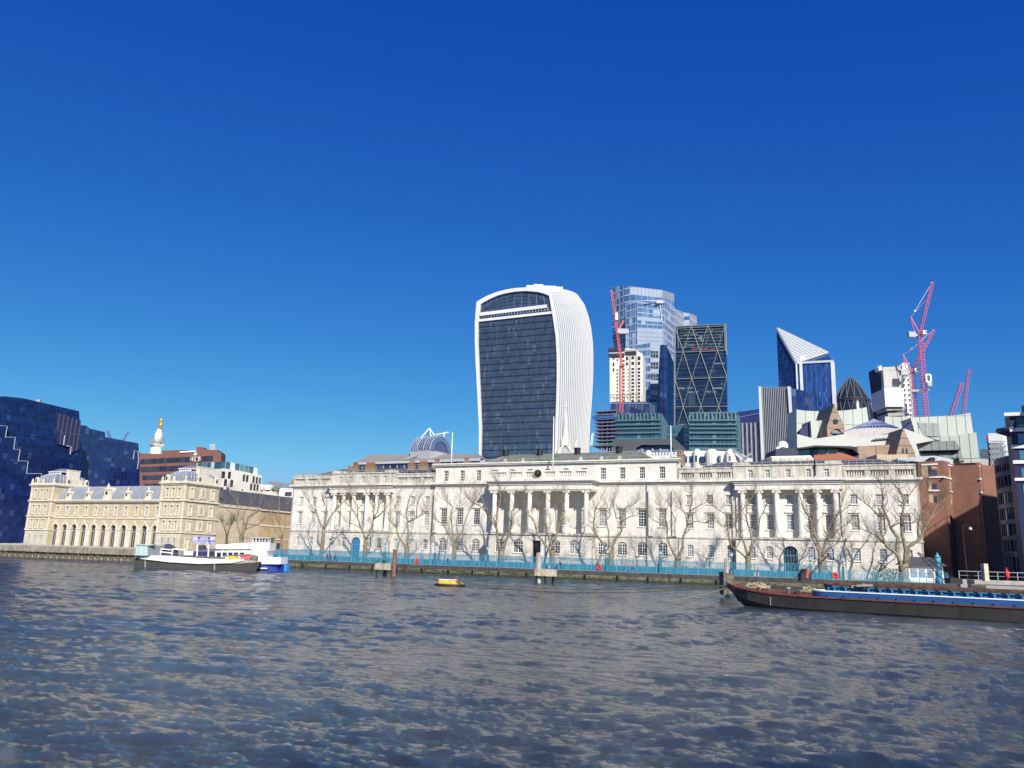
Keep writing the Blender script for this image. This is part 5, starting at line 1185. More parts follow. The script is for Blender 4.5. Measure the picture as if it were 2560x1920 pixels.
# angular tower with striped sloping top
T12 = tower('angular_tower', 'angular blue glass tower with sharp point and white striped sloping roof', 'skyscraper', 620, 2010)
SB = glass('scalpel_glass', (.008, .025, .11), (.02, .06, .20), 3.2, 4, .12, spec=.35, cc=(.03, .08, .24), cfrac=.04)
V = lambda u, v, Y: at(*zB(u, v), Y)
apex = V(337, 178, 632); knee = V(535, 535, 617); rtop = V(862, 428, 640); rb_ = V(920, 515, 622); lb = V(300, 1000, 672); kb = V(545, 1000, 620)
b = MB(); down = lambda p, z=1.6: Vector((p.x, p.y, z))
kd = down(knee); rd = down(rb_); ad = down(apex); bk = Vector((rtop.x + 4, rtop.y + 40, 1.6)); bt = Vector((rtop.x + 3, rtop.y + 30, rtop.z - 3))
b.add([apex, knee, rtop, rb_, kd, rd, ad, bt, bk], [(6, 4, 1, 0), (4, 5, 3, 1), (1, 3, 2), (0, 1, 2), (3, 5, 8, 7), (3, 7, 2), (2, 7, 0), (7, 8, 6, 0)],
      [[(0, 1.6), (60, 1.6), (60, knee.z), (0, apex.z)], [(0, 1.6), (55, 1.6), (55, rb_.z), (0, knee.z)], [(0, 0), (55, 0), (55, 20)], None, None, None, None, None]); b.build('glass_body', SB, T12)
b = MB(); nrm = (knee - apex).cross(rtop - apex).normalized()
if nrm.dot(-apex) < 0: nrm = -nrm
for k in range(27):
    t = (k + .5) / 27; a_ = apex.lerp(knee, t); c_ = apex.lerp(rtop, t); b.bar(a_ + nrm * .5, c_ + nrm * .5, .62, 1.1, up=nrm)
b.build('roof_louvres', mat('white_louvre', (.60, .62, .63), .4, var=.03), T12)
b = MB(); b.add([apex + nrm * .12, knee + nrm * .12, rtop + nrm * .12], [(0, 1, 2)]); b.build('roof_slope', mat('louvre_back', (.25, .28, .33), .5), T12)
b = MB()
for a_, c_, w__ in ((apex, rtop, 1.8), (apex, knee, 1.5), (knee, rtop, .9), (knee, rb_, 1.8), (knee, kd, 1.3)): b.bar(a_ + nrm * .6, c_ + nrm * .6, w__)
b.build('silver_edge', mat('silver_edge', (.38, .41, .45), .35, metal=.2), T12)
b = MB(); p12 = Plane(knee.xy, rb_.xy)
for u0, u1, w__ in ((578, 603, 2.4), (908, 935, 3.2)): b.bar(p12.P(*p12.m(*zB(u0, 525)), 1), p12.P(*p12.m(*zB(u1, 1060)), 1), w__, 1.2)
b.build('silver_pier', MATS['silver_edge'], T12)
b = MB(); pq = [p12.m(*zB(*q)) for q in ((600, 545), (905, 525), (925, 1080), (620, 1080))]; p12.vb(b, pq, 4.2, .28, .25, dd=-.02); b.build('mullions', mat('blue_mull', (.05, .12, .35), .4), T12)
pL = Plane(apex.xy, knee.xy); b = MB(); aK = pL.m(*zB(535, 535)); pq = [(0, 1.6), (0, apex.z), (aK[0], knee.z), (aK[0], 1.6)]; pL.hb(b, pq, 7.6, .4, .25, dd=-.02); b.build('floor_bands', MATS['navy_line'], T12)
b = MB(); 
for k in range(4): P = apex.lerp(knee, .97).lerp(rtop, .18 + .03 * k); b.lathe((P.x, P.y, P.z), [(1.0, 0), (1.0, 3.5), (.4, 3.9)], 8)
b.build('roof_units', WHITE, T12)

# gherkin-shaped tower
T13 = tower('domed_tower', 'bullet shaped dark glass tower with spiralling diamond lattice', 'skyscraper', 770, 2130)
cA = V(1118, 940, 770); c0 = (cA.x, cA.y, 0)
def rz_(v): return V(1118, v, 770).z
hw = [(1020, 190), (990, 182), (930, 170), (880, 150), (830, 125), (780, 97), (740, 72), (710, 48), (690, 28), (678, 10)]
px2m = 770 / FPX / 4.1475 * 1.03
prof = [(200 * px2m, 1.6), (212 * px2m, rz_(1250)), (205 * px2m, rz_(1100))] + [(h * px2m, rz_(v)) for v, h in hw]
b = MB(); b.lathe(c0, prof, 40); b.build('glass_shell', glass('gherkin_glass', (.008, .010, .018), (.022, .028, .042), 6, 6, .15, spec=.35), T13, True)
def rad(z):
    for i in range(len(prof) - 1):
        if prof[i][1] <= z <= prof[i + 1][1]: t = (z - prof[i][1]) / (prof[i + 1][1] - prof[i][1]); return prof[i][0] + t * (prof[i + 1][0] - prof[i][0])
    return .3
zs_ = np.linspace(60, prof[-1][1] - .5, 26)
for sgn, nm in ((1, 'lattice'), (-1, 'lattice')):
    b = MB()
    for k in range(14):
        P = [(c0[0] + (rad(z) + .3) * math.cos(2 * math.pi * k / 14 + sgn * (z - 60) * .0125), c0[1] + (rad(z) + .3) * math.sin(2 * math.pi * k / 14 + sgn * (z - 60) * .0125), z) for z in zs_]; b.tube(P, .26, 4)
    b.build(nm, mat('lattice_pale', (.17, .18, .21), .4), T13)
b = MB()
for v in (922, 940): r_ = rad(rz_(v)) + .6; z = rz_(v); b.lathe(c0, [(r_, z - .6), (r_ + .5, z - .3), (r_ + .5, z + .3), (r_, z + .6)], 36)
b.build('ring_band', mat('dark_ring', (.05, .05, .06), .4), T13)

# pale gabled office complex (grey-green metal cladding)
T14 = tower('gabled_office', 'sprawling office with pale green metal roofs and pointed stone gables', 'office building', 330, 2150)
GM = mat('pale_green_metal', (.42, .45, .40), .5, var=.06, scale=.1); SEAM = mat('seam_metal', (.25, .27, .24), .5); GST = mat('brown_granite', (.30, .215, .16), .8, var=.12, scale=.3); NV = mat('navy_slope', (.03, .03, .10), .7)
GM2 = mat('grey_fascia', (.46, .46, .43), .6, var=.05, scale=.1); PINKW = mat('pink_white', (.42, .38, .38), .7)
def piece(name, f, q, Y, depth, m, seams=0, parent=T14, seamm=None, hseams=0, d=0, ang=0):
    us = [f(*c)[0] for c in q]; a_, e_ = min(us), max(us); p = plane(a_, Y + ang, e_, Y - ang, 1080); pts = [(a__, max(1.6, z__)) for a__, z__ in (p.m(*f(*c)) for c in q)]
    b = MB(); p.ext(b, pts, d, d - depth); o = b.build(name, m, parent)
    if seams or hseams:
        b = MB()
        if seams: p.vb(b, pts, seams, .14, d + .18, dd=-d - .0)
        if hseams: p.hb(b, pts, hseams, .12, d + .15, dd=-d - .0)
        b.build('seams', seamm or SEAM, o)
    return p, o
# back walls
piece('metal_wall', zB, ((545, 1010), (620, 1022), (720, 1028), (900, 1028), (1020, 1022), (1130, 1012), (1220, 998), (1270, 985), (1290, 1120), (1290, 2400), (550, 2400)), 350, 12, GM, 4.2, hseams=11)
piece('metal_wall', zC, ((178, 1188), (420, 1195), (580, 1190), (720, 1182), (830, 1172), (900, 1158), (925, 1330), (925, 2600), (200, 2600)), 345, 12, GM, 3.6, hseams=14, ang=4)
piece('metal_wall', zC, ((560, 1360), (760, 1352), (950, 1322), (980, 1580), (1000, 2600), (560, 2600)), 318, 14, GM, 3.4, hseams=16, ang=4)
# valleys with their shade painted in navy, and small ribbed gable
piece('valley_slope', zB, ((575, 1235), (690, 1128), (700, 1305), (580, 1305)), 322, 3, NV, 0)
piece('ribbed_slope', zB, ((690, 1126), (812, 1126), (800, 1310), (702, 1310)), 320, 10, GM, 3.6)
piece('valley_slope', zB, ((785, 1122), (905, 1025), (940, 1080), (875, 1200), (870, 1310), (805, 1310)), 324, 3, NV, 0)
# stone gable with roundel and arch
pgb, og = piece('stone_gable', zB, ((865, 1310), (860, 1190), (937, 950), (1045, 1192), (1022, 1310)), 312, 16, GST, 0, hseams=3.2, seamm=mat('granite_joint', (.20, .15, .12), .9))
b = MB(); a, z = pgb.m(*zB(948, 1137)); P0 = pgb.P(a, z, .3); P1 = pgb.P(a, z, -.3); b.tube([P0, P1], 1.0, 18); b.build('round_window', PANE_D, og)
b = MB()
for u in (935, 980): a, z = pgb.m(*zB(u, 1262)); b.tube([pgb.P(a, z, .35), pgb.P(a, z, -.3)], .8, 14); pgb.bx(b, a - .8, a + .8, z - 4, z, .35, -.3)
b.build('arched_window', mat('lilac_glass', (.16, .18, .28), .2), og)
b = MB(); a, z = pgb.m(*zB(957, 1258)); P = [pgb.P(a + 1.9 * math.cos(t), z + 1.9 * math.sin(t), .5) for t in np.linspace(0, math.pi, 12)]; b.tube(P, .3, 5); b.build('arch_moulding', GST, og)
b = MB(); 
# pyramid rooflight
pc = V(1345, 1110, 300); bl = V(1145, 1215, 292); br2 = V(1600, 1200, 288); bk2 = Vector((pc.x + 8, pc.y + 30, bl.z)); bk3 = Vector((pc.x - 12, pc.y + 30, bl.z)); b.add([bl, br2, bk2, bk3, pc], [(0, 1, 4), (1, 2, 4), (2, 3, 4), (3, 0, 4)]); pyr = b.build('pyramid_rooflight', NAVY, T14)
b = MB()
for k in range(13): b.bar(bl.lerp(br2, k / 12), pc, .22)
for t in (.35, .65): b.bar(bl.lerp(pc, t), br2.lerp(pc, t), .2)
b.build('rooflight_bars', mat('rail_lilac', (.35, .36, .5), .5), pyr)
piece('parapet_block', zB, ((1030, 1245), (1120, 1215), (1290, 1200), (1480, 1198), (1640, 1215), (1700, 1260), (1700, 1330), (1120, 1330), (1060, 1300)), 285, 16, PINKW, 20)
# big sweeping fascia roofs
piece('fascia_roof', zB, ((550, 1265), (735, 1315), (1050, 1265), (1065, 1300), (1290, 1305), (1440, 1280), (1595, 1232), (1640, 1270), (1610, 1375), (1440, 1385), (1200, 1390), (1130, 1400), (740, 1388), (590, 1420), (550, 1400)), 268, 16, GM2, 0)
piece('fascia_vent', zB, ((1350, 1312), (1520, 1298), (1508, 1312), (1330, 1328)), 267.2, .8, MATS['grey_rib'], 1.2, seamm=BLACK)
piece('brown_wall', zB, ((1170, 1400), (1205, 1392), (1400, 1380), (1610, 1372), (1590, 1520), (1210, 1540), (1180, 1500)), 264, 8, GST, 6, seamm=MATS['granite_joint'])
piece('brown_wall', zB, ((1375, 1478), (1700, 1478), (1700, 1560), (1385, 1560)), 255, 8, mat('tan_wall', (.46, .36, .25), .85, var=.08), 0)
piece('stone_gable', zC, ((275, 1500), (330, 1288), (430, 1490), (440, 1620), (290, 1620)), 258, 14, GST, 0, hseams=2.4, seamm=MATS['granite_joint'])
b = MB(); p_ = plane(zC(275, 0)[0], 258, zC(430, 0)[0], 258, 1080)
for u in (328, 360): p_.ext(b, pg_(p_, zC, (u - 7, 1500), (u - 7, 1470), (u, 1455), (u + 7, 1470), (u + 7, 1500)), .2, -.4)
b.build('lancet_window', PANE_D, T14)
piece('metal_slope', zC, ((335, 1290), (450, 1330), (600, 1390), (440, 1420), (470, 1510), (440, 1530)), 262, 8, GM2, 0)
piece('metal_slope', zC, ((395, 1200), (420, 1195), (500, 1350), (650, 1395), (430, 1330)), 300, 8, GM, 3)
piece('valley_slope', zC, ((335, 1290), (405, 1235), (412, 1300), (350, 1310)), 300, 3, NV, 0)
piece('ribbed_slope', zC, ((455, 1242), (620, 1245), (650, 1355), (500, 1355)), 300, 3, mat('dark_metal', (.25, .27, .26), .5), 3)
piece('dormer_roof', zC, ((440, 1412), (770, 1392), (815, 1455), (790, 1470), (455, 1478)), 262, 8, MATS['dark_metal'], 2.2, ang=3)
pd_, od = piece('dormer_storey', zC, ((460, 1465), (800, 1450), (850, 1560), (760, 1575), (470, 1500)), 263, 6, MATS['dark_metal'], 2.2, ang=3)
for u, v in ((552, 1475), (592, 1472), (630, 1470), (745, 1465), (748, 1555), (788, 1552)):
    a, z = pd_.m(*zC(u, v)); b = MB(); b.tube([pd_.P(a, z, .5), pd_.P(a, z, -.3)], .62, 12); pd_.bx(b, a - .62, a + .62, z - 1.6, z, .5, -.3); b.build('arched_window', BLACK, od)
b = MB()
for u0, u1, v in ((480, 530, 1485), (655, 720, 1478), (760, 800, 1478)): pd_.ext(b, pg_(pd_, zC, (u0, v), (u1, v - 3), (u1, v + 18), (u0, v + 22)), .4, -.2)
b.build('ribbon_window', BLACK, od)

# glass pavilion with dark oversailing roof and brick terrace
T15 = tower('roof_pavilion', 'glass roof pavilion with dark oversailing roof above a red brick parapet', 'office building', 236, 2060)
piece('pavilion_glass', zB, ((560, 1415), (740, 1400), (990, 1400), (1190, 1468), (1190, 1560), (580, 1560)), 238, 12, glass('pav_glass', (.015, .03, .09), (.04, .09, .16), 3, 8, .08, cc=(.10, .25, .28), cfrac=.25), 4.0, parent=T15, seamm=BLACK)
piece('pavilion_roof', zB, ((530, 1425), (560, 1408), (740, 1382), (1130, 1392), (1200, 1480), (1125, 1420), (980, 1402), (745, 1400)), 235, 16, BLACK, 0, parent=T15)
piece('dark_annex', zB, ((325, 1478), (335, 1425), (400, 1398), (470, 1412), (530, 1420), (570, 1440), (570, 1520), (325, 1520)), 234, 10, mat('navy_annex', (.02, .02, .05), .5), 0, parent=T15)
piece('brick_parapet', zB, ((725, 1485), (770, 1480), (770, 1465), (780, 1480), (850, 1475), (860, 1460), (880, 1462), (880, 1472), (960, 1468), (970, 1455), (1010, 1460), (1200, 1520), (1200, 1620), (720, 1620)), 228, 10, mat('orange_brick', (.33, .12, .07), .85, var=.15, scale=1), 0, parent=T15)
b = MB()
for u, v in ((352, 1405), (380, 1355), (400, 1345), (418, 1350), (430, 1365)): P = V(u, v, 238); b.lathe((P.x, P.y, P.z - 4.5), [(.75, 0), (.75, 4.2), (.4, 4.7)], 8)
b.build('flue', WHITE, T15)
piece('white_slab_roof', zB, ((278, 1497), (690, 1488), (722, 1525), (722, 1545), (690, 1510), (300, 1518)), 222, 10, WHITE, 0, parent=T15)
piece('stone_plant_wall', zB, ((288, 1515), (700, 1508), (700, 1580), (288, 1580)), 221, 8, TRIM_D, 0, parent=T15)
# concrete core with grey sheeting and cranes
T16 = tower('sheeted_core', 'white concrete core under construction wrapped in grey sheeting beside pink cranes', 'unfinished building', 560, 2250)
pc_, oc = piece('concrete_wall', zC, ((290, 750), (315, 735), (380, 732), (398, 850), (422, 1200), (422, 1500), (300, 1500)), 566, 22, mat('core_white', (.62, .62, .60), .8, var=.05, scale=.05), 0, parent=T16)
for k in range(10):
    v = 830 + k * 42.5
    for du in (0, 36):
        u = 325 + k * 3.2 + du; b = MB(); pc_.ext(b, pg_(pc_, zC, (u, v), (u + 15, v - 1), (u + 16, v + 12), (u + 1, v + 13)), .2, -.4); b.build('opening', OPD, T16)
        b = MB(); pc_.ext(b, pg_(pc_, zC, (u + 1, v + 13), (u + 16, v + 12), (u + 17, v + 23), (u + 2, v + 24)), .2, -.2); b.build('opening', mat('opening_grey', (.35, .35, .34), .8), T16)
piece('sheeting', zC, ((160, 772), (298, 765), (318, 948), (172, 952)), 560, 18, mat('sheeting_grey', (.44, .44, .41), .8, var=.05, scale=.05), 0, parent=T16, hseams=12, seamm=mat('sheet_joint', (.33, .33, .31), .8))
piece('sheeting', zC, ((170, 952), (336, 948), (342, 1106), (182, 1106)), 552, 20, mat('sheeting_pale', (.60, .60, .57), .8, var=.04, scale=.05), 0, parent=T16)
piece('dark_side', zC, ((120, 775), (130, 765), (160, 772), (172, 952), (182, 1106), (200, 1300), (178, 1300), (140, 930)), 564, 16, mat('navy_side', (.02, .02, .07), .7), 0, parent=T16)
piece('white_edge', zC, ((122, 768), (135, 758), (150, 760), (156, 795), (128, 800)), 556, 6, WHITE, 0, parent=T16)
piece('deck_edge', zC, ((190, 1120), (335, 1115), (338, 1132), (192, 1138)), 554, 16, MATS['sheet_joint'], 2, parent=T16)
piece('deck_edge', zC, ((200, 1160), (340, 1155), (342, 1180), (205, 1186)), 554, 16, MATS['sheet_joint'], 2, parent=T16)

# ------------------------------------------------------------------ cranes
PINK = mat('crane_pink', (.48, .10, .22), .55, var=.15, scale=.1); REDC = mat('crane_red', (.60, .07, .06), .5, var=.1, scale=.1)
def lattice(b, A, B_, w__, n, r_=.15):
    A = Vector(A); B_ = Vector(B_); d = (B_ - A).normalized(); x = Vector((1, 0, 0)) if abs(d.x) < .8 else Vector((0, 0, 1)); x = (x - d * x.dot(d)).normalized(); y = d.cross(x)
    cs = [(1, 1), (-1, 1), (-1, -1), (1, -1)]
    def c(t, k, s=1): return A.lerp(B_, t) + x * cs[k][0] * w__ / 2 * s + y * cs[k][1] * w__ / 2 * s
    for k in range(4): b.bar(c(0, k), c(1, k), r_ * 1.7)
    for i in range(n):
        for k in range(4):
            k2 = (k + 1) % 4; b.bar(c(i / n, k if i % 2 else k2), c((i + 1) / n, k2 if i % 2 else k), r_); b.bar(c(i / n, k), c(i / n, k2), r_)
    return b
def crane(label, f, Y, base, top, jib_tip, tail, m, w__=2.2, cab=None, hook=None, n1=24, n2=16, name='tower_crane', mast=True, group='luffing cranes on the city skyline', jibroot=None):
    A, B_ = at(*f(*base), Y), at(*f(*top), Y); A = Vector((B_.x, B_.y, A.z)) if mast else A; root = thing(name, label, 'crane', (A.x, A.y, A.z), 0, group)
    if mast: b = lattice(MB(), A, B_, w__, n1); b.build('mast', m, root)
    J0 = at(*f(*(jibroot or top)), Y); J1 = at(*f(*jib_tip), Y); b = lattice(MB(), J0, J1, w__ * .62, n2, .13); b.build('jib', m, root)
    if tail:
        T = at(*f(*tail), Y); b = MB(); b.bar(J0, T, .7); b.bar(T, J0.lerp(J1, .7), .16); b.bar(J0 + Vector((-3.5, 0, 0)), T, .4); b.build('a_frame', m, root)
        b = MB(); c = J0 + Vector((-6.0, 0, -.5)); b.box(c.x - 2.3, c.x + 2.5, c.y - 1.5, c.y + 1.5, c.z - 2.2, c.z + 1.6); b.box(c.x + 2, c.x + 6, c.y - .8, c.y + .8, c.z - 1.2, c.z + .2); b.build('counterweight', mat('grey_ballast', (.4, .4, .42), .7), root)
    if cab: c = at(*f(*cab), Y); b = MB(); b.box(c.x - 1.3, c.x + 1.3, c.y - 1.2, c.y + 1.2, c.z - 1.2, c.z + 1.4); cb_ = b.build('cab', WHITE, root); b = MB(); b.box(c.x + .2, c.x + 1.1, c.y - 1.25, c.y - 1.1, c.z - .5, c.z + .9); b.build('cab_window', PANE_D, cb_)
    if hook: h = at(*f(*hook), Y); b = MB(); b.bar(J1, h, .14); b.lathe((h.x, h.y, h.z - .8), [(.1, 0), (.9, .4), (.9, 1.2), (.1, 1.6)], 8); b.build('hook_block', WHITE, root)
    # slew ring
    b = MB(); b.lathe((J0.x, J0.y, J0.z - 1.3), [(w__ * .75, 0), (w__ * .75, .8)], 10); b.build('slew_ring', BLACK, root)
    return root
crane('tallest pink tower crane with raised lattice jib at right', zC, 545, (560, 1260), (472, 490), (578, 52), (395, 345), PINK, 2.7, cab=(508, 480), hook=(430, 298), n1=34, n2=24)
crane('shorter pink crane close beside the sheeted core with jib crossing the tallest mast', zC, 552, (455, 1260), (405, 810), (590, 455), (328, 665), PINK, 2.7, cab=(434, 800), hook=(402, 617), n1=20, n2=20)
crane('small pink crane behind the domed tower with dark tip', zC, 700, (138, 1260), (120, 1110), (78, 1025), None, PINK, 5.0, n1=8, n2=8)
crane('pink luffing jib left of the last pair at right', zC, 640, (735, 1185), (735, 1185), (828, 905), None, PINK, 4.0, n2=18, mast=False)
crane('thin dark pink jib, the rightmost crane', zC, 660, (840, 1185), (840, 1185), (888, 790), None, PINK, 3.0, n2=22, mast=False)
cr = crane('red crane standing in front of the concrete core', zA, 560, (258, 1225), (258, 790), (172, 125), None, REDC, 2.3, n1=22, n2=34, jibroot=(262, 790))
b = MB(); J = lambda u, v: at(*zA(u, v), 560); b.bar(J(237, 470), J(278, 395), 1.2); b.bar(J(262, 790), J(225, 470), .4); b.build('a_frame', REDC, cr)
b = MB(); P = J(272, 490); b.box(P.x - 4, P.x + 4, P.y - 1.5, P.y + 1.5, P.z - 1.8, P.z + 1.8); b.build('machinery', MATS['grey_ballast'], cr)
b = MB(); P = J(216, 360); b.box(P.x - .9, P.x + .9, P.y - 1.6, P.y - 1.3, P.z - 2.6, P.z + 2.6); b.build('sign_board', WHITE, cr)
tie = thing('crane_tie', 'pale steel tie beam joining the two pink crane masts', 'beam', at(*zC(470, 970), 548)); b = MB(); b.bar(at(*zC(408, 972), 549), at(*zC(552, 966), 546), 1.2); b.build('beam', mat('ochre_steel', (.55, .42, .28), .6), tie)
pfm = thing('crane_platform', 'white framed climbing cage round the tallest crane mast', 'platform', at(*zC(527, 890), 545)); b = MB(); q0, q1 = at(*zC(505, 842), 545), at(*zC(548, 905), 545)
for z in (q0.z, q1.z): b.box(q0.x, q1.x, q0.y - 3.4, q0.y - 2.6, z - .5, z + .5)
for x in (q0.x, q1.x): b.box(x - .5, x + .5, q0.y - 3.4, q0.y - 2.6, q1.z, q0.z)
b.build('cage', WHITE, pfm); b = MB(); q2 = at(*zC(550, 940), 545); b.box(q0.x + .6, q1.x + .6, q0.y - 3.2, q0.y - 2.8, q2.z, q1.z - .6); b.build('skirt', mat('khaki_sheet', (.38, .37, .26), .8), pfm)
# ================================================================== long grey roofed office with glass vault behind the left wing
T20 = tower('grey_roof_office', 'long office with hipped grey roof and a glazed vault on top behind the left wing', 'office building', 300, 1080)
GRF = mat('grey_sheet_roof', (.235, .225, .215), .7, var=.08, scale=.15, streak=.08); GRW = mat('grey_wall', (.36, .37, .38), .7, var=.05)
p20 = plane(880, 302, 1210, 292, 1160)
b = MB(); p20.ext(b, pg_(p20, zD, (205, 790), (262, 770), (2000, 700), (2060, 720), (2060, 1300), (205, 1300)), 0, -22); b.build('wall', GRW, T20)
e0, e1 = p20.m(*zD(250, 765)), p20.m(*zD(2050, 702)); pq_ = Plane(p20.P(0, 0, -10).xy, p20.P(10, 0, -10).xy); r0_, r1_ = pq_.m(*zD(480, 642)), pq_.m(*zD(1960, 632))
b = MB(); b.add([p20.P(*e0, .8), p20.P(*e1, .8), p20.P(r1_[0], r1_[1], -10), p20.P(r0_[0], r0_[1], -10), p20.P(*e1, -22), p20.P(*e0, -22)], [(0, 1, 2, 3), (3, 2, 4, 5), (0, 3, 5), (1, 4, 2), (0, 5, 4, 1)]); b.build('roof', GRF, T20)
b = MB(); p20.ext(b, pg_(p20, zD, (250, 760), (2000, 700), (2000, 732), (255, 788)), .9, 0); b.build('fascia', GRW, T20)
for k in range(17):
    u = 272 + k * 97; b = MB(); v = 796 - k * 3.6 + (0 if k < 13 else -6); p20.ext(b, pg_(p20, zD, (u, v), (u + 84, v - 3), (u + 84, v + 56), (u, v + 58)), .1, -.3); b.build('window', glass('slate_window', (.01, .012, .05), (.04, .05, .12), 1.1, 4, .1), T20)
b = MB(); E1 = at(*zD(1440, 608), 304); E2 = E1 + Vector((-7.9, 5.6, 0)); axd = (E2 - E1).normalized(); sx_ = axd.cross(Vector((0, 0, 1))).normalized(); Rv = 5.9; nA = 16
ringp = lambda c, r_, k: c + sx_ * (r_ * math.cos(math.pi * k / nA)) + Vector((0, 0, 1)) * (r_ * math.sin(math.pi * k / nA) * 1.0)
vs = [ringp(c, Rv, k) for c in (E1, E2) for k in range(nA + 1)]; m1 = nA + 1
b.add(vs, [(k, k + 1, m1 + k + 1, m1 + k) for k in range(nA)] + [tuple(range(m1)), tuple(m1 + k for k in range(m1))], None); bs_ = MB(); bs_.add([c + sx_ * (sg * Rv) + Vector((0, 0, dz)) for c in (E1, E2) for sg in (-1, 1) for dz in (-6, .05)], [(0, 2, 3, 1), (4, 5, 7, 6), (0, 1, 5, 4), (2, 6, 7, 3)]); bs_.build('vault_base', GRW, T20); dome = b.build('glass_vault', glass('vault_glass', (.02, .03, .10), (.08, .10, .22), 1, 1, .1, spec=.7), T20)
b = MB(); 
for t, w_ in ((0, .5), (.12, .25), (.22, .25), (.34, .5), (.46, .2), (.56, .2), (.66, .55), (.76, .4), (.88, .5), (1, .4)):
    b.tube([ringp(E1.lerp(E2, t), Rv + .12, k) for k in range(nA + 1)], w_ * .5, 5)
for k in range(1, nA, 2): b.bar(ringp(E1, Rv + .05, k), ringp(E2, Rv + .05, k), .14)
b.build('vault_ribs', mat('pale_rib_white', (.26, .29, .35), .5), dome)
b = MB(); 
for k in range(nA): b.quad(ringp(E1 - axd * .25, Rv + .1, k), ringp(E1 - axd * .25, Rv + .1, k + 1), ringp(E1 - axd * .25, Rv - 1.9, k + 1), ringp(E1 - axd * .25, Rv - 1.9, k))
b.build('end_arch', mat('steel_blue_arch', (.10, .15, .24), .5), dome)
b = MB(); tp_ = E1.lerp(E2, .62) + Vector((0, 0, Rv)); pk = tp_ + Vector((0, 0, 3.6))
for dx, dy in ((-3, -1), (3, 1), (-1, 2.5), (1, -2.5)): b.bar(tp_ + Vector((dx, dy, -.4)), pk, .45)
b.bar(tp_ + Vector((1.5, 0, .9)), tp_ + Vector((7.6, -1, 2.1)), .5); b.bar(tp_ + Vector((6.0, -.8, 1.8)), tp_ + Vector((5.6, -1, -.8)), .4); b.build('roof_frame', mat('mast_grey', (.55, .56, .58), .5), dome)
b = MB()
for du in (0, 32): b.bar(p20.P(*p20.m(*zD(955 + du, 722)), 1.2), p20.P(*p20.m(*zD(1050 + du, 605)), -6), .22)
for k in range(9): b.bar(p20.P(*p20.m(*zD(957 + k * 11, 718 - k * 13)), 1.2 - k * .8), p20.P(*p20.m(*zD(989 + k * 11, 718 - k * 13)), 1.2 - k * .8), .15)
b.build('roof_ladder', METAL, T20)

# church steeple in front of the finned flank
T21 = tower('church_steeple', 'white stone church spire on flying arches in front of the finned tower', 'church', 300, 1410)
ST_ = mat('steeple_stone', (.62, .60, .54), .8, var=.12, scale=.4, streak=.15)
c_ = at(*zW(928, 1500), 300); sp_ = lambda v: at(*zW(928, v), 300).z
b = MB(); b.lathe((c_.x, c_.y, 0), [(1.6, sp_(1500)), (1.3, sp_(1420)), (.7, sp_(1300)), (.3, sp_(1180)), (.12, sp_(1120)), (.05, sp_(1095))], 8); b.lathe((c_.x, c_.y, 0), [(.3, sp_(1165)), (.5, sp_(1160)), (.3, sp_(1150))], 8); b.build('spire', ST_, T21)
b = MB(); b.box(c_.x - 2.9, c_.x + 2.9, c_.y - 2.9, c_.y + 2.9, 1.6, sp_(1600)); b.build('bell_tower', ST_, T21)
b = MB()
for sx in (-1, 1):
    for sy in (-1, 1):
        P = [(c_.x + sx * 2.6 * t, c_.y + sy * 2.6 * t, sp_(1500) - 3.6 * (t ** 2.2)) for t in (0.1, .35, .6, .8, 1)]; b.tube(P, .42, 6); b.tube([(c_.x + sx * 2.6, c_.y + sy * 2.6, sp_(1600) - .5), (c_.x + sx * 2.6, c_.y + sy * 2.6, sp_(1540))], .45, 6)
        b.lathe((c_.x + sx * 1.3, c_.y + sy * 1.3, sp_(1500)), [(.35, -.5), (.3, 1.5), (.05, 3.2)], 6)
b.build('flying_arches', ST_, T21)
T22 = tower('pinnacle', 'small white stone church pinnacle right of the spire', 'church', 305, 1440)
c_ = at(*zW(1022, 1560), 305); b = MB(); sp_ = lambda v: at(*zW(1022, v), 305).z
b.box(c_.x - 1.0, c_.x + 1.0, c_.y - 1, c_.y + 1, 1.6, sp_(1560)); b.lathe((c_.x, c_.y, 0), [(.9, sp_(1560)), (.7, sp_(1500)), (.25, sp_(1450)), (.06, sp_(1405))], 6); b.build('spirelet', ST_, T22)

# ================================================================== brick hotel on the right
HB = coursed('brown_brick', (.25, .12, .088), .5, .16, .012, .12, .8, streak=.08); TANP = mat('tan_panel', (.42, .31, .19), .8, var=.08)
T23 = tower('brick_hotel', 'brown brick block with angled faces and white string course right of the customs house', 'apartment building', 175, 2380)
def hface(q0, q1, Y0, Y1, ws, zt=None, m=HB):
    A = at(*z7(*q0), Y0); B_ = at(*z7(*q1), Y1); f = Plane(A.xy, B_.xy); b = MB(); f.ext(b, [(0, 1.6), (f.L, 1.6), (f.L, B_.z), (0, A.z)], 0, -.6); f.ext(b, [(-.1, 1.7), (f.L + .1, 1.7), (f.L + .1, B_.z - .5), (-.1, A.z - .5)], -.6, -12); b.build('brick_wall', m, T23)
    for (u0, v0, u1, v1, mm) in ws:
        b = MB(); f.ext(b, pg_(f, z7, (u0, v0), (u1, v0 + 3), (u1 + 4, v1 + 3), (u0 + 4, v1)), .06, -.4); b.build('window' if mm is PANE_D else 'tan_panel', mm, T23)
    return f
GLB = glass('hotel_glass', (.01, .012, .03), (.03, .06, .14), 1, 1.3, .08)
fA = hface((395, 458), (585, 448), 176, 173, [(478, 492, 494, 575, PANE_D), (500, 515, 538, 570, GLB), (424, 490, 470, 575, TANP), (500, 488, 540, 512, TANP), (505, 620, 538, 672, GLB), (475, 600, 498, 672, TANP), (516, 710, 540, 760, GLB), (480, 700, 512, 760, TANP)])
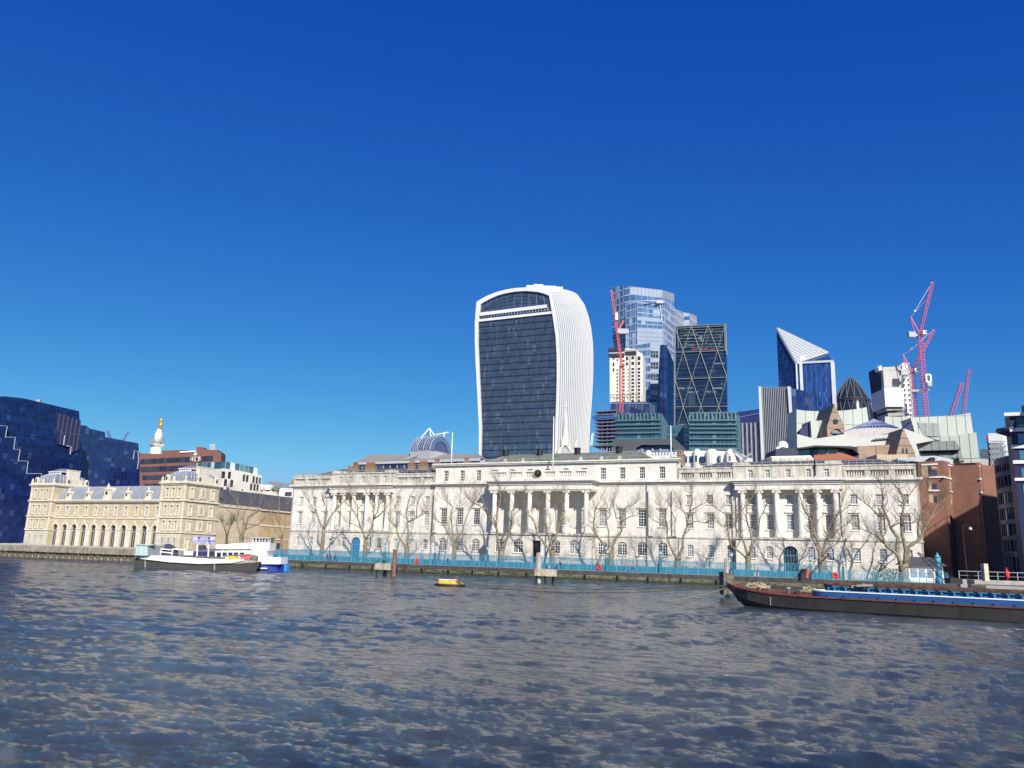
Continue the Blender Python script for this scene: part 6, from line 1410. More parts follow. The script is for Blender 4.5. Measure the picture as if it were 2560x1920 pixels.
fB = hface((585, 448), (668, 470), 173, 178, [(627, 497, 637, 580, TANP), (638, 500, 645, 580, PANE_D), (647, 502, 655, 582, TANP), (634, 600, 643, 680, TANP), (645, 600, 652, 680, PANE_D), (654, 602, 664, 682, TANP), (642, 694, 650, 775, TANP), (652, 695, 660, 775, PANE_D)])
fC = hface((668, 470), (848, 462), 178, 172, [])
fD = hface((848, 462), (925, 500), 172, 179, [(857, 505, 864, 590, TANP), (866, 508, 874, 592, PANE_D), (876, 512, 885, 595, TANP), (867, 608, 875, 690, TANP), (877, 612, 884, 690, PANE_D), (886, 615, 893, 692, TANP), (880, 705, 888, 765, TANP), (890, 708, 897, 768, PANE_D)])
b = MB()
for f, q0, q1 in ((fA, (480, 578), (588, 575)), (fB, (586, 575), (668, 598)), (fC, (668, 598), (860, 590)), (fD, (856, 590), (905, 606)), (fA, (425, 487), (545, 480)), (fB, (622, 488), (662, 500)), (fD, (852, 497), (890, 508)), (fB, (638, 683), (684, 696)), (fD, (866, 690), (912, 702)), (fA, (480, 676), (565, 676))):
    a0, za = f.m(*z7(*q0)); a1, zb = f.m(*z7(*q1)); f.ext(b, [(a0, za), (a1, zb), (a1, zb + .32), (a0, za + .32)], .22, .0)
b.build('string_course', WHITE, T23)
fD2 = hface((893, 480), (928, 500), 172.6, 178.6, [], m=TANP)
A = at(*z7(925, 605), 182); B_ = at(*z7(1002, 612), 181); f = Plane(A.xy, B_.xy); b = MB(); f.ext(b, [(0, 1.6), (f.L, 1.6), (f.L, B_.z), (0, A.z)], 0, -10); b.build('concrete_wing', mat('conc_wing', (.30, .295, .28), .85, var=.06), T23)
b = MB(); f.ext(b, pg_(f, z7, (920, 700), (1006, 702), (1006, 706), (920, 704)), .05, -.05); b.build('joint', BLACK, T23)
pr_ = plane(2230, 178, 2380, 176, 1150); b = MB(); pr_.ext(b, pg_(pr_, z7, (250, 430), (520, 412), (660, 440), (660, 475), (250, 445)), 0, -12); b.build('pale_roof', mat('pale_blue_roof', (.40, .45, .48), .6), T23)
b = MB(); pr_.ext(b, pg_(pr_, z7, (455, 445), (480, 428), (515, 425), (525, 446)), .5, -2); b.build('roof_opening', PANE_D, T23)

# glass office at the right edge, continuing out of the frame
T24 = tower('curved_office', 'dark blue glass office with rounded corner and stacked floor bands at the right edge', 'office building', 150, 2540)
CGL = glass('curved_glass', (.006, .008, .03), (.015, .02, .08), 1.2, 3.6, .1, spec=.7, cc=(.22, .20, .20), cfrac=.07); CBD = mat('indigo_band', (.028, .028, .09), .4, var=.05); GW = glass('pale_window', (.03, .09, .16), (.06, .17, .24), 3, 4, .08, spec=.9)
Lp = at(*z7(972, 400), 152.7); rd_ = 13.0; cx_, cy_ = Lp.x + 11.1, 146
prof = [(cx_ + rd_ * math.cos(math.pi - k * math.pi / 18 + .5), cy_ + rd_ * math.sin(math.pi - k * math.pi / 18 + .5)) for k in range(0, 40)][:24]
ztp = at(*z7(968, 372), 140).z
def drum(r_, z0, z1, m, name, parent, n=48, arc=(0, 48)):
    b = MB(); pts = [(cx_ + r_ * math.cos(2 * math.pi * k / n), cy_ + r_ * math.sin(2 * math.pi * k / n)) for k in range(n)]; b.prism(pts, z0, z1)
    return b.build(name, m, parent)
dg = drum(rd_, 1.6, ztp - .2, CGL, 'curved_glass_wall', T24)
for va, vb_ in ((378, 432), (486, 522), (612, 650), (738, 772), (862, 896), (985, 1022), (1108, 1150)):
    drum(rd_ + .35, at(*z7(1000, vb_), 140).z, at(*z7(1000, va), 140).z, CBD, 'floor_band', dg)
b = MB()
for k in range(64): a_ = 2 * math.pi * k / 64; b.box(cx_ + (rd_ + .2) * math.cos(a_) - .1, cx_ + (rd_ + .2) * math.cos(a_) + .1, cy_ + (rd_ + .2) * math.sin(a_) - .1, cy_ + (rd_ + .2) * math.sin(a_) + .1, 1.6, ztp - .5)
b.build('mullions', mat('dim_mullion', (.06, .06, .09), .5), dg)
b = MB()
for k in range(48):
    a_ = 2 * math.pi * k / 48; a2 = 2 * math.pi * (k + 1) / 48; P = (cx_ + 11.8 * math.cos(a_), cy_ + 11.8 * math.sin(a_)); Q = (cx_ + 11.8 * math.cos(a2), cy_ + 11.8 * math.sin(a2))
    b.bar((*P, ztp), (*P, ztp + 2.2), .08)
    for z in (1.1, 2.2): b.bar((*P, ztp + z), (*Q, ztp + z), .08)
b.build('terrace_rail', mat('teal_rail', (.16, .28, .30), .4), T24)
A = at(*z7(1085, 200), 138); f = Plane(A.xy, (A.x + 60, A.y - 26)); ztop = at(*z7(1088, 100), 138).z
b = MB(); f.ext(b, [(0, 1.6), (22, 1.6), (22, ztop), (0, ztop)], 0, -5); ub = b.build('upper_block', mat('deep_blue_wall', (.006, .01, .06), .5, spec=.4), T24)
b = MB()
for va, vb_ in ((98, 122), (208, 236), (335, 360), (448, 474), (578, 600)):
    za, zb = f.m(*z7(1088, vb_))[1], f.m(*z7(1088, va))[1]; f.bx(b, -.9 if va < 100 else -.2, 22.2, za, zb, .8 if va < 100 else .35, -.1)
b.build('white_slab', FRAMEW, ub)
for va, vb_, m in ((130, 200, CGL), (252, 325, GW), (378, 440, GW), (508, 570, GW), (630, 700, GW), (770, 830, GW), (890, 960, GW)):
    za, zb = f.m(*z7(1100, vb_))[1], f.m(*z7(1100, va))[1]; b = MB(); f.bx(b, .9, 21.5, za, zb, .12, -.2); b.build('ribbon_window', m, T24)
b = MB(); P = f.P(.5, at(*z7(1050, 215), 138).z, -2); b.lathe((P.x - .3, P.y, P.z), [(.5, -1.0), (2.1, -.3), (2.3, 0), (2.2, .35), (.5, .45)], 28); b.build('disc_canopy', CBD, T24)
b = MB(); b.box(A.x + 1.6, A.x + 14, A.y - 9, A.y - 1, ztop, ztop + 1.2); b.build('roof_glazing', mat('teal_screen', (.07, .16, .19), .2), T24)
b = MB(); b.prism([(A.x + 23, A.y - 2), (A.x + 26, A.y - 26), (A.x + 66, A.y - 34), (A.x + 66, A.y + 6)], 1.6, 45); b.prism([(A.x + 16, A.y + 4), (A.x + 22, A.y - 8), (A.x + 22.9, A.y - 8), (A.x + 22.9, A.y + 6)], 1.6, 38); b.build('east_block', CGL, T24)  # unseen volume, shaped to throw the shadow on the brick hotel

T25 = tower('balcony_tower', 'narrow white tower with curved mesh balconies behind the rounded glass office', 'apartment building', 240, 2490)
f = plane(2465, 241, 2510, 238, 1150); b = MB(); f.ext(b, pg_(f, z7, (918, 245), (1028, 248), (1060, 620), (1000, 1200), (945, 1200), (925, 430)), 0, -12); b.build('white_wall', mat('white_tile', (.72, .72, .70), .6, var=.04), T25)
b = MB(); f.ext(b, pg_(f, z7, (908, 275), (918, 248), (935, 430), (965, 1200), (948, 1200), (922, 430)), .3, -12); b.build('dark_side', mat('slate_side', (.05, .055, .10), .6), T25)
b = MB(); f.ext(b, pg_(f, z7, (906, 265), (916, 262), (918, 292), (908, 295)), .6, .31); b.build('red_sign', mat('red_sign', (.6, .03, .05), .5), T25)
b = MB()
for k in range(7):
    for j in range(6): u = 940 + j * 18; v = 310 + k * 40; b.bar(f.P(*f.m(*z7(u, v)), .6), f.P(*f.m(*z7(u + 14, v + 30)), .6), .12); b.bar(f.P(*f.m(*z7(u + 14, v)), .6), f.P(*f.m(*z7(u, v + 30)), .6), .12)
for k in range(8): b.bar(f.P(*f.m(*z7(938, 305 + k * 40)), .6), f.P(*f.m(*z7(1050, 308 + k * 40)), .6), .22)
b.build('balcony_mesh', mat('mesh_grey', (.35, .40, .40), .6), T25)
T26 = tower('plant_block', 'small dark louvred block between the metal clad office and white tower', 'building', 265, 2460)
f = plane(2445, 266, 2475, 264, 1150); b = MB(); f.ext(b, pg_(f, z7, (858, 372), (872, 362), (918, 365), (922, 440), (862, 436)), 0, -8); o = b.build('louvred_wall', mat('dark_louvre', (.08, .09, .11), .6), T26); b = MB(); f.ext(b, pg_(f, z7, (855, 436), (922, 440), (928, 480), (930, 1200), (870, 1200)), .4, -8); b.build('pale_base', GM2, T26)
b = MB(); f.hb(b, pg_(f, z7, (860, 372), (920, 368), (922, 438), (862, 436)), .8, .12, .15, dd=0); b.build('louvres', MATS['grey_rail'], o)

# ================================================================== river walk: railing, fence, lamps
def FR(name, label, cat, s, off=0, z=1.6, group=None): return front(name, label, cat, s, off, z, group)
F0, F1 = 1.5, 153.0; MID = 76.0
fence = FR('blue_fence', 'tall blue fence of solid lower boards and open bars between promenade and customs house', 'fence', MID, 17.0)
BP1 = mat('blue_board', (.035, .175, .265), .6, var=.12, scale=.5, streak=.1)
step_s = 2.62; n_p = int((136 - F0) / step_s)
for i in range(n_p):
    s_ = F0 + i * step_s
    if i % 4 == 0:
        b = MB(); b.box(0, min(4, n_p - i) * step_s, -.03, .03, .05, 1.15); b.build('board_panel', BP1, fence, local=True, loc=(s_ - MID, 0, 0))
        b = MB(); L = min(4, n_p - i) * step_s; k = 0.0
        while k < L: b.box(k, k + .05, -.02, .02, 1.15, 2.45); k += .125
        b.box(0, L, -.03, .03, 1.15, 1.22); b.box(0, L, -.03, .03, 2.18, 2.24); b.build('bar_panel', BLUEP, fence, local=True, loc=(s_ - MID, 0, 0))
proto_post = None
for i in range(n_p + 1):
    s_ = F0 + i * step_s
    if proto_post is None: b = MB(); b.box(-.06, .06, -.08, .08, 0, 2.5); b.lathe((0, 0, 2.5), [(.06, 0), (.08, .05), (.01, .14)], 6); proto_post = b.build('post', BLUEP_L, fence, local=True, loc=(s_ - MID, -.05, 0))
    else: copy_part(proto_post, fence, (s_ - MID, -.05, 0))
lowf = FR('low_blue_fence', 'lower pale blue railing at the east end beside the white kiosk', 'fence', 144, 17.6)
b = MB(); k = 0
while k < 17: b.box(k - 8, k - 7.97, -.02, .02, .05, 1.75); k += .14
b.box(-8, 9, -.03, .03, .2, .26); b.box(-8, 9, -.03, .03, 1.5, 1.56); b.build('bars', BLUEP_L, lowf, local=True)
for k in range(9): b = MB(); b.box(-.05, .05, -.06, .06, 0, 1.85); b.build('post', BLUEP_L, lowf, local=True, loc=(-8 + k * 2.12, 0, 0))
rail = FR('river_railing', 'low blue railing along the edge of the river wall', 'railing', MID, 21.1, 1.62)
b = MB()
for z in (.12, .58, 1.05): b.box(QS0 + 20 - MID, F1 - MID, -.02, .02, z, z + (.045 if z > 1 else .02))
b.build('rails', BLUEP_L, rail, local=True)
pp_ = None; i = 0
s_ = F0
while s_ < F1:
    if pp_ is None: b = MB(); b.box(-.045, .045, -.045, .045, 0, 1.12); pp_ = b.build('post', BLUEP_L, rail, local=True, loc=(s_ - MID, 0, 0))
    else: copy_part(pp_, rail, (s_ - MID, 0, 0))
    s_ += 1.95
# lamp standards on the promenade
def lamp(s_, off, h, label, m=BLUEP, group='lamp standards along the promenade'):
    t = FR('street_lamp', label, 'street lamp', s_, off, 1.6, group)
    b = MB(); b.box(-.22, .22, -.22, .22, 0, h - 1.6) if m is BLUEP else None; b.lathe((0, 0, 0), [(.16, 0), (.10, .3), (.07, h - 1.0), (.13, h - .9), (.05, h - .8)], 8); b.build('post', m, t, local=True)
    g_ = MB(); g_.lathe((0, 0, h - .8), [(.10, 0), (.26, .12), (.33, .62), (.30, .68)], 6); l_ = g_.build('lantern', mat('lantern_glass', (.40, .46, .48), .2), t, local=True)
    g_ = MB(); g_.lathe((0, 0, h - .12), [(.38, 0), (.30, .1), (.12, .28), (.08, .36), (.02, .5)], 6); g_.build('lantern_cap', m, l_, local=True); return t
LBL = ['first lamp standard from the left, near the four walkers', 'lamp standard just left of the timber mooring pile', 'lamp standard near the left lifebuoy', 'lamp standard in front of the portico shadow', 'lamp standard beside the middle lifebuoy', 'lamp standard below the projecting bay with the wide window', 'lamp standard behind the mooring pile at the barge bow', 'lamp standard left of the eastern entrance trees', 'lamp standard above the right lifebuoy']
for (s_, l_) in zip((21.4, 42.1, 54.9, 67.7, 94.0, 104.6, 117.9, 131.6, 136.9), LBL): lamp(s_, 17.3, 4.2 if s_ < 130 else 3.9, 'blue ' + l_)
for s_, l_ in ((92.6, 'thin black lamp post in front of the wall right of the portico'), (24.3, 'thin black lamp post near the blue door')): lamp(s_, 14.0, 5.0, l_, BLACK, 'thin black lamp posts behind the fence')
gate = FR('gate_lamp', 'ornate pale blue lamp standard with dolphin base at the east end of the railing', 'street lamp', 151.6, 19)
b = MB(); b.lathe((0, 0, 0), [(.6, 0), (.62, .8), (.35, 1.0), (.5, 1.5), (.30, 2.0), (.22, 2.6), (.34, 2.9), (.2, 3.2)], 10); b.build('base', BLUEP, gate, True, local=True)
b = MB(); b.lathe((0, 0, 3.2), [(.2, 0), (.48, .3), (.5, .8), (.42, .95)], 10); b.lathe((0, 0, 4.2), [(.6, 0), (.3, .3), (.1, .6), (.02, .9)], 10); b.build('lantern', BLUEP_L, gate, True, local=True)
tl = FR('tall_lamp', 'tall slender dark lamp post before the shaded brick building', 'street lamp', 156, 15)
b = MB(); b.tube([(0, 0, 0), (-.1, 0, 6), (-.1, 0, 9.6)], [.14, .1, .07], 6); b.tube([(-.1, 0, 9.6), (.5, 0, 9.8), (1.0, 0, 9.4)], .09, 6); b.build('post', BLACK, tl, local=True); b = MB(); b.lathe((1.0, 0, 9.0), [(.3, 0), (.25, .3), (.05, .45)], 8); b.build('lamp_head', METAL, tl, local=True)

# kiosk
ks = FR('white_kiosk', 'white kiosk with grey hipped roof beyond the east railing', 'kiosk', 149.5, 8)
b = MB(); b.box(-3.6, 3.2, -2, 2.5, 0, 2.9); b.build('wall', WHITE, ks, local=True)
b = MB(); hip(b, -4.4, 4.0, -2.7, 3.2, 2.95, 4.4, 2.6, 2.9); b.build('roof', SLATE, ks, local=True)
for k in range(5): b = MB(); b.box(-3.2 + k * 1.3, -2.2 + k * 1.3, -2.08, -1.9, .9, 2.3); b.build('window', PANE_L, ks, local=True)

# shrub at the foot of the large tree
random.seed(21)
sh_ = FR('evergreen_shrub', 'low dark green evergreen shrub at the foot of the big forked tree', 'shrub', 143.6, 12.5)
b = MB()
for _ in range(2600):
    u_, v_, w_ = random.uniform(-1, 1), random.uniform(-1, 1), random.uniform(0, 1)
    if u_ * u_ + v_ * v_ + w_ * w_ > 1: continue
    c = Vector((u_ * 2.9, v_ * 1.4, w_ * 3.1 * (1 - .25 * math.sin(u_ * 5)))); d = Vector((random.gauss(0, 1), random.gauss(0, 1), random.gauss(0, 1))).normalized() * .13; e = d.cross(Vector((random.random(), random.random(), 1))).normalized() * .08
    b.add([c - d, c + e, c + d, c - e], [(0, 1, 2, 3)])
b.build('foliage', mat('shrub_leaf', (.035, .07, .022), .7, var=.5, scale=2), sh_, local=True)

# ================================================================== bare plane trees
BARK = mat('plane_bark', (.23, .195, .135), .9, var=.45, scale=2.4, col2=(.065, .05, .035)); BARKD = mat('dark_bark', (.09, .075, .06), .9, var=.4, scale=1.4)
def tree(label, f, base, limbs, off=11.0, seed=0, m=None, dens=1.0, r0_=.62, gz=1.55, tw=1.0):
    m = m or BARK; rnd = random.Random(seed); bs, bz = fac(*f(*base), off); T = front('plane_tree', label, 'tree', bs, off, gz, 'bare plane trees along the river front')
    tr = MB(); bn = MB(); tg = MB()
    def loc(q, y): s_, z = fac(*f(*q), off); return Vector((s_ - bs, y, z - gz))
    def limb(b, P, ra, rb, n=7):
        # smooth with a little wander
        Q = []
        for i in range(len(P) - 1):
            for k in range(3): t = k / 3; Q.append(P[i].lerp(P[i + 1], t) + Vector((rnd.gauss(0, .05), rnd.gauss(0, .05), 0)) * (1 if k else 0))
        Q.append(P[-1]); N_ = len(Q); rs_ = [ra + (rb - ra) * (i / (N_ - 1)) ** .8 for i in range(N_)]; rs_ = [r_ * rnd.uniform(.9, 1.14) for r_ in rs_]
        b.tube(Q, rs_, n); return Q, rs_
    def twig(P, d, L, r_, depth):
        pts = [P]; dd = d.normalized(); n = 4
        for i in range(n):
            dd = (dd + Vector((rnd.gauss(0, .22), rnd.gauss(0, .22), rnd.uniform(.02, .22)))).normalized(); pts.append(pts[-1] + dd * L / n)
        (bn if depth == 0 else tg).tube(pts, [r_, r_ * .8, r_ * .6, r_ * .45, r_ * .25], 4 if depth == 0 else 3, cap=False)
        if depth < 2:
            for i in range(1, n + 1):
                for _ in range(2 if depth == 0 else 1):
                    a_ = rnd.uniform(0, 6.28); side = Vector((math.cos(a_), math.sin(a_) * .8, rnd.uniform(.15, .9)))
                    twig(pts[i], dd * .5 + side * .75, L * rnd.uniform(.38, .62), r_ * .42, depth + 1)
    yoff = {}
    for li, (pts, ra, rb) in enumerate(limbs):
        key0 = pts[0]; y0 = yoff.get(key0, 0.0); sl = rnd.uniform(-1.6, 1.6) if li else 0
        P = []
        for i, q in enumerate(pts):
            y = y0 + sl * i / max(1, len(pts) - 1) * (1 if len(pts) > 2 else .4); yoff.setdefault(q, y); P.append(loc(q, y))
        if li == 0: P.insert(0, Vector((P[0].x * 1.0, P[0].y, 0))) if P[0].z > .3 else None
        if P[0].z < 2.8: P.insert(0, Vector((P[0].x * .6, P[0].y * .5, -.05)))
        ra *= .86; b = tr if li == 0 else bn; Q, rs_ = limb(b, P, ra, rb, 9 if ra > .35 else 6)
        if P[0].z < .1: b.lathe((Q[0].x, Q[0].y, -.1), [(ra * 1.55, 0), (ra * 1.15, .5), (ra * .9, 1.1)], 9)
        if li == 0: continue
        N_ = len(Q)
        for i in range(N_ // 3, N_):
            frac = i / (N_ - 1); cnt = (1 if rnd.random() < .55 else 0) + (3 if i == N_ - 1 else 0) + (1 if frac > .65 and rnd.random() < .7 else 0)
            for _ in range(int(cnt * dens + .5)):
                a_ = rnd.uniform(0, 6.28); d = Vector((math.cos(a_) * .9, math.sin(a_) * .7, rnd.uniform(.25, 1.1)))
                if i == N_ - 1: d = d * .6 + (Q[-1] - Q[-2]).normalized()
                twig(Q[i], d, rnd.uniform(1.5, 3.0) * (.75 + .5 * frac) * tw, max(.035, rs_[i] * .42), 0)
            if rnd.random() < .35: bn.lathe((Q[i].x, Q[i].y, Q[i].z - rs_[i]), [(rs_[i] * .5, 0), (rs_[i] * 1.35, rs_[i]), (rs_[i] * .6, rs_[i] * 2)], 6)
    tr.build('trunk', m, T, True, local=True); o = bn.build('branches', m, T, True, local=True); tg.build('twigs', mat('twig_brown', (.27, .21, .14), .9, var=.3) if m is BARK else m, o, local=True); return T
w1 = .42
tree('leftmost plane tree before the customs house, over its west windows', z3, (395, 1255), [([(395, 1240), (405, 1150), (412, 1070)], .62, .45), ([(412, 1070), (370, 1000), (340, 900), (290, 850), (240, 760)], .34, .08), ([(340, 900), (330, 800), (322, 725)], .18, .06), ([(412, 1070), (430, 960), (440, 850), (400, 790), (412, 710)], .32, .07), ([(412, 1070), (460, 970), (520, 880), (600, 800), (650, 760)], .3, .07), ([(520, 880), (545, 760)], .16, .06)], seed=1)
tree('plane tree before the western colonnade beside the blue door', z3, (805, 1270), [([(805, 1255), (808, 1170)], .6, .5), ([(808, 1170), (770, 1060), (740, 960), (690, 880), (670, 800)], .34, .08), ([(740, 960), (750, 850), (700, 760), (682, 700)], .2, .06), ([(808, 1170), (860, 1050), (880, 970), (870, 850), (830, 760)], .34, .07), ([(880, 970), (960, 930), (1030, 870)], .22, .07), ([(770, 1060), (700, 1020), (650, 1010)], .16, .06), ([(880, 970), (930, 880), (940, 780), (930, 720)], .2, .06)], seed=2)
tree('twin stemmed plane tree before the bare wall west of the centre block', z3, (1195, 1275), [([(1195, 1262), (1198, 1225)], .68, .6), ([(1190, 1240), (1110, 1130), (1085, 1050), (1020, 980), (990, 900)], .36, .07), ([(1085, 1050), (1090, 920), (1060, 850), (1090, 760)], .2, .06), ([(1200, 1240), (1210, 1090), (1200, 1000), (1190, 920), (1210, 800), (1255, 710)], .36, .07), ([(1200, 1000), (1280, 960), (1340, 920), (1400, 860)], .24, .07), ([(1280, 960), (1290, 860), (1320, 780), (1380, 720)], .18, .06)], seed=3)
tree('many limbed plane tree below three attic windows left of the portico', z4, (210, 1285), [([(210, 1270), (212, 1205)], .55, .48), ([(212, 1205), (175, 1150), (130, 1060), (90, 1010), (40, 990)], .28, .07), ([(212, 1205), (190, 1100), (175, 960), (190, 860), (130, 800), (110, 730)], .28, .06), ([(212, 1205), (240, 1110), (225, 1000), (250, 860), (262, 730)], .26, .06), ([(212, 1205), (280, 1080), (310, 960), (350, 860), (380, 800)], .26, .06)], seed=4)
tree('tall pale plane tree reaching over the left end of the portico', z4, (655, 1295), [([(655, 1280), (658, 1255)], .75, .7), ([(650, 1270), (620, 1150), (610, 1040), (560, 980), (520, 900), (450, 840), (390, 810)], .42, .08), ([(560, 980), (530, 880), (490, 760), (440, 700)], .22, .06), ([(610, 1040), (620, 900), (650, 780), (640, 680), (612, 610)], .32, .07), ([(650, 780), (680, 690), (715, 630)], .16, .05), ([(662, 1270), (720, 1140), (760, 1020), (770, 900), (840, 800), (890, 750)], .40, .07), ([(760, 1020), (720, 930), (690, 840)], .2, .06)], seed=5)
tree('dark trunked plane tree before the right half of the portico', z4, (1135, 1320), [([(1135, 1305), (1138, 1265)], .7, .62), ([(1130, 1290), (1060, 1200), (1000, 1110), (980, 1000), (920, 920), (900, 880)], .34, .07), ([(1000, 1110), (950, 1070), (880, 1060)], .16, .05), ([(1138, 1265), (1095, 1120), (1060, 1000), (1050, 930), (990, 860)], .34, .07), ([(1138, 1280), (1170, 1130), (1200, 1000), (1240, 900), (1210, 800), (1220, 730)], .38, .07), ([(1200, 1000), (1270, 1020), (1340, 1060)], .16, .05), ([(1170, 1130), (1160, 950), (1150, 850), (1130, 780)], .2, .06)], seed=6, dens=1.15)
tree('cup shaped plane tree directly right of the portico', z5, (255, 1335), [([(255, 1320), (250, 1270)], .66, .6), ([(250, 1290), (180, 1200), (110, 1100), (100, 1020), (115, 900), (150, 830)], .36, .08), ([(100, 1020), (62, 1000)], .14, .06), ([(235, 1240), (230, 1090), (205, 980), (250, 920), (210, 840)], .26, .06), ([(258, 1290), (290, 1170), (350, 1080), (350, 960), (380, 860), (460, 830)], .40, .07), ([(350, 960), (300, 960), (280, 830), (290, 785)], .18, .06), ([(350, 1000), (430, 950), (500, 940)], .16, .06)], seed=7, dens=1.1)
tree('widely forked plane tree with bushy right limb before the bay with one wide window', z5, (885, 1355), [([(885, 1342), (886, 1330)], .66, .6), ([(880, 1340), (820, 1240), (785, 1150), (790, 1050), (720, 1010), (650, 980)], .32, .07), ([(790, 1050), (760, 930), (720, 850)], .18, .06), ([(785, 1150), (860, 1130), (860, 980), (820, 880)], .18, .06), ([(892, 1340), (930, 1240), (940, 1130), (975, 1030), (960, 930), (920, 860)], .38, .07), ([(975, 1030), (1000, 900), (1020, 780), (1010, 700)], .22, .05), ([(1000, 900), (1080, 850), (1150, 825)], .16, .05), ([(975, 1030), (1060, 990), (1130, 1010)], .16, .05)], seed=8, dens=1.35)
tree('plane tree before the left end of the eastern colonnade', z5, (1545, 1380), [([(1545, 1366), (1548, 1320)], .6, .55), ([(1540, 1350), (1480, 1290), (1390, 1230), (1370, 1130), (1350, 1040), (1300, 1030)], .26, .07), ([(1350, 1040), (1340, 930), (1270, 880)], .16, .06), ([(1546, 1330), (1510, 1200), (1460, 1110), (1420, 1040), (1440, 930), (1500, 860)], .3, .07), ([(1550, 1320), (1590, 1200), (1570, 1080), (1530, 960), (1540, 850), (1600, 750)], .34, .07), ([(1590, 1200), (1640, 1120), (1655, 960), (1700, 860)], .24, .06)], seed=9, dens=1.25)
tree('broad plane tree before the right end of the eastern colonnade', z6, (730, 1395), [([(730, 1380), (732, 1330)], .72, .66), ([(728, 1350), (690, 1240), (640, 1130), (640, 1000), (560, 860), (540, 770)], .34, .07), ([(730, 1340), (700, 1200), (660, 1100), (650, 960), (690, 840), (660, 750)], .34, .07), ([(736, 1340), (770, 1180), (840, 1100), (860, 960), (920, 830)], .36, .07), ([(770, 1180), (800, 1050), (850, 940), (960, 880)], .2, .06), ([(738, 1310), (820, 1240), (870, 1210)], .26, .08), ([(840, 1100), (900, 1060), (960, 1025)], .16, .05)], seed=10, dens=1.1)
tree('largest gnarled plane tree at the east corner of the customs house', z6, (1505, 1440), [([(1500, 1425), (1510, 1400)], .95, .85), ([(1490, 1415), (1440, 1300), (1340, 1220), (1290, 1100), (1290, 960), (1230, 900), (1140, 820)], .44, .08), ([(1470, 1380), (1440, 1280), (1450, 1150), (1380, 1050), (1350, 950), (1300, 860), (1310, 760), (1290, 650)], .40, .07), ([(1520, 1400), (1525, 1260), (1490, 1120), (1480, 960), (1510, 840), (1480, 720), (1400, 640)], .46, .08), ([(1530, 1400), (1555, 1230), (1650, 1165), (1690, 1080), (1740, 980), (1820, 840), (1900, 770)], .44, .08), ([(1340, 1220), (1200, 1100), (1120, 1070)], .18, .06), ([(1380, 1050), (1450, 1010), (1560, 1020)], .16, .05), ([(1650, 1165), (1640, 1000), (1690, 880), (1700, 760), (1730, 670)], .26, .06), ([(1740, 980), (1800, 930), (1880, 860)], .18, .06), ([(1510, 840), (1560, 740), (1620, 650)], .18, .06)], seed=11, dens=1.2)
tree('pale plane tree behind the white ferry before the tan brick wall', z2, (1070, 1340), [([(1070, 1330), (1068, 1290)], .6, .5), ([(1060, 1320), (1040, 1240), (1010, 1150), (1020, 1030), (1000, 930), (930, 880)], .34, .08), ([(1010, 1150), (960, 1050), (890, 990)], .18, .06), ([(1075, 1320), (1110, 1220), (1150, 1110), (1250, 1060), (1290, 960)], .34, .07), ([(1110, 1220), (1200, 1180), (1290, 1090)], .2, .06), ([(1068, 1290), (1085, 1180), (1090, 1060), (1150, 960)], .22, .06)], off=8, seed=12, gz=2.9)
tree('small dark tree between the pale plane tree and the market pavilion', z2, (930, 1345), [([(930, 1340), (930, 1300)], .34, .3), ([(930, 1300), (920, 1240), (895, 1170)], .2, .05), ([(930, 1300), (960, 1200), (990, 1150)], .2, .05), ([(930, 1310), (940, 1210), (935, 1170)], .16, .05)], off=8, seed=13, m=BARKD, gz=2.9, dens=1.6, tw=.7)
tree('plane tree at the gap between tan brick wall and customs house', z2, (1445, 1390), [([(1445, 1380), (1448, 1310)], .5, .42), ([(1448, 1310), (1380, 1240), (1330, 1130), (1300, 1030)], .26, .07), ([(1448, 1310), (1430, 1200), (1400, 1080), (1410, 960), (1392, 890)], .28, .07), ([(1448, 1310), (1480, 1200), (1480, 1060), (1515, 960)], .26, .06)], off=8, seed=14, gz=1.6)

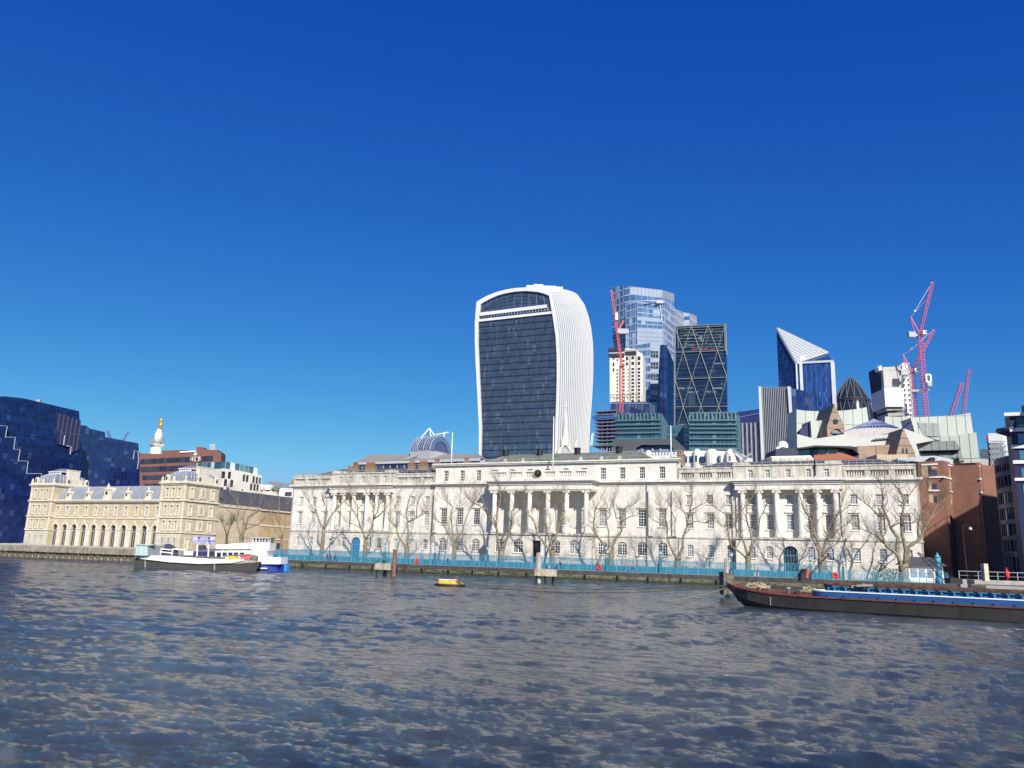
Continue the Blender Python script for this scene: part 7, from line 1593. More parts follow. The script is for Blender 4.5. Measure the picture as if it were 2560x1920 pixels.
# ================================================================== people
SKIN = mat('skin', (.55, .34, .25), .6, var=.05)
def person(label, s_, off, face, top, legs, pose='walk', hair=(.04, .03, .02), h=1.74, z=1.62, bag=False):
    root = front('person', label, 'person', s_, off, z); root.rotation_euler.z = FROT + face
    k = h / 1.74; st = {'walk': .26, 'stand': .04, 'run': .42, 'push': .24}[pose]; lean = {'walk': .04, 'stand': 0, 'run': .12, 'push': .14}[pose]
    V_ = lambda x, y, z_: (x * k, y * k, z_ * k)      # x = sideways, y = forward(-)
    nodes = [V_(0, 0, .93), V_(0, -lean * .5, 1.18), V_(0, -lean, 1.40), V_(0, -lean, 1.50), V_(0, -lean - .02, 1.62), V_(0, -lean - .015, 1.70)]
    rad_ = [.15, .135, .15, .055, .092, .07]; ed = [(0, 1), (1, 2), (2, 3), (3, 4), (4, 5)]
    def chain(start, pts, rs_):
        p = start
        for q, r_ in zip(pts, rs_): nodes.append(V_(*q)); rad_.append(r_); ed.append((p, len(nodes) - 1)); p = len(nodes) - 1
        return p
    for sx in (-1, 1):
        f = sx * st; fl_ = 1 if f < 0 else 0
        chain(0, [(sx * .10, 0, .86), (sx * .11, -f * .55, .49 + abs(f) * .1), (sx * .11, -f * 1.25 + (.12 if f < 0 else 0), .09 + (.1 if pose == 'run' and f < 0 else 0)), (sx * .12, -f * 1.25 - .14, .04)], [.10, .065, .045, .04])
        g_ = -f * .8
        if pose == 'push': arm = [(sx * .19, -lean, 1.36), (sx * .22, -lean - .12, 1.10), (sx * .18, -lean - .40, 1.05), (sx * .17, -lean - .48, 1.04)]
        elif pose == 'run': arm = [(sx * .19, -lean, 1.36), (sx * .24, -lean - g_ * .5 + .1, 1.10), (sx * .2, -lean - g_ * .5 - .16, 1.16), (sx * .19, -lean - g_ * .5 - .25, 1.2)]
        else: arm = [(sx * .19, -lean, 1.36), (sx * .24, -lean - g_ * .4 + .02, 1.10), (sx * .25, -lean - g_ * .9, .87), (sx * .25, -lean - g_ * 1.0 - .02, .79)]
        chain(2, arm, [.062, .045, .032, .026])
    me = bpy.data.meshes.new('pb'); me.from_pydata(nodes, ed, []); o = bpy.data.objects.new('pb', me); COL.objects.link(o)
    md = o.modifiers.new('s', 'SKIN'); me.skin_vertices[0].data[0].use_root = True
    for i, r_ in enumerate(rad_): me.skin_vertices[0].data[i].radius = (r_ * k, r_ * k)
    o.modifiers.new('u', 'SUBSURF').levels = 1; bpy.context.view_layer.update()
    m2 = bpy.data.meshes.new_from_object(o.evaluated_get(bpy.context.evaluated_depsgraph_get())); bpy.data.objects.remove(o)
    m2.name = 'body'; mt = mat('cloth_%d%d%d' % tuple(int(c * 99) for c in top), top, .85, var=.1); ml = mat('cloth_%d%d%d' % tuple(int(c * 99) for c in legs), legs, .85, var=.1); m2.materials.clear()
    for q in (mt, ml, SKIN, BLACK): m2.materials.append(q)
    for p in m2.polygons:
        c = p.center / k; hand = abs(c.x) > .15 and (c.z < .86 if pose not in ('run', 'push') else c.y < -lean - .36 - (0 if pose == 'push' else -.08)) and c.z > .74
        p.material_index = 2 if c.z > 1.47 or hand else (0 if c.z > .9 or abs(c.x) > .19 else (3 if c.z < .08 else 1)); p.use_smooth = True
    body = bpy.data.objects.new('body', m2); COL.objects.link(body); body.parent = root
    b = MB(); b.lathe((0, (-lean + .02) * k, 1.60 * k), [(.10 * k, 0), (.115 * k, .06 * k), (.10 * k, .12 * k), (.05 * k, .165 * k), (.01, .17 * k)], 10); hm_ = mat('hair_%d' % int(hair[0] * 99), hair, .8); hr = b.build('hair', hm_, root, True, local=True)
    if bag: b = MB(); b.box(-.16, .16, .10, .30, .95, 1.40); b.build('backpack', BLACK, root, local=True)
    return root
DK = (.02, .02, .03); E_r, E_l = R(90), R(-90)
pp = lambda px: fac(px, 1420, 19.4)[0]
person('person in pale grey coat, leftmost of the four walkers', pp(808.5), 19.4, E_r, (.45, .42, .38), (.12, .12, .14))
person('person in black coat close beside the pale grey coat', pp(814), 19.2, E_r, DK, DK, h=1.82)
person('person in dark navy jacket walking alone between the pairs of walkers', pp(824), 19.5, E_l, (.02, .03, .09), (.02, .03, .08))
person('person in dark clothes leaning forward, rightmost of the four walkers', pp(836), 19.3, E_l, (.03, .05, .14), DK, pose='push')
person('person in dark coat pushing something left of the yellow buoy', pp(1117), 19.4, E_r, DK, (.05, .07, .12), pose='push')
person('person in black with backpack striding right of the middle mooring pile', pp(1399.6), 19.4, E_l, DK, (.04, .06, .12), bag=True)
person('person in dark hooded coat behind the middle lifebuoy', pp(1491), 19.0, 0, (.02, .02, .06), DK, pose='stand')
person('jogger with long hair in grey top right of the middle lifebuoy', pp(1563.4), 19.4, E_l, (.22, .20, .22), (.04, .07, .16), pose='run', hair=(.25, .14, .07))
person('person in red top and navy leggings running', pp(1581.6), 19.4, E_r, (.62, .08, .09), (.02, .03, .10), pose='run', hair=(.08, .03, .03))
person('person in navy walking just right of the pile at the barge bow', pp(1830), 19.4, E_l, (.02, .03, .10), (.02, .03, .10))
person('person in pale trousers and brown jacket beside another above the barge bow', pp(1887), 19.4, E_r, (.20, .16, .12), (.50, .50, .48), pose='stand')
person('person in light trousers standing close to the brown jacket', pp(1895), 19.2, E_l, (.16, .14, .12), (.45, .45, .44), pose='stand', h=1.68)
person('jogger in pale blue top above the barge', pp(1937), 19.4, E_l, (.22, .50, .68), (.05, .16, .30), pose='run')
# red lifebuoys on the railing
for px, l_ in ((1040.8, 'red lifebuoy on the railing left of the yellow buoy'), (1497.7, 'red lifebuoy in front of the person in the dark hood'), (2088, 'red lifebuoy on the railing above the long barge')):
    s_ = fac(px, 1430, 21.3)[0]; t = FR('lifebuoy', l_, 'lifebuoy', s_, 21.3, 1.62, 'lifebuoys on the river railing'); b = MB(); b.tube([(.36 * math.cos(2 * math.pi * k / 16), -.02, .72 + .36 * math.sin(2 * math.pi * k / 16)) for k in range(17)], .12, 8, cap=False); b.build('ring', mat('lifebuoy_red', (.70, .05, .04), .4), t, True, local=True)
    b = MB(); b.box(-.06, .06, .05, .12, -.02, 1.5); b.box(-.42, .42, .04, .1, .25, 1.2); b.build('mounting_board', mat('mount_red', (.45, .05, .04), .6), t, local=True)
# speakers of colour lost; timber boarding poster free

# ================================================================== mooring dolphins
CONW = mat('stained_concrete', (.42, .37, .29), .9, var=.25, scale=1.5, streak=.4); PILT = mat('pile_timber', (.22, .13, .09), .85, var=.4, scale=2, streak=.4); PILW = mat('bleached_timber', (.42, .39, .34), .85, var=.25, scale=2, streak=.3)
def dolphin(label, Y, pile, slab, legs, bot, m, top_w=None, birds=()):
    P = at((pile[0] + pile[1]) / 2, bot, Y); T = thing('mooring_dolphin', label, 'mooring pile', (P.x, P.y, 0), 0, 'mooring dolphins in the river')
    zt = at(pile[0], pile[2], Y).z; w_ = (pile[1] - pile[0]) / FPX * Y
    b = MB()
    for dx, dy, dz in ((-.25, 0, 0), (.25, .05, -.1), (0, -.2, .05), (0, .25, -.2)): b.lathe((P.x + dx * w_, P.y + dy * w_, -3), [(w_ * .30, 0), (w_ * .28, 3 + zt + dz - .1), (w_ * .2, 3 + zt + dz)], 8)
    b.build('pile_cluster', m, T)
    if slab:
        A, B_ = at(slab[0], slab[2], Y), at(slab[1], slab[3], Y); b = MB(); b.box(A.x, B_.x, Y - .9, Y + .9, B_.z, A.z); b.box(A.x + .08, B_.x - .08, Y - .82, Y + .82, A.z, A.z + .07); b.build('concrete_cap', CONW, T)
        for i, lx in enumerate(legs): c = at(lx, bot, Y); b = MB(); b.tube([(c.x + (.3 if i % 2 else -.1), Y + (.4 if i % 2 else -.3), B_.z), (c.x, Y + (.6 if i % 2 else -.5), -1.5)], .16 if i != 1 else .3, 8); b.build('leg', BLACK, T)
    return T
dolphin('left dolphin of reddish timber piles with stained concrete cap', 137.5, (979, 988.6, 1373), (940, 978.5, 1409, 1425), (943, 957, 968, 975), 1437, PILT)
dolphin('middle dolphin of bleached timber with long pale concrete slab on thin legs', 125, (1339.5, 1352, 1382), (1336, 1391, 1423.5, 1441), (1342, 1341, 1364, 1379), 1454, PILW)
d3 = dolphin('right dolphin of grey timber with dark block at the barge bow', 92, (1812, 1823, 1396), None, (), 1460, PILW)
b = MB(); A = at(1808, 1432, 91.5); B_ = at(1832, 1470, 91.5); b.box(A.x, B_.x, 90.9, 92.6, .3, A.z); b.box(A.x - .15, A.x + .15, 90.8, 92.7, .2, A.z + .1); b.build('fender_block', mat('grimy_concrete', (.16, .15, .11), .9, var=.4, scale=2, streak=.4), d3)
def bird(label, p, m, s_=1.0, group=None):
    t = thing('bird', label, 'bird', p, random.uniform(0, 6), group); b = MB(); b.tube([(-.28 * s_, 0, .12 * s_), (-.1 * s_, 0, .17 * s_), (.1 * s_, 0, .24 * s_), (.17 * s_, 0, .36 * s_), (.2 * s_, 0, .40 * s_), (.30 * s_, 0, .39 * s_)], [.02 * s_, .09 * s_, .1 * s_, .05 * s_, .055 * s_, .012 * s_], 8); b.tube([(0, .04 * s_, .15 * s_), (0, .04 * s_, 0)], .012, 4); b.tube([(0, -.04 * s_, .15 * s_), (0, -.04 * s_, 0)], .012, 4); b.build('body', m, t, True, local=True); return t
BIRD = mat('bird_dark', (.03, .03, .035), .6); GULL = mat('gull_white', (.75, .75, .73), .6)
cz = at(941, 1409, 137.5).z + .07
for px, l_ in ((942, 'dark bird at the left end of the left dolphin cap'), (957, 'dark bird in the middle of the left dolphin cap'), (961.5, 'dark bird third along the left dolphin cap')): q = at(px, 1405, 137.5); bird(l_, (q.x, 137.5, cz), BIRD, 1.3, 'birds on the left dolphin')
cz = at(1341, 1423.5, 125).z + .07
for px, l_, m_ in ((1367, 'dark bird on the slab of the middle dolphin'), (1372, 'white gull on the slab of the middle dolphin'), (1389, 'dark bird at the right end of the middle dolphin slab')) and ((1367, 'dark bird on the left part of the middle dolphin slab', BIRD), (1372, 'white gull on the slab of the middle dolphin', GULL), (1389, 'dark bird at the right end of the middle dolphin slab', BIRD)): q = at(px, 1420, 125); bird(l_, (q.x, 125, cz), m_, 1.2)

# ================================================================== yellow mooring buoy
Pb = at(1126, 1461, 99); BU = thing('mooring_buoy', 'yellow mooring raft streaked with white and ringed with black rubber', 'buoy', (Pb.x, Pb.y, 0))
YEL = mat('buoy_yellow', (.75, .42, .03), .5, var=.12, scale=3, streak=.25); b = MB()
def pill(b, c, L, r_, n=12): b.tube([c + Vector((-L / 2, 0, 0)), c + Vector((-L / 2 + .12, 0, .0)), c + Vector((-L / 2 + .4, 0, 0)), c + Vector((L / 2 - .4, 0, 0)), c + Vector((L / 2 - .12, 0, 0)), c + Vector((L / 2, 0, 0))], [.05, r_ * .7, r_, r_, r_ * .7, .05], n)
pill(b, Vector((-.75, 0, .3)), 1.5, .42); pill(b, Vector((.25, .1, .28)), 1.1, .42); pill(b, Vector((1.15, .2, .15)), .8, .26); b.build('float', YEL, BU, True, local=True)
b = MB(); b.box(-1.4, .75, -.28, .3, .62, .72); b.build('white_deck', mat('guano_white', (.72, .69, .60), .8, var=.15, scale=5), BU, local=True)
b = MB(); b.tube([(1.7 * math.cos(t) - .05, .75 * math.sin(t), .06) for t in np.linspace(0, 2 * math.pi, 25)], .13, 8, cap=False); b.build('rubber_ring', BLACK, BU, True, local=True)
b = MB(); b.bar((.45, -.1, .7), (1.45, -.2, .2), .1); b.bar((.4, 0, .6), (.5, 0, 1.05), .08); b.bar((.9, 0, .6), (.75, 0, 1.0), .08); b.tube([(.6, 0, .95), (.75, 0, 1.1), (.9, 0, .95)], .04, 5); b.build('shackle', mat('rust', (.22, .09, .05), .85, var=.3), BU, local=True)
for dx, l_ in ((-1.0, 'dark bird at the left of the yellow raft'), (-.45, 'dark bird on the middle of the yellow raft'), (.2, 'dark bird near the shackle of the yellow raft')): bird(l_, (Pb.x + dx, Pb.y, .72), BIRD, .6, 'birds on the yellow raft')

# ================================================================== long barge in the foreground, right
w0, w1_ = Vector((20.4, 70.6, 0)), Vector((36.6, 57.6, 0)); ad_ = (w1_ - w0).normalized(); pn2 = Vector((-ad_.y, ad_.x, 0))   # along towards stern, across towards the quay
if pn2.y < 0: pn2 = -pn2
BA = thing('long_barge', 'long black and blue open hold barge with white topped coaming and rusty deck', 'barge', w0, math.atan2(ad_.y, ad_.x))
# local: x along hull from bow waterline, y across (0 near side), z up
HULLB = mat('hull_black', (.014, .014, .014), .6, var=.5, scale=.35, col2=(.045, .042, .037), streak=.2); REDK = mat('red_oxide_deck', (.17, .055, .04), .8, var=.3, scale=1.2, streak=.15); CBL = mat('coaming_blue', (.02, .09, .26), .45, var=.12, scale=1); CBL2 = mat('hold_blue', (.03, .22, .42), .5, var=.2, scale=.8); RUST = mat('rusty_timber', (.15, .075, .05), .9, var=.4, scale=1.5, streak=.2)
Lh, Bm = 44.0, 6.4; dk = 1.02
st_ = [(-3.0, .0, 1.74, Bm * .5, 1.35), (-2.3, .32, 1.66, Bm * .5, 1.0), (-1.4, .72, 1.52, Bm * .5, .35), (0, .93, 1.36, Bm * .5, -.35), (2.0, 1.0, 1.16, Bm * .5, -.8), (4.5, 1.0, 1.06, Bm * .5, -.9), (Lh, 1.0, 1.0, Bm * .5, -.9)]
b = MB(); rows = []
for x, wf, zt, c, zb in st_:
    hw_ = max(.12, wf * Bm / 2); rows.append([(x, c - hw_, zt), (x, c - hw_ * .97, (zt + zb) / 2), (x, c - hw_ * .72, zb), (x, c + hw_ * .72, zb), (x, c + hw_ * .97, (zt + zb) / 2), (x, c + hw_, zt)])
vs = [v for r_ in rows for v in r_]; n = 6; b.add(vs, [(i * n + j, i * n + j + 1, (i + 1) * n + j + 1, (i + 1) * n + j) for i in range(len(rows) - 1) for j in range(n - 1)] + [tuple(range(n)), tuple((len(rows) - 1) * n + j for j in range(n))]); b.build('hull', HULLB, BA, local=True)
b = MB(); b.add([v for r_ in rows for v in (r_[0][:2] + (r_[0][2] - .02,), r_[5][:2] + (r_[5][2] - .02,))], [(2 * i, 2 * i + 1, 2 * i + 3, 2 * i + 2) for i in range(3)] + [(6, 7, 9, 8), (8, 9, 11, 10)]); b.build('foredeck', REDK, BA, local=True)
b = MB()
for i in range(len(rows) - 1):
    for j in (0, 5): p, q = Vector(rows[i][j]), Vector(rows[i + 1][j]); b.bar(p, q, .14, .12)
    p, q = Vector(rows[i][0]), Vector(rows[i + 1][0])
b.box(4.5, Lh, -.04, .75, dk - .04, dk + .02); b.box(4.5, Lh, Bm - .75, Bm + .04, dk - .04, dk + .02); b.build('gunwale', REDK, BA, local=True)
cx0 = 5.0; ctop = 1.52
b = MB(); arc = [(cx0 + 1.3 - 1.3 * math.sin(t), .72 + 1.3 - 1.3 * math.cos(t)) for t in np.linspace(0, math.pi / 2, 8)]
pts_ = [(Lh, .72)] + arc + [(cx0, Bm - 1.6)]
for i in range(len(pts_) - 1):
    (xa, ya), (xb, yb) = pts_[i], pts_[i + 1]; b.bar((xa, ya, (dk + ctop) / 2), (xb, yb, (dk + ctop) / 2), .07, ctop - dk)
b.build('near_coaming', CBL, BA, local=True)
b = MB(); 
for i in range(len(pts_) - 1): (xa, ya), (xb, yb) = pts_[i], pts_[i + 1]; b.bar((xa, ya, ctop + .03), (xb, yb, ctop + .03), .15, .09)
b.build('white_rail', WHITE, BA, local=True)
b = MB()
for k in range(30): x = 6.5 + k * 1.3; b.tube([(x, .66, 1.12), (x, .6, 1.2)], .05, 6)
b.build('rivet_bolts', BLACK, BA, local=True)
b = MB(); b.box(cx0, Lh, Bm - .75, Bm - .68, dk, 2.0); b.box(cx0, Lh, 1.2, Bm - .75, -.5, -.4); b.build('far_coaming', CBL2, BA, local=True)
b = MB(); x = cx0 + .6
while x < Lh: b.box(x, x + .16, Bm - .98, Bm - .75, -.4, 1.88); b.box(x - .12, x + .5, Bm - 1.0, Bm - .75, 1.78, 1.9); x += .92
b.build('hold_ribs', mat('rib_blue_pale', (.05, .20, .36), .5, var=.15), BA, local=True)
b = MB(); b.box(cx0 - .1, Lh, Bm - .95, Bm - .5, 2.0, 2.2); b.box(cx0 + .5, Lh, Bm - 1.02, Bm - .95, 1.9, 1.98); b.build('timber_cap', RUST, BA, local=True)
b = MB()
for x, y in ((.6, 1.5), (.6, 3.6), (3.2, 1.2), (3.2, 5.0)): b.lathe((x, y, 1.2), [(.13, 0), (.11, .35), (.2, .38), (.2, .46), (.05, .5)], 10)
b.build('bollard', mat('bollard_grey', (.35, .33, .30), .7, var=.3), BA, True, local=True)
b = MB()
for k in range(4): b.box(2.1, 2.14, -.055, -.02, .25 + k * .17, .33 + k * .17)
b.build('draught_marks', WHITE, BA, local=True)
RP = mat('rope_tan', (.50, .43, .27), .9, var=.2, scale=8); random.seed(9)
BW = BA.matrix_basis.copy()
def rope_heap(label, cx, cy, cz, r_, h, n, parent_w, m=RP, tr=.035):
    p = w0 + ad_ * cx + pn2 * cy + Vector((0, 0, cz)); b = MB(); P = []
    for i in range(n): t = i * .55; q = r_ * (.45 + .55 * random.random()); P.append((q * math.cos(t) * 1.2, q * math.sin(t), h * random.random() * (1.2 - q / r_)))
    b.tube(P, tr, 5); o = b.build('rope_coil', m, None); o.location = p; o.rotation_euler = (0, 0, BA.rotation_euler.z); return tag(o, label, 'rope')
rope_heap('heap of pale tan mooring rope on the bow of the long barge', -.3, 3.0, 1.45, .95, .75, 90, BA)
rope_heap('second smaller rope heap at the front of the hold', 3.6, 5.2, 1.25, .8, .7, 60, BA)
bun = thing('sack_bundle', 'pale crumpled sack tied on the far coaming of the long barge', 'bundle', w0 + ad_ * 21.6 + pn2 * (Bm - 1.3) + Vector((0, 0, 1.7))); b = MB(); b.lathe((0, 0, -.5), [(.2, 0), (.5, .2), (.42, .6), (.5, .9), (.2, 1.15)], 9, sx=1.2); b.build('sack', mat('sack_tan', (.36, .30, .24), .9, var=.4, scale=4), bun, local=True)
bun = thing('sack_bundle', 'pair of grey beams and wrapped tarp lying across the barge midway along the hold', 'bundle', w0 + ad_ * 7.9 + pn2 * (Bm - 1.1) + Vector((0, 0, 1.9))); b = MB(); b.bar((-.9, 0, 0), (1.4, .4, .15), .22); b.bar((-.6, -.3, .1), (1.2, -.4, .2), .16); b.lathe((.2, 0, -.2), [(.1, 0), (.3, .2), (.1, .5)], 8); b.build('beams', mat('grey_timber', (.22, .20, .17), .9, var=.4), bun, local=True)
tarp = thing('net_heap', 'dark heap of tyres and green netting on the stern of the far barge', 'net', w0 + ad_ * 24.6 + pn2 * (Bm + 1.6) + Vector((0, 0, 2.0)), BA.rotation_euler.z)
b = MB(); b.tube([(-1.6, 0, .35), (-.6, .1, .5), (.6, 0, .48), (1.5, 0, .25)], [.25, .42, .4, .2], 9); b.build('tarp_roll', mat('tarp_black', (.03, .028, .035), .7, var=.4), tarp, True, local=True)
b = MB(); 
for k in range(140): a = random.uniform(0, 6.28); r_ = random.uniform(0, 1.0); c = Vector((1.9 + r_ * math.cos(a) * 1.2, r_ * math.sin(a) * .6, (1 - r_) * .6)); b.bar(c, c + Vector((random.uniform(-.4, .4), random.uniform(-.2, .2), random.uniform(-.2, .1))), .035)
b.build('netting', mat('net_green', (.06, .12, .10), .9), tarp, local=True)
# second barge rafted on the far side
B2 = thing('rusty_barge', 'rusty barge lying behind the long blue barge, its brown deck edge showing', 'barge', w0 + pn2 * (Bm + .15), BA.rotation_euler.z)
b = MB(); b.prism([(5.5, 0), (Lh, 0), (Lh, 5.4), (5.5, 5.4), (4.0, 3.6), (4.0, 1.6)], -.8, 1.75); b.build('hull', HULLB, B2, local=True); b = MB(); b.prism([(5.4, -.04), (Lh, -.04), (Lh, 5.44), (5.4, 5.44), (3.9, 3.6), (3.9, 1.6)], 1.76, 1.98); b.build('deck', RUST, B2, local=True)
b = MB()
for k in range(13): b.box(20.6 + k * .55, 20.85 + k * .55, -.1, .5, 1.99, 2.18)
b.box(19.5, 28, .1, .3, 2.18, 2.26); b.build('timber_sleepers', mat('sleeper', (.13, .12, .09), .9, var=.4), B2, local=True)
def derrick(label, base_px, tips, Y, parts):
    P = at(*base_px, Y); T = thing('deck_derrick', label, 'crane', (P.x, P.y, P.z), 0, 'derricks on the far barge'); return T, P
T, P = derrick('dark derrick with red drum and long lattice boom leaning right, left of the pair', (2012, 1448), None, 70, None)
b = MB(); b.box(P.x - .45, P.x + .45, P.y - .4, P.y + .4, P.z - .2, P.z + .5); b.lathe((P.x, P.y, P.z + .4), [(.4, 0), (.35, .3), (.2, .45)], 8); b.build('winch_base', BLACK, T)
b = MB(); q = at(2014, 1434, 70); b.tube([(q.x - .05, q.y - .3, q.z - .35), (q.x + .1, q.y - .3, q.z + .35)], .15, 10); b.build('red_drum', mat('drum_red', (.50, .06, .06), .6), T)
b = MB(); q = at(2004, 1430, 70); b.tube([(q.x + .28 * math.cos(t), q.y - .2, q.z + .28 * math.sin(t)) for t in np.linspace(0, 6.3, 14)], .03, 5); b.build('handwheel', BLACK, T)
b = MB(); 
for a, c in (((2016, 1445), (2072, 1382)), ((2021, 1446), (2074, 1384)), ((1986, 1447), (2004, 1432))): b.bar(at(*a, 70), at(*c, 70), .06)
for k in range(9): t = k / 9; a = at(2016 + 56 * t, 1445 - 63 * t, 70); c = at(2021 + 53 * (t + .08), 1446 - 62 * (t + .08), 70); b.bar(a, c, .03)
b.build('boom', BLACK, T)
T, P = derrick('dark twin strut derrick leaning left below the kiosk, right of the pair', (2384, 1450), None, 66, None)
b = MB()
for a, c in (((2293, 1382), (2352, 1444)), ((2296, 1381), (2378, 1442)), ((2378, 1442), (2392, 1447)), ((2352, 1444), (2364, 1452))): b.bar(at(*a, 66), at(*c, 66), .07)
for k in range(1, 8): t = k / 8; b.bar(at(2293 + 59 * t, 1382 + 62 * t, 66), at(2296 + 82 * (t - .06), 1381 + 61 * (t - .06), 66), .035)
b.build('boom', BLACK, T); b = MB(); b.box(P.x - .5, P.x + .5, P.y - .4, P.y + .4, P.z - .3, P.z + .15); b.build('winch_base', BLACK, T)
# mooring lines
def line(label, pts, r_=.045, m=None): b = MB(); b.tube(pts, r_, 5); o = b.build('mooring_rope', m or mat('wet_rope', (.10, .09, .06), .9), None); recenter(o, pts[0]); return tag(o, label, 'rope', 'mooring lines between buoy, piles and barge')
bowp = w0 + ad_ * -2.3 + pn2 * 3.2 + Vector((0, 0, 1.65)); buoyp = Vector((Pb.x + 1.6, Pb.y, .25))
def sag(A, B_, d, n=14): A = Vector(A); B_ = Vector(B_); return [A.lerp(B_, k / n) + Vector((0, 0, -d * 4 * (k / n) * (1 - k / n))) for k in range(n + 1)]
line('long dark mooring line from the yellow raft to the barge bow, upper strand', sag(buoyp + Vector((0, 0, .1)), bowp, .55)); line('long dark mooring line from the yellow raft dipping to the water, lower strand', sag(buoyp, bowp + Vector((-.1, 0, -.1)), .78))
q = at(1655, 1491, 78); line('tan rope slanting from the barge bow down into the water', sag(bowp + Vector((0, .2, 0)), (q.x, q.y, -.1), .25), .04, mat('rope_pale', (.28, .26, .19), .9))
line('short rope from the barge bow to the right dolphin', sag(bowp, at(1812, 1452, 90), .2), .04, MATS['rope_pale'])

# ================================================================== pier at the right edge
PI_ = thing('landing_pier', 'concrete landing pier with steel railings beyond the long barge, right edge', 'pier', at(2480, 1450, 112)); zd = at(2480, 1451, 112).z
PC = mat('pier_concrete', (.40, .38, .33), .85, var=.15, scale=.8, streak=.2); A = at(2396, 1450, 114); b = MB(); b.prism([(A.x, 114), (A.x + 26, 104), (A.x + 29, 112), (A.x + 4, 121)], zd - .55, zd); b.build('deck', PC, PI_)
b = MB(); b.prism([(A.x + .2, 113.9), (A.x + 1.4, 113.4), (A.x + 1.6, 114.4), (A.x + .4, 115)], -2, zd - .55); b.prism([(A.x + 8, 115), (A.x + 28, 107), (A.x + 28, 112), (A.x + 8, 119)], -2, zd - 1.9); b.build('pier_leg', PC, PI_)
b = MB(); dr_ = Vector((26, -10, 0))
for k in range(13): p = Vector((A.x + .1, 113.9, zd)) + dr_ * (k / 12); b.bar(p, p + Vector((0, 0, 1.15)), .07)
for z in (.55, 1.12): p = Vector((A.x + .1, 113.9, zd + z)); b.bar(p, p + dr_, .07 if z > 1 else .04)
b.build('railing', METAL, PI_)
b = MB(); p = Vector((A.x + .1, 114.3, zd)) 
for t0, t1 in ((.52, .66), (.67, .82), (.83, .98)): q0 = p + dr_ * t0; q1 = p + dr_ * t1; b.add([q0, q1, q1 + Vector((0, 0, .95)), q0 + Vector((0, 0, .95)), q0 + Vector((0, .1, 0)), q1 + Vector((0, .1, 0)), q1 + Vector((0, .1, .95)), q0 + Vector((0, .1, .95))], [(0, 1, 2, 3), (7, 6, 5, 4), (3, 2, 6, 7)])
b.build('wind_panel', mat('panel_cream', (.68, .66, .58), .6), PI_)
o = MB(); q = at(2455, 1409, 111); q2 = at(2471, 1447, 111); o.box(q.x, q2.x - .1, 110.6, 111.4, zd - .1, q.z); o = o.build('concrete_post', mat('post_cream', (.55, .50, .38), .85, var=.15, scale=2, streak=.2), None); recenter(o, (q.x, 111, zd)); tag(o, 'square cream concrete post standing on the pier', 'post')
t = thing('red_parasol', 'furled red parasol standing by the pier railing', 'parasol', at(2519, 1449, 107.5)); p = t.location.copy(); b = MB(); zt = at(2519, 1419, 107.5).z; b.lathe((p.x, p.y, 0), [(.05, p.z), (.3, p.z + .35), (.28, zt - .7), (.16, zt - .35), (.05, zt - .25)], 9); b.build('canopy', mat('parasol_red', (.62, .04, .04), .7, var=.15), t, True); b = MB(); b.tube([(p.x, p.y, p.z - .3), (p.x, p.y, zt)], .04, 6); b.build('pole', METAL, t)

# ================================================================== left pontoon barge, shed, sign and white ferry
zL = cam_crop(5.027, 300, 1320); YP = 137.0
pl = plane(333, 137, 650, 141.5, 1400)
LB = thing('pontoon_barge', 'black hulled pontoon barge with long white side rail moored left of the ferry', 'barge', pl.P(*pl.m(490, 1420))[:2] + (0,))
def lz(*q): return [pl.m(*zL(*c)) for c in q]
hl = lz((170, 372), (240, 388), (620, 432), (1000, 455), (1500, 445), (1700, 430), (1762, 425)); bt_ = lz((1690, 535), (1500, 535), (900, 520), (180, 492))
bt_ = [(a, -.6) for a, z in bt_]; b = MB(); pl.ext(b, hl + bt_, 0, -5.5); b.build('hull', HULLB, LB)
b = MB(); pl.ext(b, lz((170, 368), (340, 350), (1000, 415), (1400, 420), (1560, 395), (1700, 415), (1760, 425), (1700, 432), (1500, 447), (1000, 458), (620, 435), (240, 392)), .12, -5.6); b.build('deck_edge', mat('grey_deck', (.33, .31, .27), .8, var=.2, scale=1), LB)
b = MB(); top_ = lz((270, 342), (600, 348), (1000, 378), (1400, 400), (1560, 385)); bot_ = lz((1560, 410), (1400, 440), (1000, 450), (620, 428), (250, 385)); pl.ext(b, top_ + bot_, .35, .13); b.build('white_side', mat('worn_white', (.74, .73, .70), .6, var=.08, scale=2, streak=.1), LB)
b = MB()
for u in (318, 1187):
    for k in range(5): a, z = pl.m(*zL(u, 405 + k * 19 + (55 if u > 1000 else 0))); pl.bx(b, a - .1, a + .1, z - .07, z + .0, .06, 0)
b.build('draught_marks', WHITE, LB)
b = MB()
for q0, q1 in (((345, 255), (500, 262)), ((345, 290), (500, 300)), ((500, 262), (650, 275)), ((500, 300), (640, 315)), ((345, 252), (345, 340)), ((497, 258), (490, 340)), ((655, 262), (638, 345)), ((650, 262), (810, 275)), ((810, 262), (812, 330))): b.bar(pl.P(*pl.m(*zL(*q0)), -1), pl.P(*pl.m(*zL(*q1)), -1), .16)
b.build('railing', WHITE, LB)
b = MB(); P = pl.P(*pl.m(*zL(1575, 388)), -.4); d_ = pl.u
for e in (-1, 1): c = P + d_ * e * .75; b.tube([c - d_ * .05, c + d_ * .05], .8, 14)
b.build('reel_flange', mat('reel_grey', (.25, .22, .18), .8, var=.3), LB); b = MB(); b.tube([P - d_ * .68, P + d_ * .68], .55, 14); b.build('red_hose_reel', mat('hose_red', (.65, .05, .06), .5), LB)
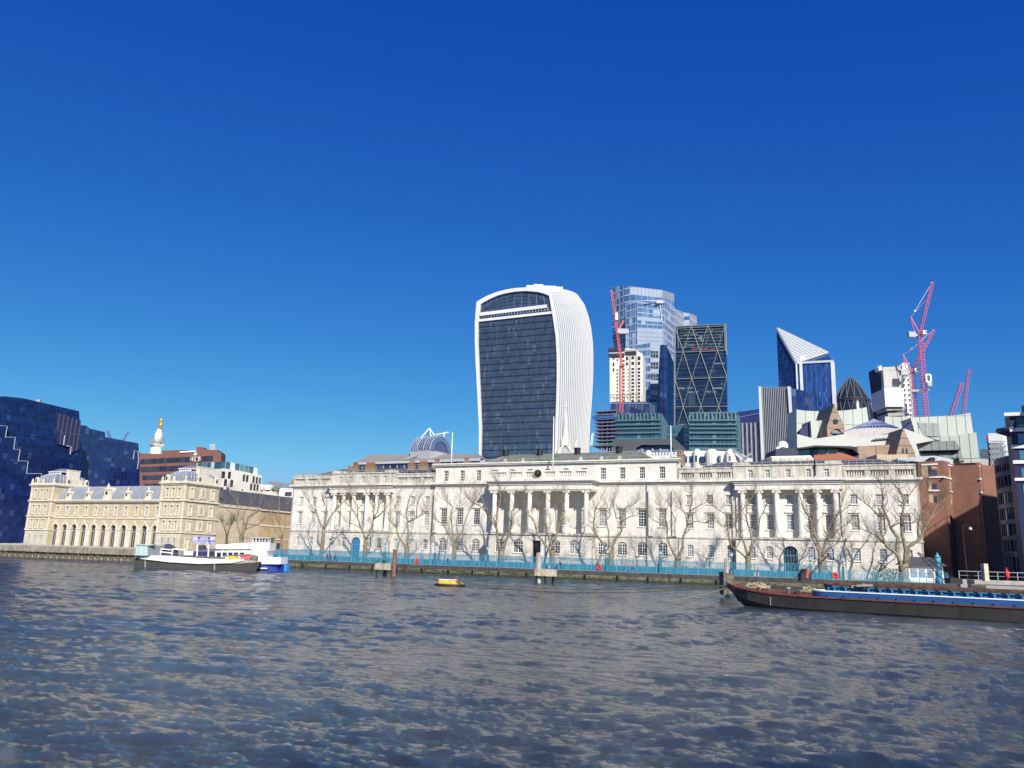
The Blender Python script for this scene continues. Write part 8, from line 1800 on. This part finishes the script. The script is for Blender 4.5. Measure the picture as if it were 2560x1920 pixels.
# deck clutter
def oneobj(name, label, cat, mb, m, p, smooth=False): o = mb.build(name, m, None, smooth); recenter(o, p); return tag(o, label, cat)
b = MB(); pl.ext(b, lz((1335, 350), (1480, 362), (1470, 398), (1350, 395)), -1.0, -2.4); oneobj('yellow_skip', 'open yellow skip on the right end of the pontoon barge', 'skip', b, mat('skip_yellow', (.78, .40, .02), .5, var=.15, scale=2), pl.P(*pl.m(*zL(1400, 398)), -1.5))
b = MB(); pl.ext(b, lz((1250, 345), (1600, 325), (1720, 350), (1690, 415), (1640, 420), (1640, 360), (1500, 350), (1280, 360)), -2.6, -4.2); oneobj('workboat_bow', 'grey upturned bow of a small workboat on the pontoon end', 'boat', b, mat('boat_grey', (.16, .14, .12), .8, var=.3, scale=2), pl.P(*pl.m(*zL(1500, 400)), -3))
b = MB(); P = pl.P(*pl.m(*zL(565, 340)), -2); b.lathe((P.x, P.y, P.z - .1), [(1.9, 0), (1.8, .8), (1.2, 1.5), (.5, 1.9), (.05, 2.0)], 9, sy=.5); oneobj('tarpaulin_heap', 'dark violet tarpaulin heap behind the white railing of the pontoon', 'tarpaulin', b, mat('tarp_violet', (.05, .04, .08), .8, var=.3, scale=1), P)
b = MB(); P = pl.P(*pl.m(*zL(975, 355)), -1.5); pl.ext(b, lz((900, 362), (940, 345), (1150, 355), (1300, 372), (1300, 392), (900, 378)), -1.2, -3); oneobj('covered_stack', 'low brown covered stack in the middle of the pontoon', 'stack', b, mat('brown_cover', (.12, .10, .09), .9, var=.3, scale=2), P)
# container shed
p_s = plane(333 + 8, 136, 390, 137, 1370); SH = thing('container_shed', 'pale green corrugated steel shed at the left end of the pontoon', 'shed', p_s.P(*p_s.m(*zL(280, 350)), -1)); b = MB()
ct = [p_s.m(*zL(*c)) for c in ((205, 212), (350, 220), (350, 345), (190, 345))]; p_s.ext(b, ct, 0, -4.5); b.build('steel_wall', mat('pale_green_steel', (.38, .50, .50), .5, var=.08, scale=1, streak=.15), SH); b = MB(); p_s.vb(b, ct, .32, .12, .07, dd=0); b.build('corrugation', MATS['pale_green_steel'], SH)
b = MB(); p_s.ext(b, [p_s.m(*zL(*c)) for c in ((200, 203), (432, 205), (430, 215), (350, 222), (200, 214))], .2, -4.6); b.build('roof', mat('pale_green_roof', (.32, .45, .45), .5), SH)
b = MB(); pside = Plane(p_s.P(ct[1][0], 0, .0).xy, (p_s.P(ct[1][0], 0, 0) + Vector((1.9, 3.4, 0))).xy[:]); pside.ext(b, [(0, ct[2][1]), (4.0, ct[2][1]), (4.0, ct[1][1] + .1), (0, ct[1][1])], .02, -.1); b.build('side_wall', mat('side_steel', (.24, .26, .27), .6), SH)
# sign board on two white posts
SG = thing('sign_board', 'blue advertising board on two white posts above the pontoon', 'sign', pl.P(*pl.m(*zL(1030, 355)), -1.2)); b = MB(); sq = lz((908, 108), (1190, 112), (1185, 208), (905, 190)); pl.ext(b, sq, -1.1, -1.25); sgo = b.build('board', mat('board_photo', (.22, .24, .42), .5, var=.6, scale=1.2, col2=(.10, .06, .28)), SG)
b = MB(); pl.ext(b, lz((968, 112), (1122, 116), (1125, 204), (968, 196)), -1.06, -1.1); b.build('blue_panel', mat('board_blue', (.02, .03, .28), .5), sgo)
b = MB(); pl.ext(b, lz((1124, 116), (1186, 116), (1184, 150), (1124, 150)), -1.06, -1.1); b.build('sky_photo', mat('photo_sky', (.42, .50, .62), .5, var=.1), sgo)
b = MB(); pl.ext(b, lz((908, 112), (966, 114), (960, 150), (908, 165)), -1.06, -1.1); b.build('pale_photo', mat('photo_lilac', (.40, .38, .62), .5, var=.2), sgo)
LET = mat('white_letters', (.85, .85, .88), .5); random.seed(5)
for (u0, u1, v, hgt) in ((998, 1095, 131, 12), (975, 1118, 153, 13), (980, 1058, 168, 9), (1062, 1100, 170, 9), (968, 1000, 183, 9), (1008, 1055, 185, 9), (1065, 1118, 187, 10), (972, 1040, 197, 8), (1046, 1108, 199, 8)):
    b = MB(); u = u0
    while u < u1 - 4:      # blurred capital letters: a stroke pattern, not readable in the photograph either
        w_ = random.choice((7, 8, 9)); pl.ext(b, lz((u, v - hgt), (u + 2.4, v - hgt), (u + 2.4, v), (u, v)), -1.0, -1.06); k = random.choice((0, 1, 2))
        pl.ext(b, lz((u + 2.4, v - hgt), (u + w_ - 1.5, v - hgt), (u + w_ - 1.5, v - hgt + 3), (u + 2.4, v - hgt + 3)), -1.0, -1.06)
        if k: pl.ext(b, lz((u + w_ - 3.8, v - hgt + 3), (u + w_ - 1.5, v - hgt + 3), (u + w_ - 1.5, v), (u + w_ - 3.8, v)), -1.0, -1.06)
        if k != 1: pl.ext(b, lz((u + 2.4, v - 3), (u + w_ - 3.8, v - 3), (u + w_ - 3.8, v), (u + 2.4, v)), -1.0, -1.06)
        u += w_ + 1
    b.build('lettering', LET, sgo)
for q0, q1 in (((965, 198), (955, 355)), ((1105, 204), (1098, 360))): b = MB(); b.bar(pl.P(*pl.m(*zL(*q0)), -1.18), pl.P(*pl.m(*zL(*q1)), -1.18), .19); b.build('post', WHITE, SG)
b = MB(); pl.ext(b, lz((752, 292), (868, 292), (868, 335), (752, 335)), -4.4, -6); oneobj('white_locker', 'small white locker with two dark openings behind the pontoon deck', 'locker', b, WHITE, pl.P(*pl.m(*zL(810, 335)), -5))
# ferry
pf2 = plane(470, 145.5, 715, 145.5, 1390); FY = thing('passenger_ferry', 'white passenger ferry with blue hull band and raised wheelhouse behind the pontoon', 'boat', pf2.P(*pf2.m(640, 1420))[:2] + (0,))
fz = lambda *q: [pf2.m(*zL(*c)) for c in q]
wl = fz((1700, 520), (2060, 525)); b = MB(); L0 = fz((900, 400))[0][0]; R0 = wl[1][0] + .1; zg = fz((2000, 452))[0][1]; zt_ = fz((2000, 372))[0][1]; y0 = lambda a, d: pf2.P(a, 0, d)
b.prism([y0(L0, 0)[:2], y0(R0 - 5.0, 0)[:2], y0(R0 - 1.6, -.9)[:2], y0(R0, -2.4)[:2], y0(R0 - 1.6, -4)[:2], y0(R0 - 5, -4.9)[:2], y0(L0, -4.9)[:2]], -.5, zg - .05); b.build('blue_hull', mat('ferry_blue', (.015, .035, .28), .35, var=.1), FY)
b = MB(); b.prism([y0(R0 - .5, -1.4)[:2], y0(R0 - .1, -1.7)[:2], y0(R0 + .2, -2.4)[:2], y0(R0 - .1, -3.1)[:2], y0(R0 - .5, -3.6)[:2]], -.4, [zg - .1, zg + .1, zg + .25, zg + .1, zg - .1]); b.build('bow_panel', mat('ferry_cyan', (.03, .22, .52), .35), FY)
b = MB(); pf2.ext(b, fz((1745, 498), (1850, 500), (1850, 514), (1745, 512)), .06, 0); b.build('white_stripe', WHITE, FY)
FW_ = mat('ferry_white', (.82, .82, .81), .35, var=.03)
b = MB(); pf2.ext(b, fz((1660, 445), (1700, 290), (1840, 300), (1830, 372), (2015, 366), (2018, 455), (1700, 452)), -.05, -4.7); b.build('fore_deckhouse', FW_, FY)
b = MB(); pf2.ext(b, fz((900, 288), (1830, 282), (1830, 300), (1700, 460), (900, 420)), -.35, -4.6); b.build('main_cabin', FW_, FY)
for u in (1208, 1283, 1354, 1424, 1500): b = MB(); pf2.ext(b, fz((u, 306), (u + 54, 306), (u + 52, 360), (u - 2, 360)), -.28, -.5); b.build('cabin_window', glass('ferry_glass', (.01, .012, .03), (.05, .07, .10), .7, 2, .08), FY)
b = MB(); pf2.ext(b, fz((905, 290), (1185, 288), (1185, 352), (905, 350)), -.28, -.5); o = b.build('blue_awning_side', mat('awning_navy', (.012, .018, .09), .6), FY); b = MB(); pf2.vb(b, fz((915, 292), (1185, 290), (1185, 352), (915, 350)), 1.15, .1, -.2, dd=.28); b.build('stanchion', MATS['navy_line'], o)
b = MB(); pf2.ext(b, fz((1190, 208), (1380, 205), (1390, 192), (1640, 185), (1870, 190), (1862, 286), (1640, 272), (1190, 270)), -.5, -4.3); b.build('upper_bulwark', FW_, FY)
b = MB(); pf2.ext(b, fz((1190, 266), (1640, 264), (1640, 274), (1190, 276)), -.42, -.5); b.build('shadow_gap', BLACK, FY)  # black strip painted for the shade under the upper bulwark
b = MB(); 
for k in range(3): b = MB(); pf2.ext(b, fz((1696 + k * 52, 296), (1720 + k * 52, 297), (1720 + k * 52, 305), (1696 + k * 52, 304)), .0, -.06); b.build('vent', BLACK, FY)
b = MB(); pf2.ext(b, fz((1648, 130), (1868, 132), (1858, 190), (1655, 188)), -1.2, -3.6); wh = b.build('wheelhouse', glass('wheel_glass', (.03, .03, .04), (.14, .14, .14), .6, 2, .1), FY)
b = MB(); 
for u in (1648, 1688, 1730, 1768, 1806, 1843, 1868): pf2.ext(b, fz((u - 6, 128), (u + 6, 128), (u + 2 if u < 1760 else u - 8, 190), (u - 10 if u > 1760 else u - 8, 190)), -1.05, -1.2)
pf2.ext(b, fz((1640, 180), (1870, 184), (1866, 196), (1648, 194)), -1.0, -3.7); b.build('window_frames', FW_, wh)
b = MB(); pf2.ext(b, fz((1600, 118), (1700, 110), (1880, 118), (1876, 132), (1640, 130)), -.8, -3.9); b.build('wheelhouse_roof', mat('roof_greygreen', (.30, .34, .34), .6), wh)
b = MB(); pf2.ext(b, fz((930, 215), (990, 210), (1010, 260), (1130, 262), (1160, 238), (1190, 240), (1190, 285), (905, 285)), -2.0, -3.2); oneobj('covered_launch', 'dark covered launch seen above the ferry awning', 'boat', b, mat('launch_dark', (.05, .05, .09), .6, var=.3), pf2.P(*pf2.m(*zL(1050, 285)), -2.5))
b = MB(); b.bar(pf2.P(*pf2.m(*zL(1845, 305)), .2), pf2.P(*pf2.m(*zL(1858, 370)), .2), .1); b.bar(pf2.P(*pf2.m(*zL(2012, 360)), .1), pf2.P(*pf2.m(*zL(2016, 450)), .1), .2); b.build('bow_post', FW_, FY)
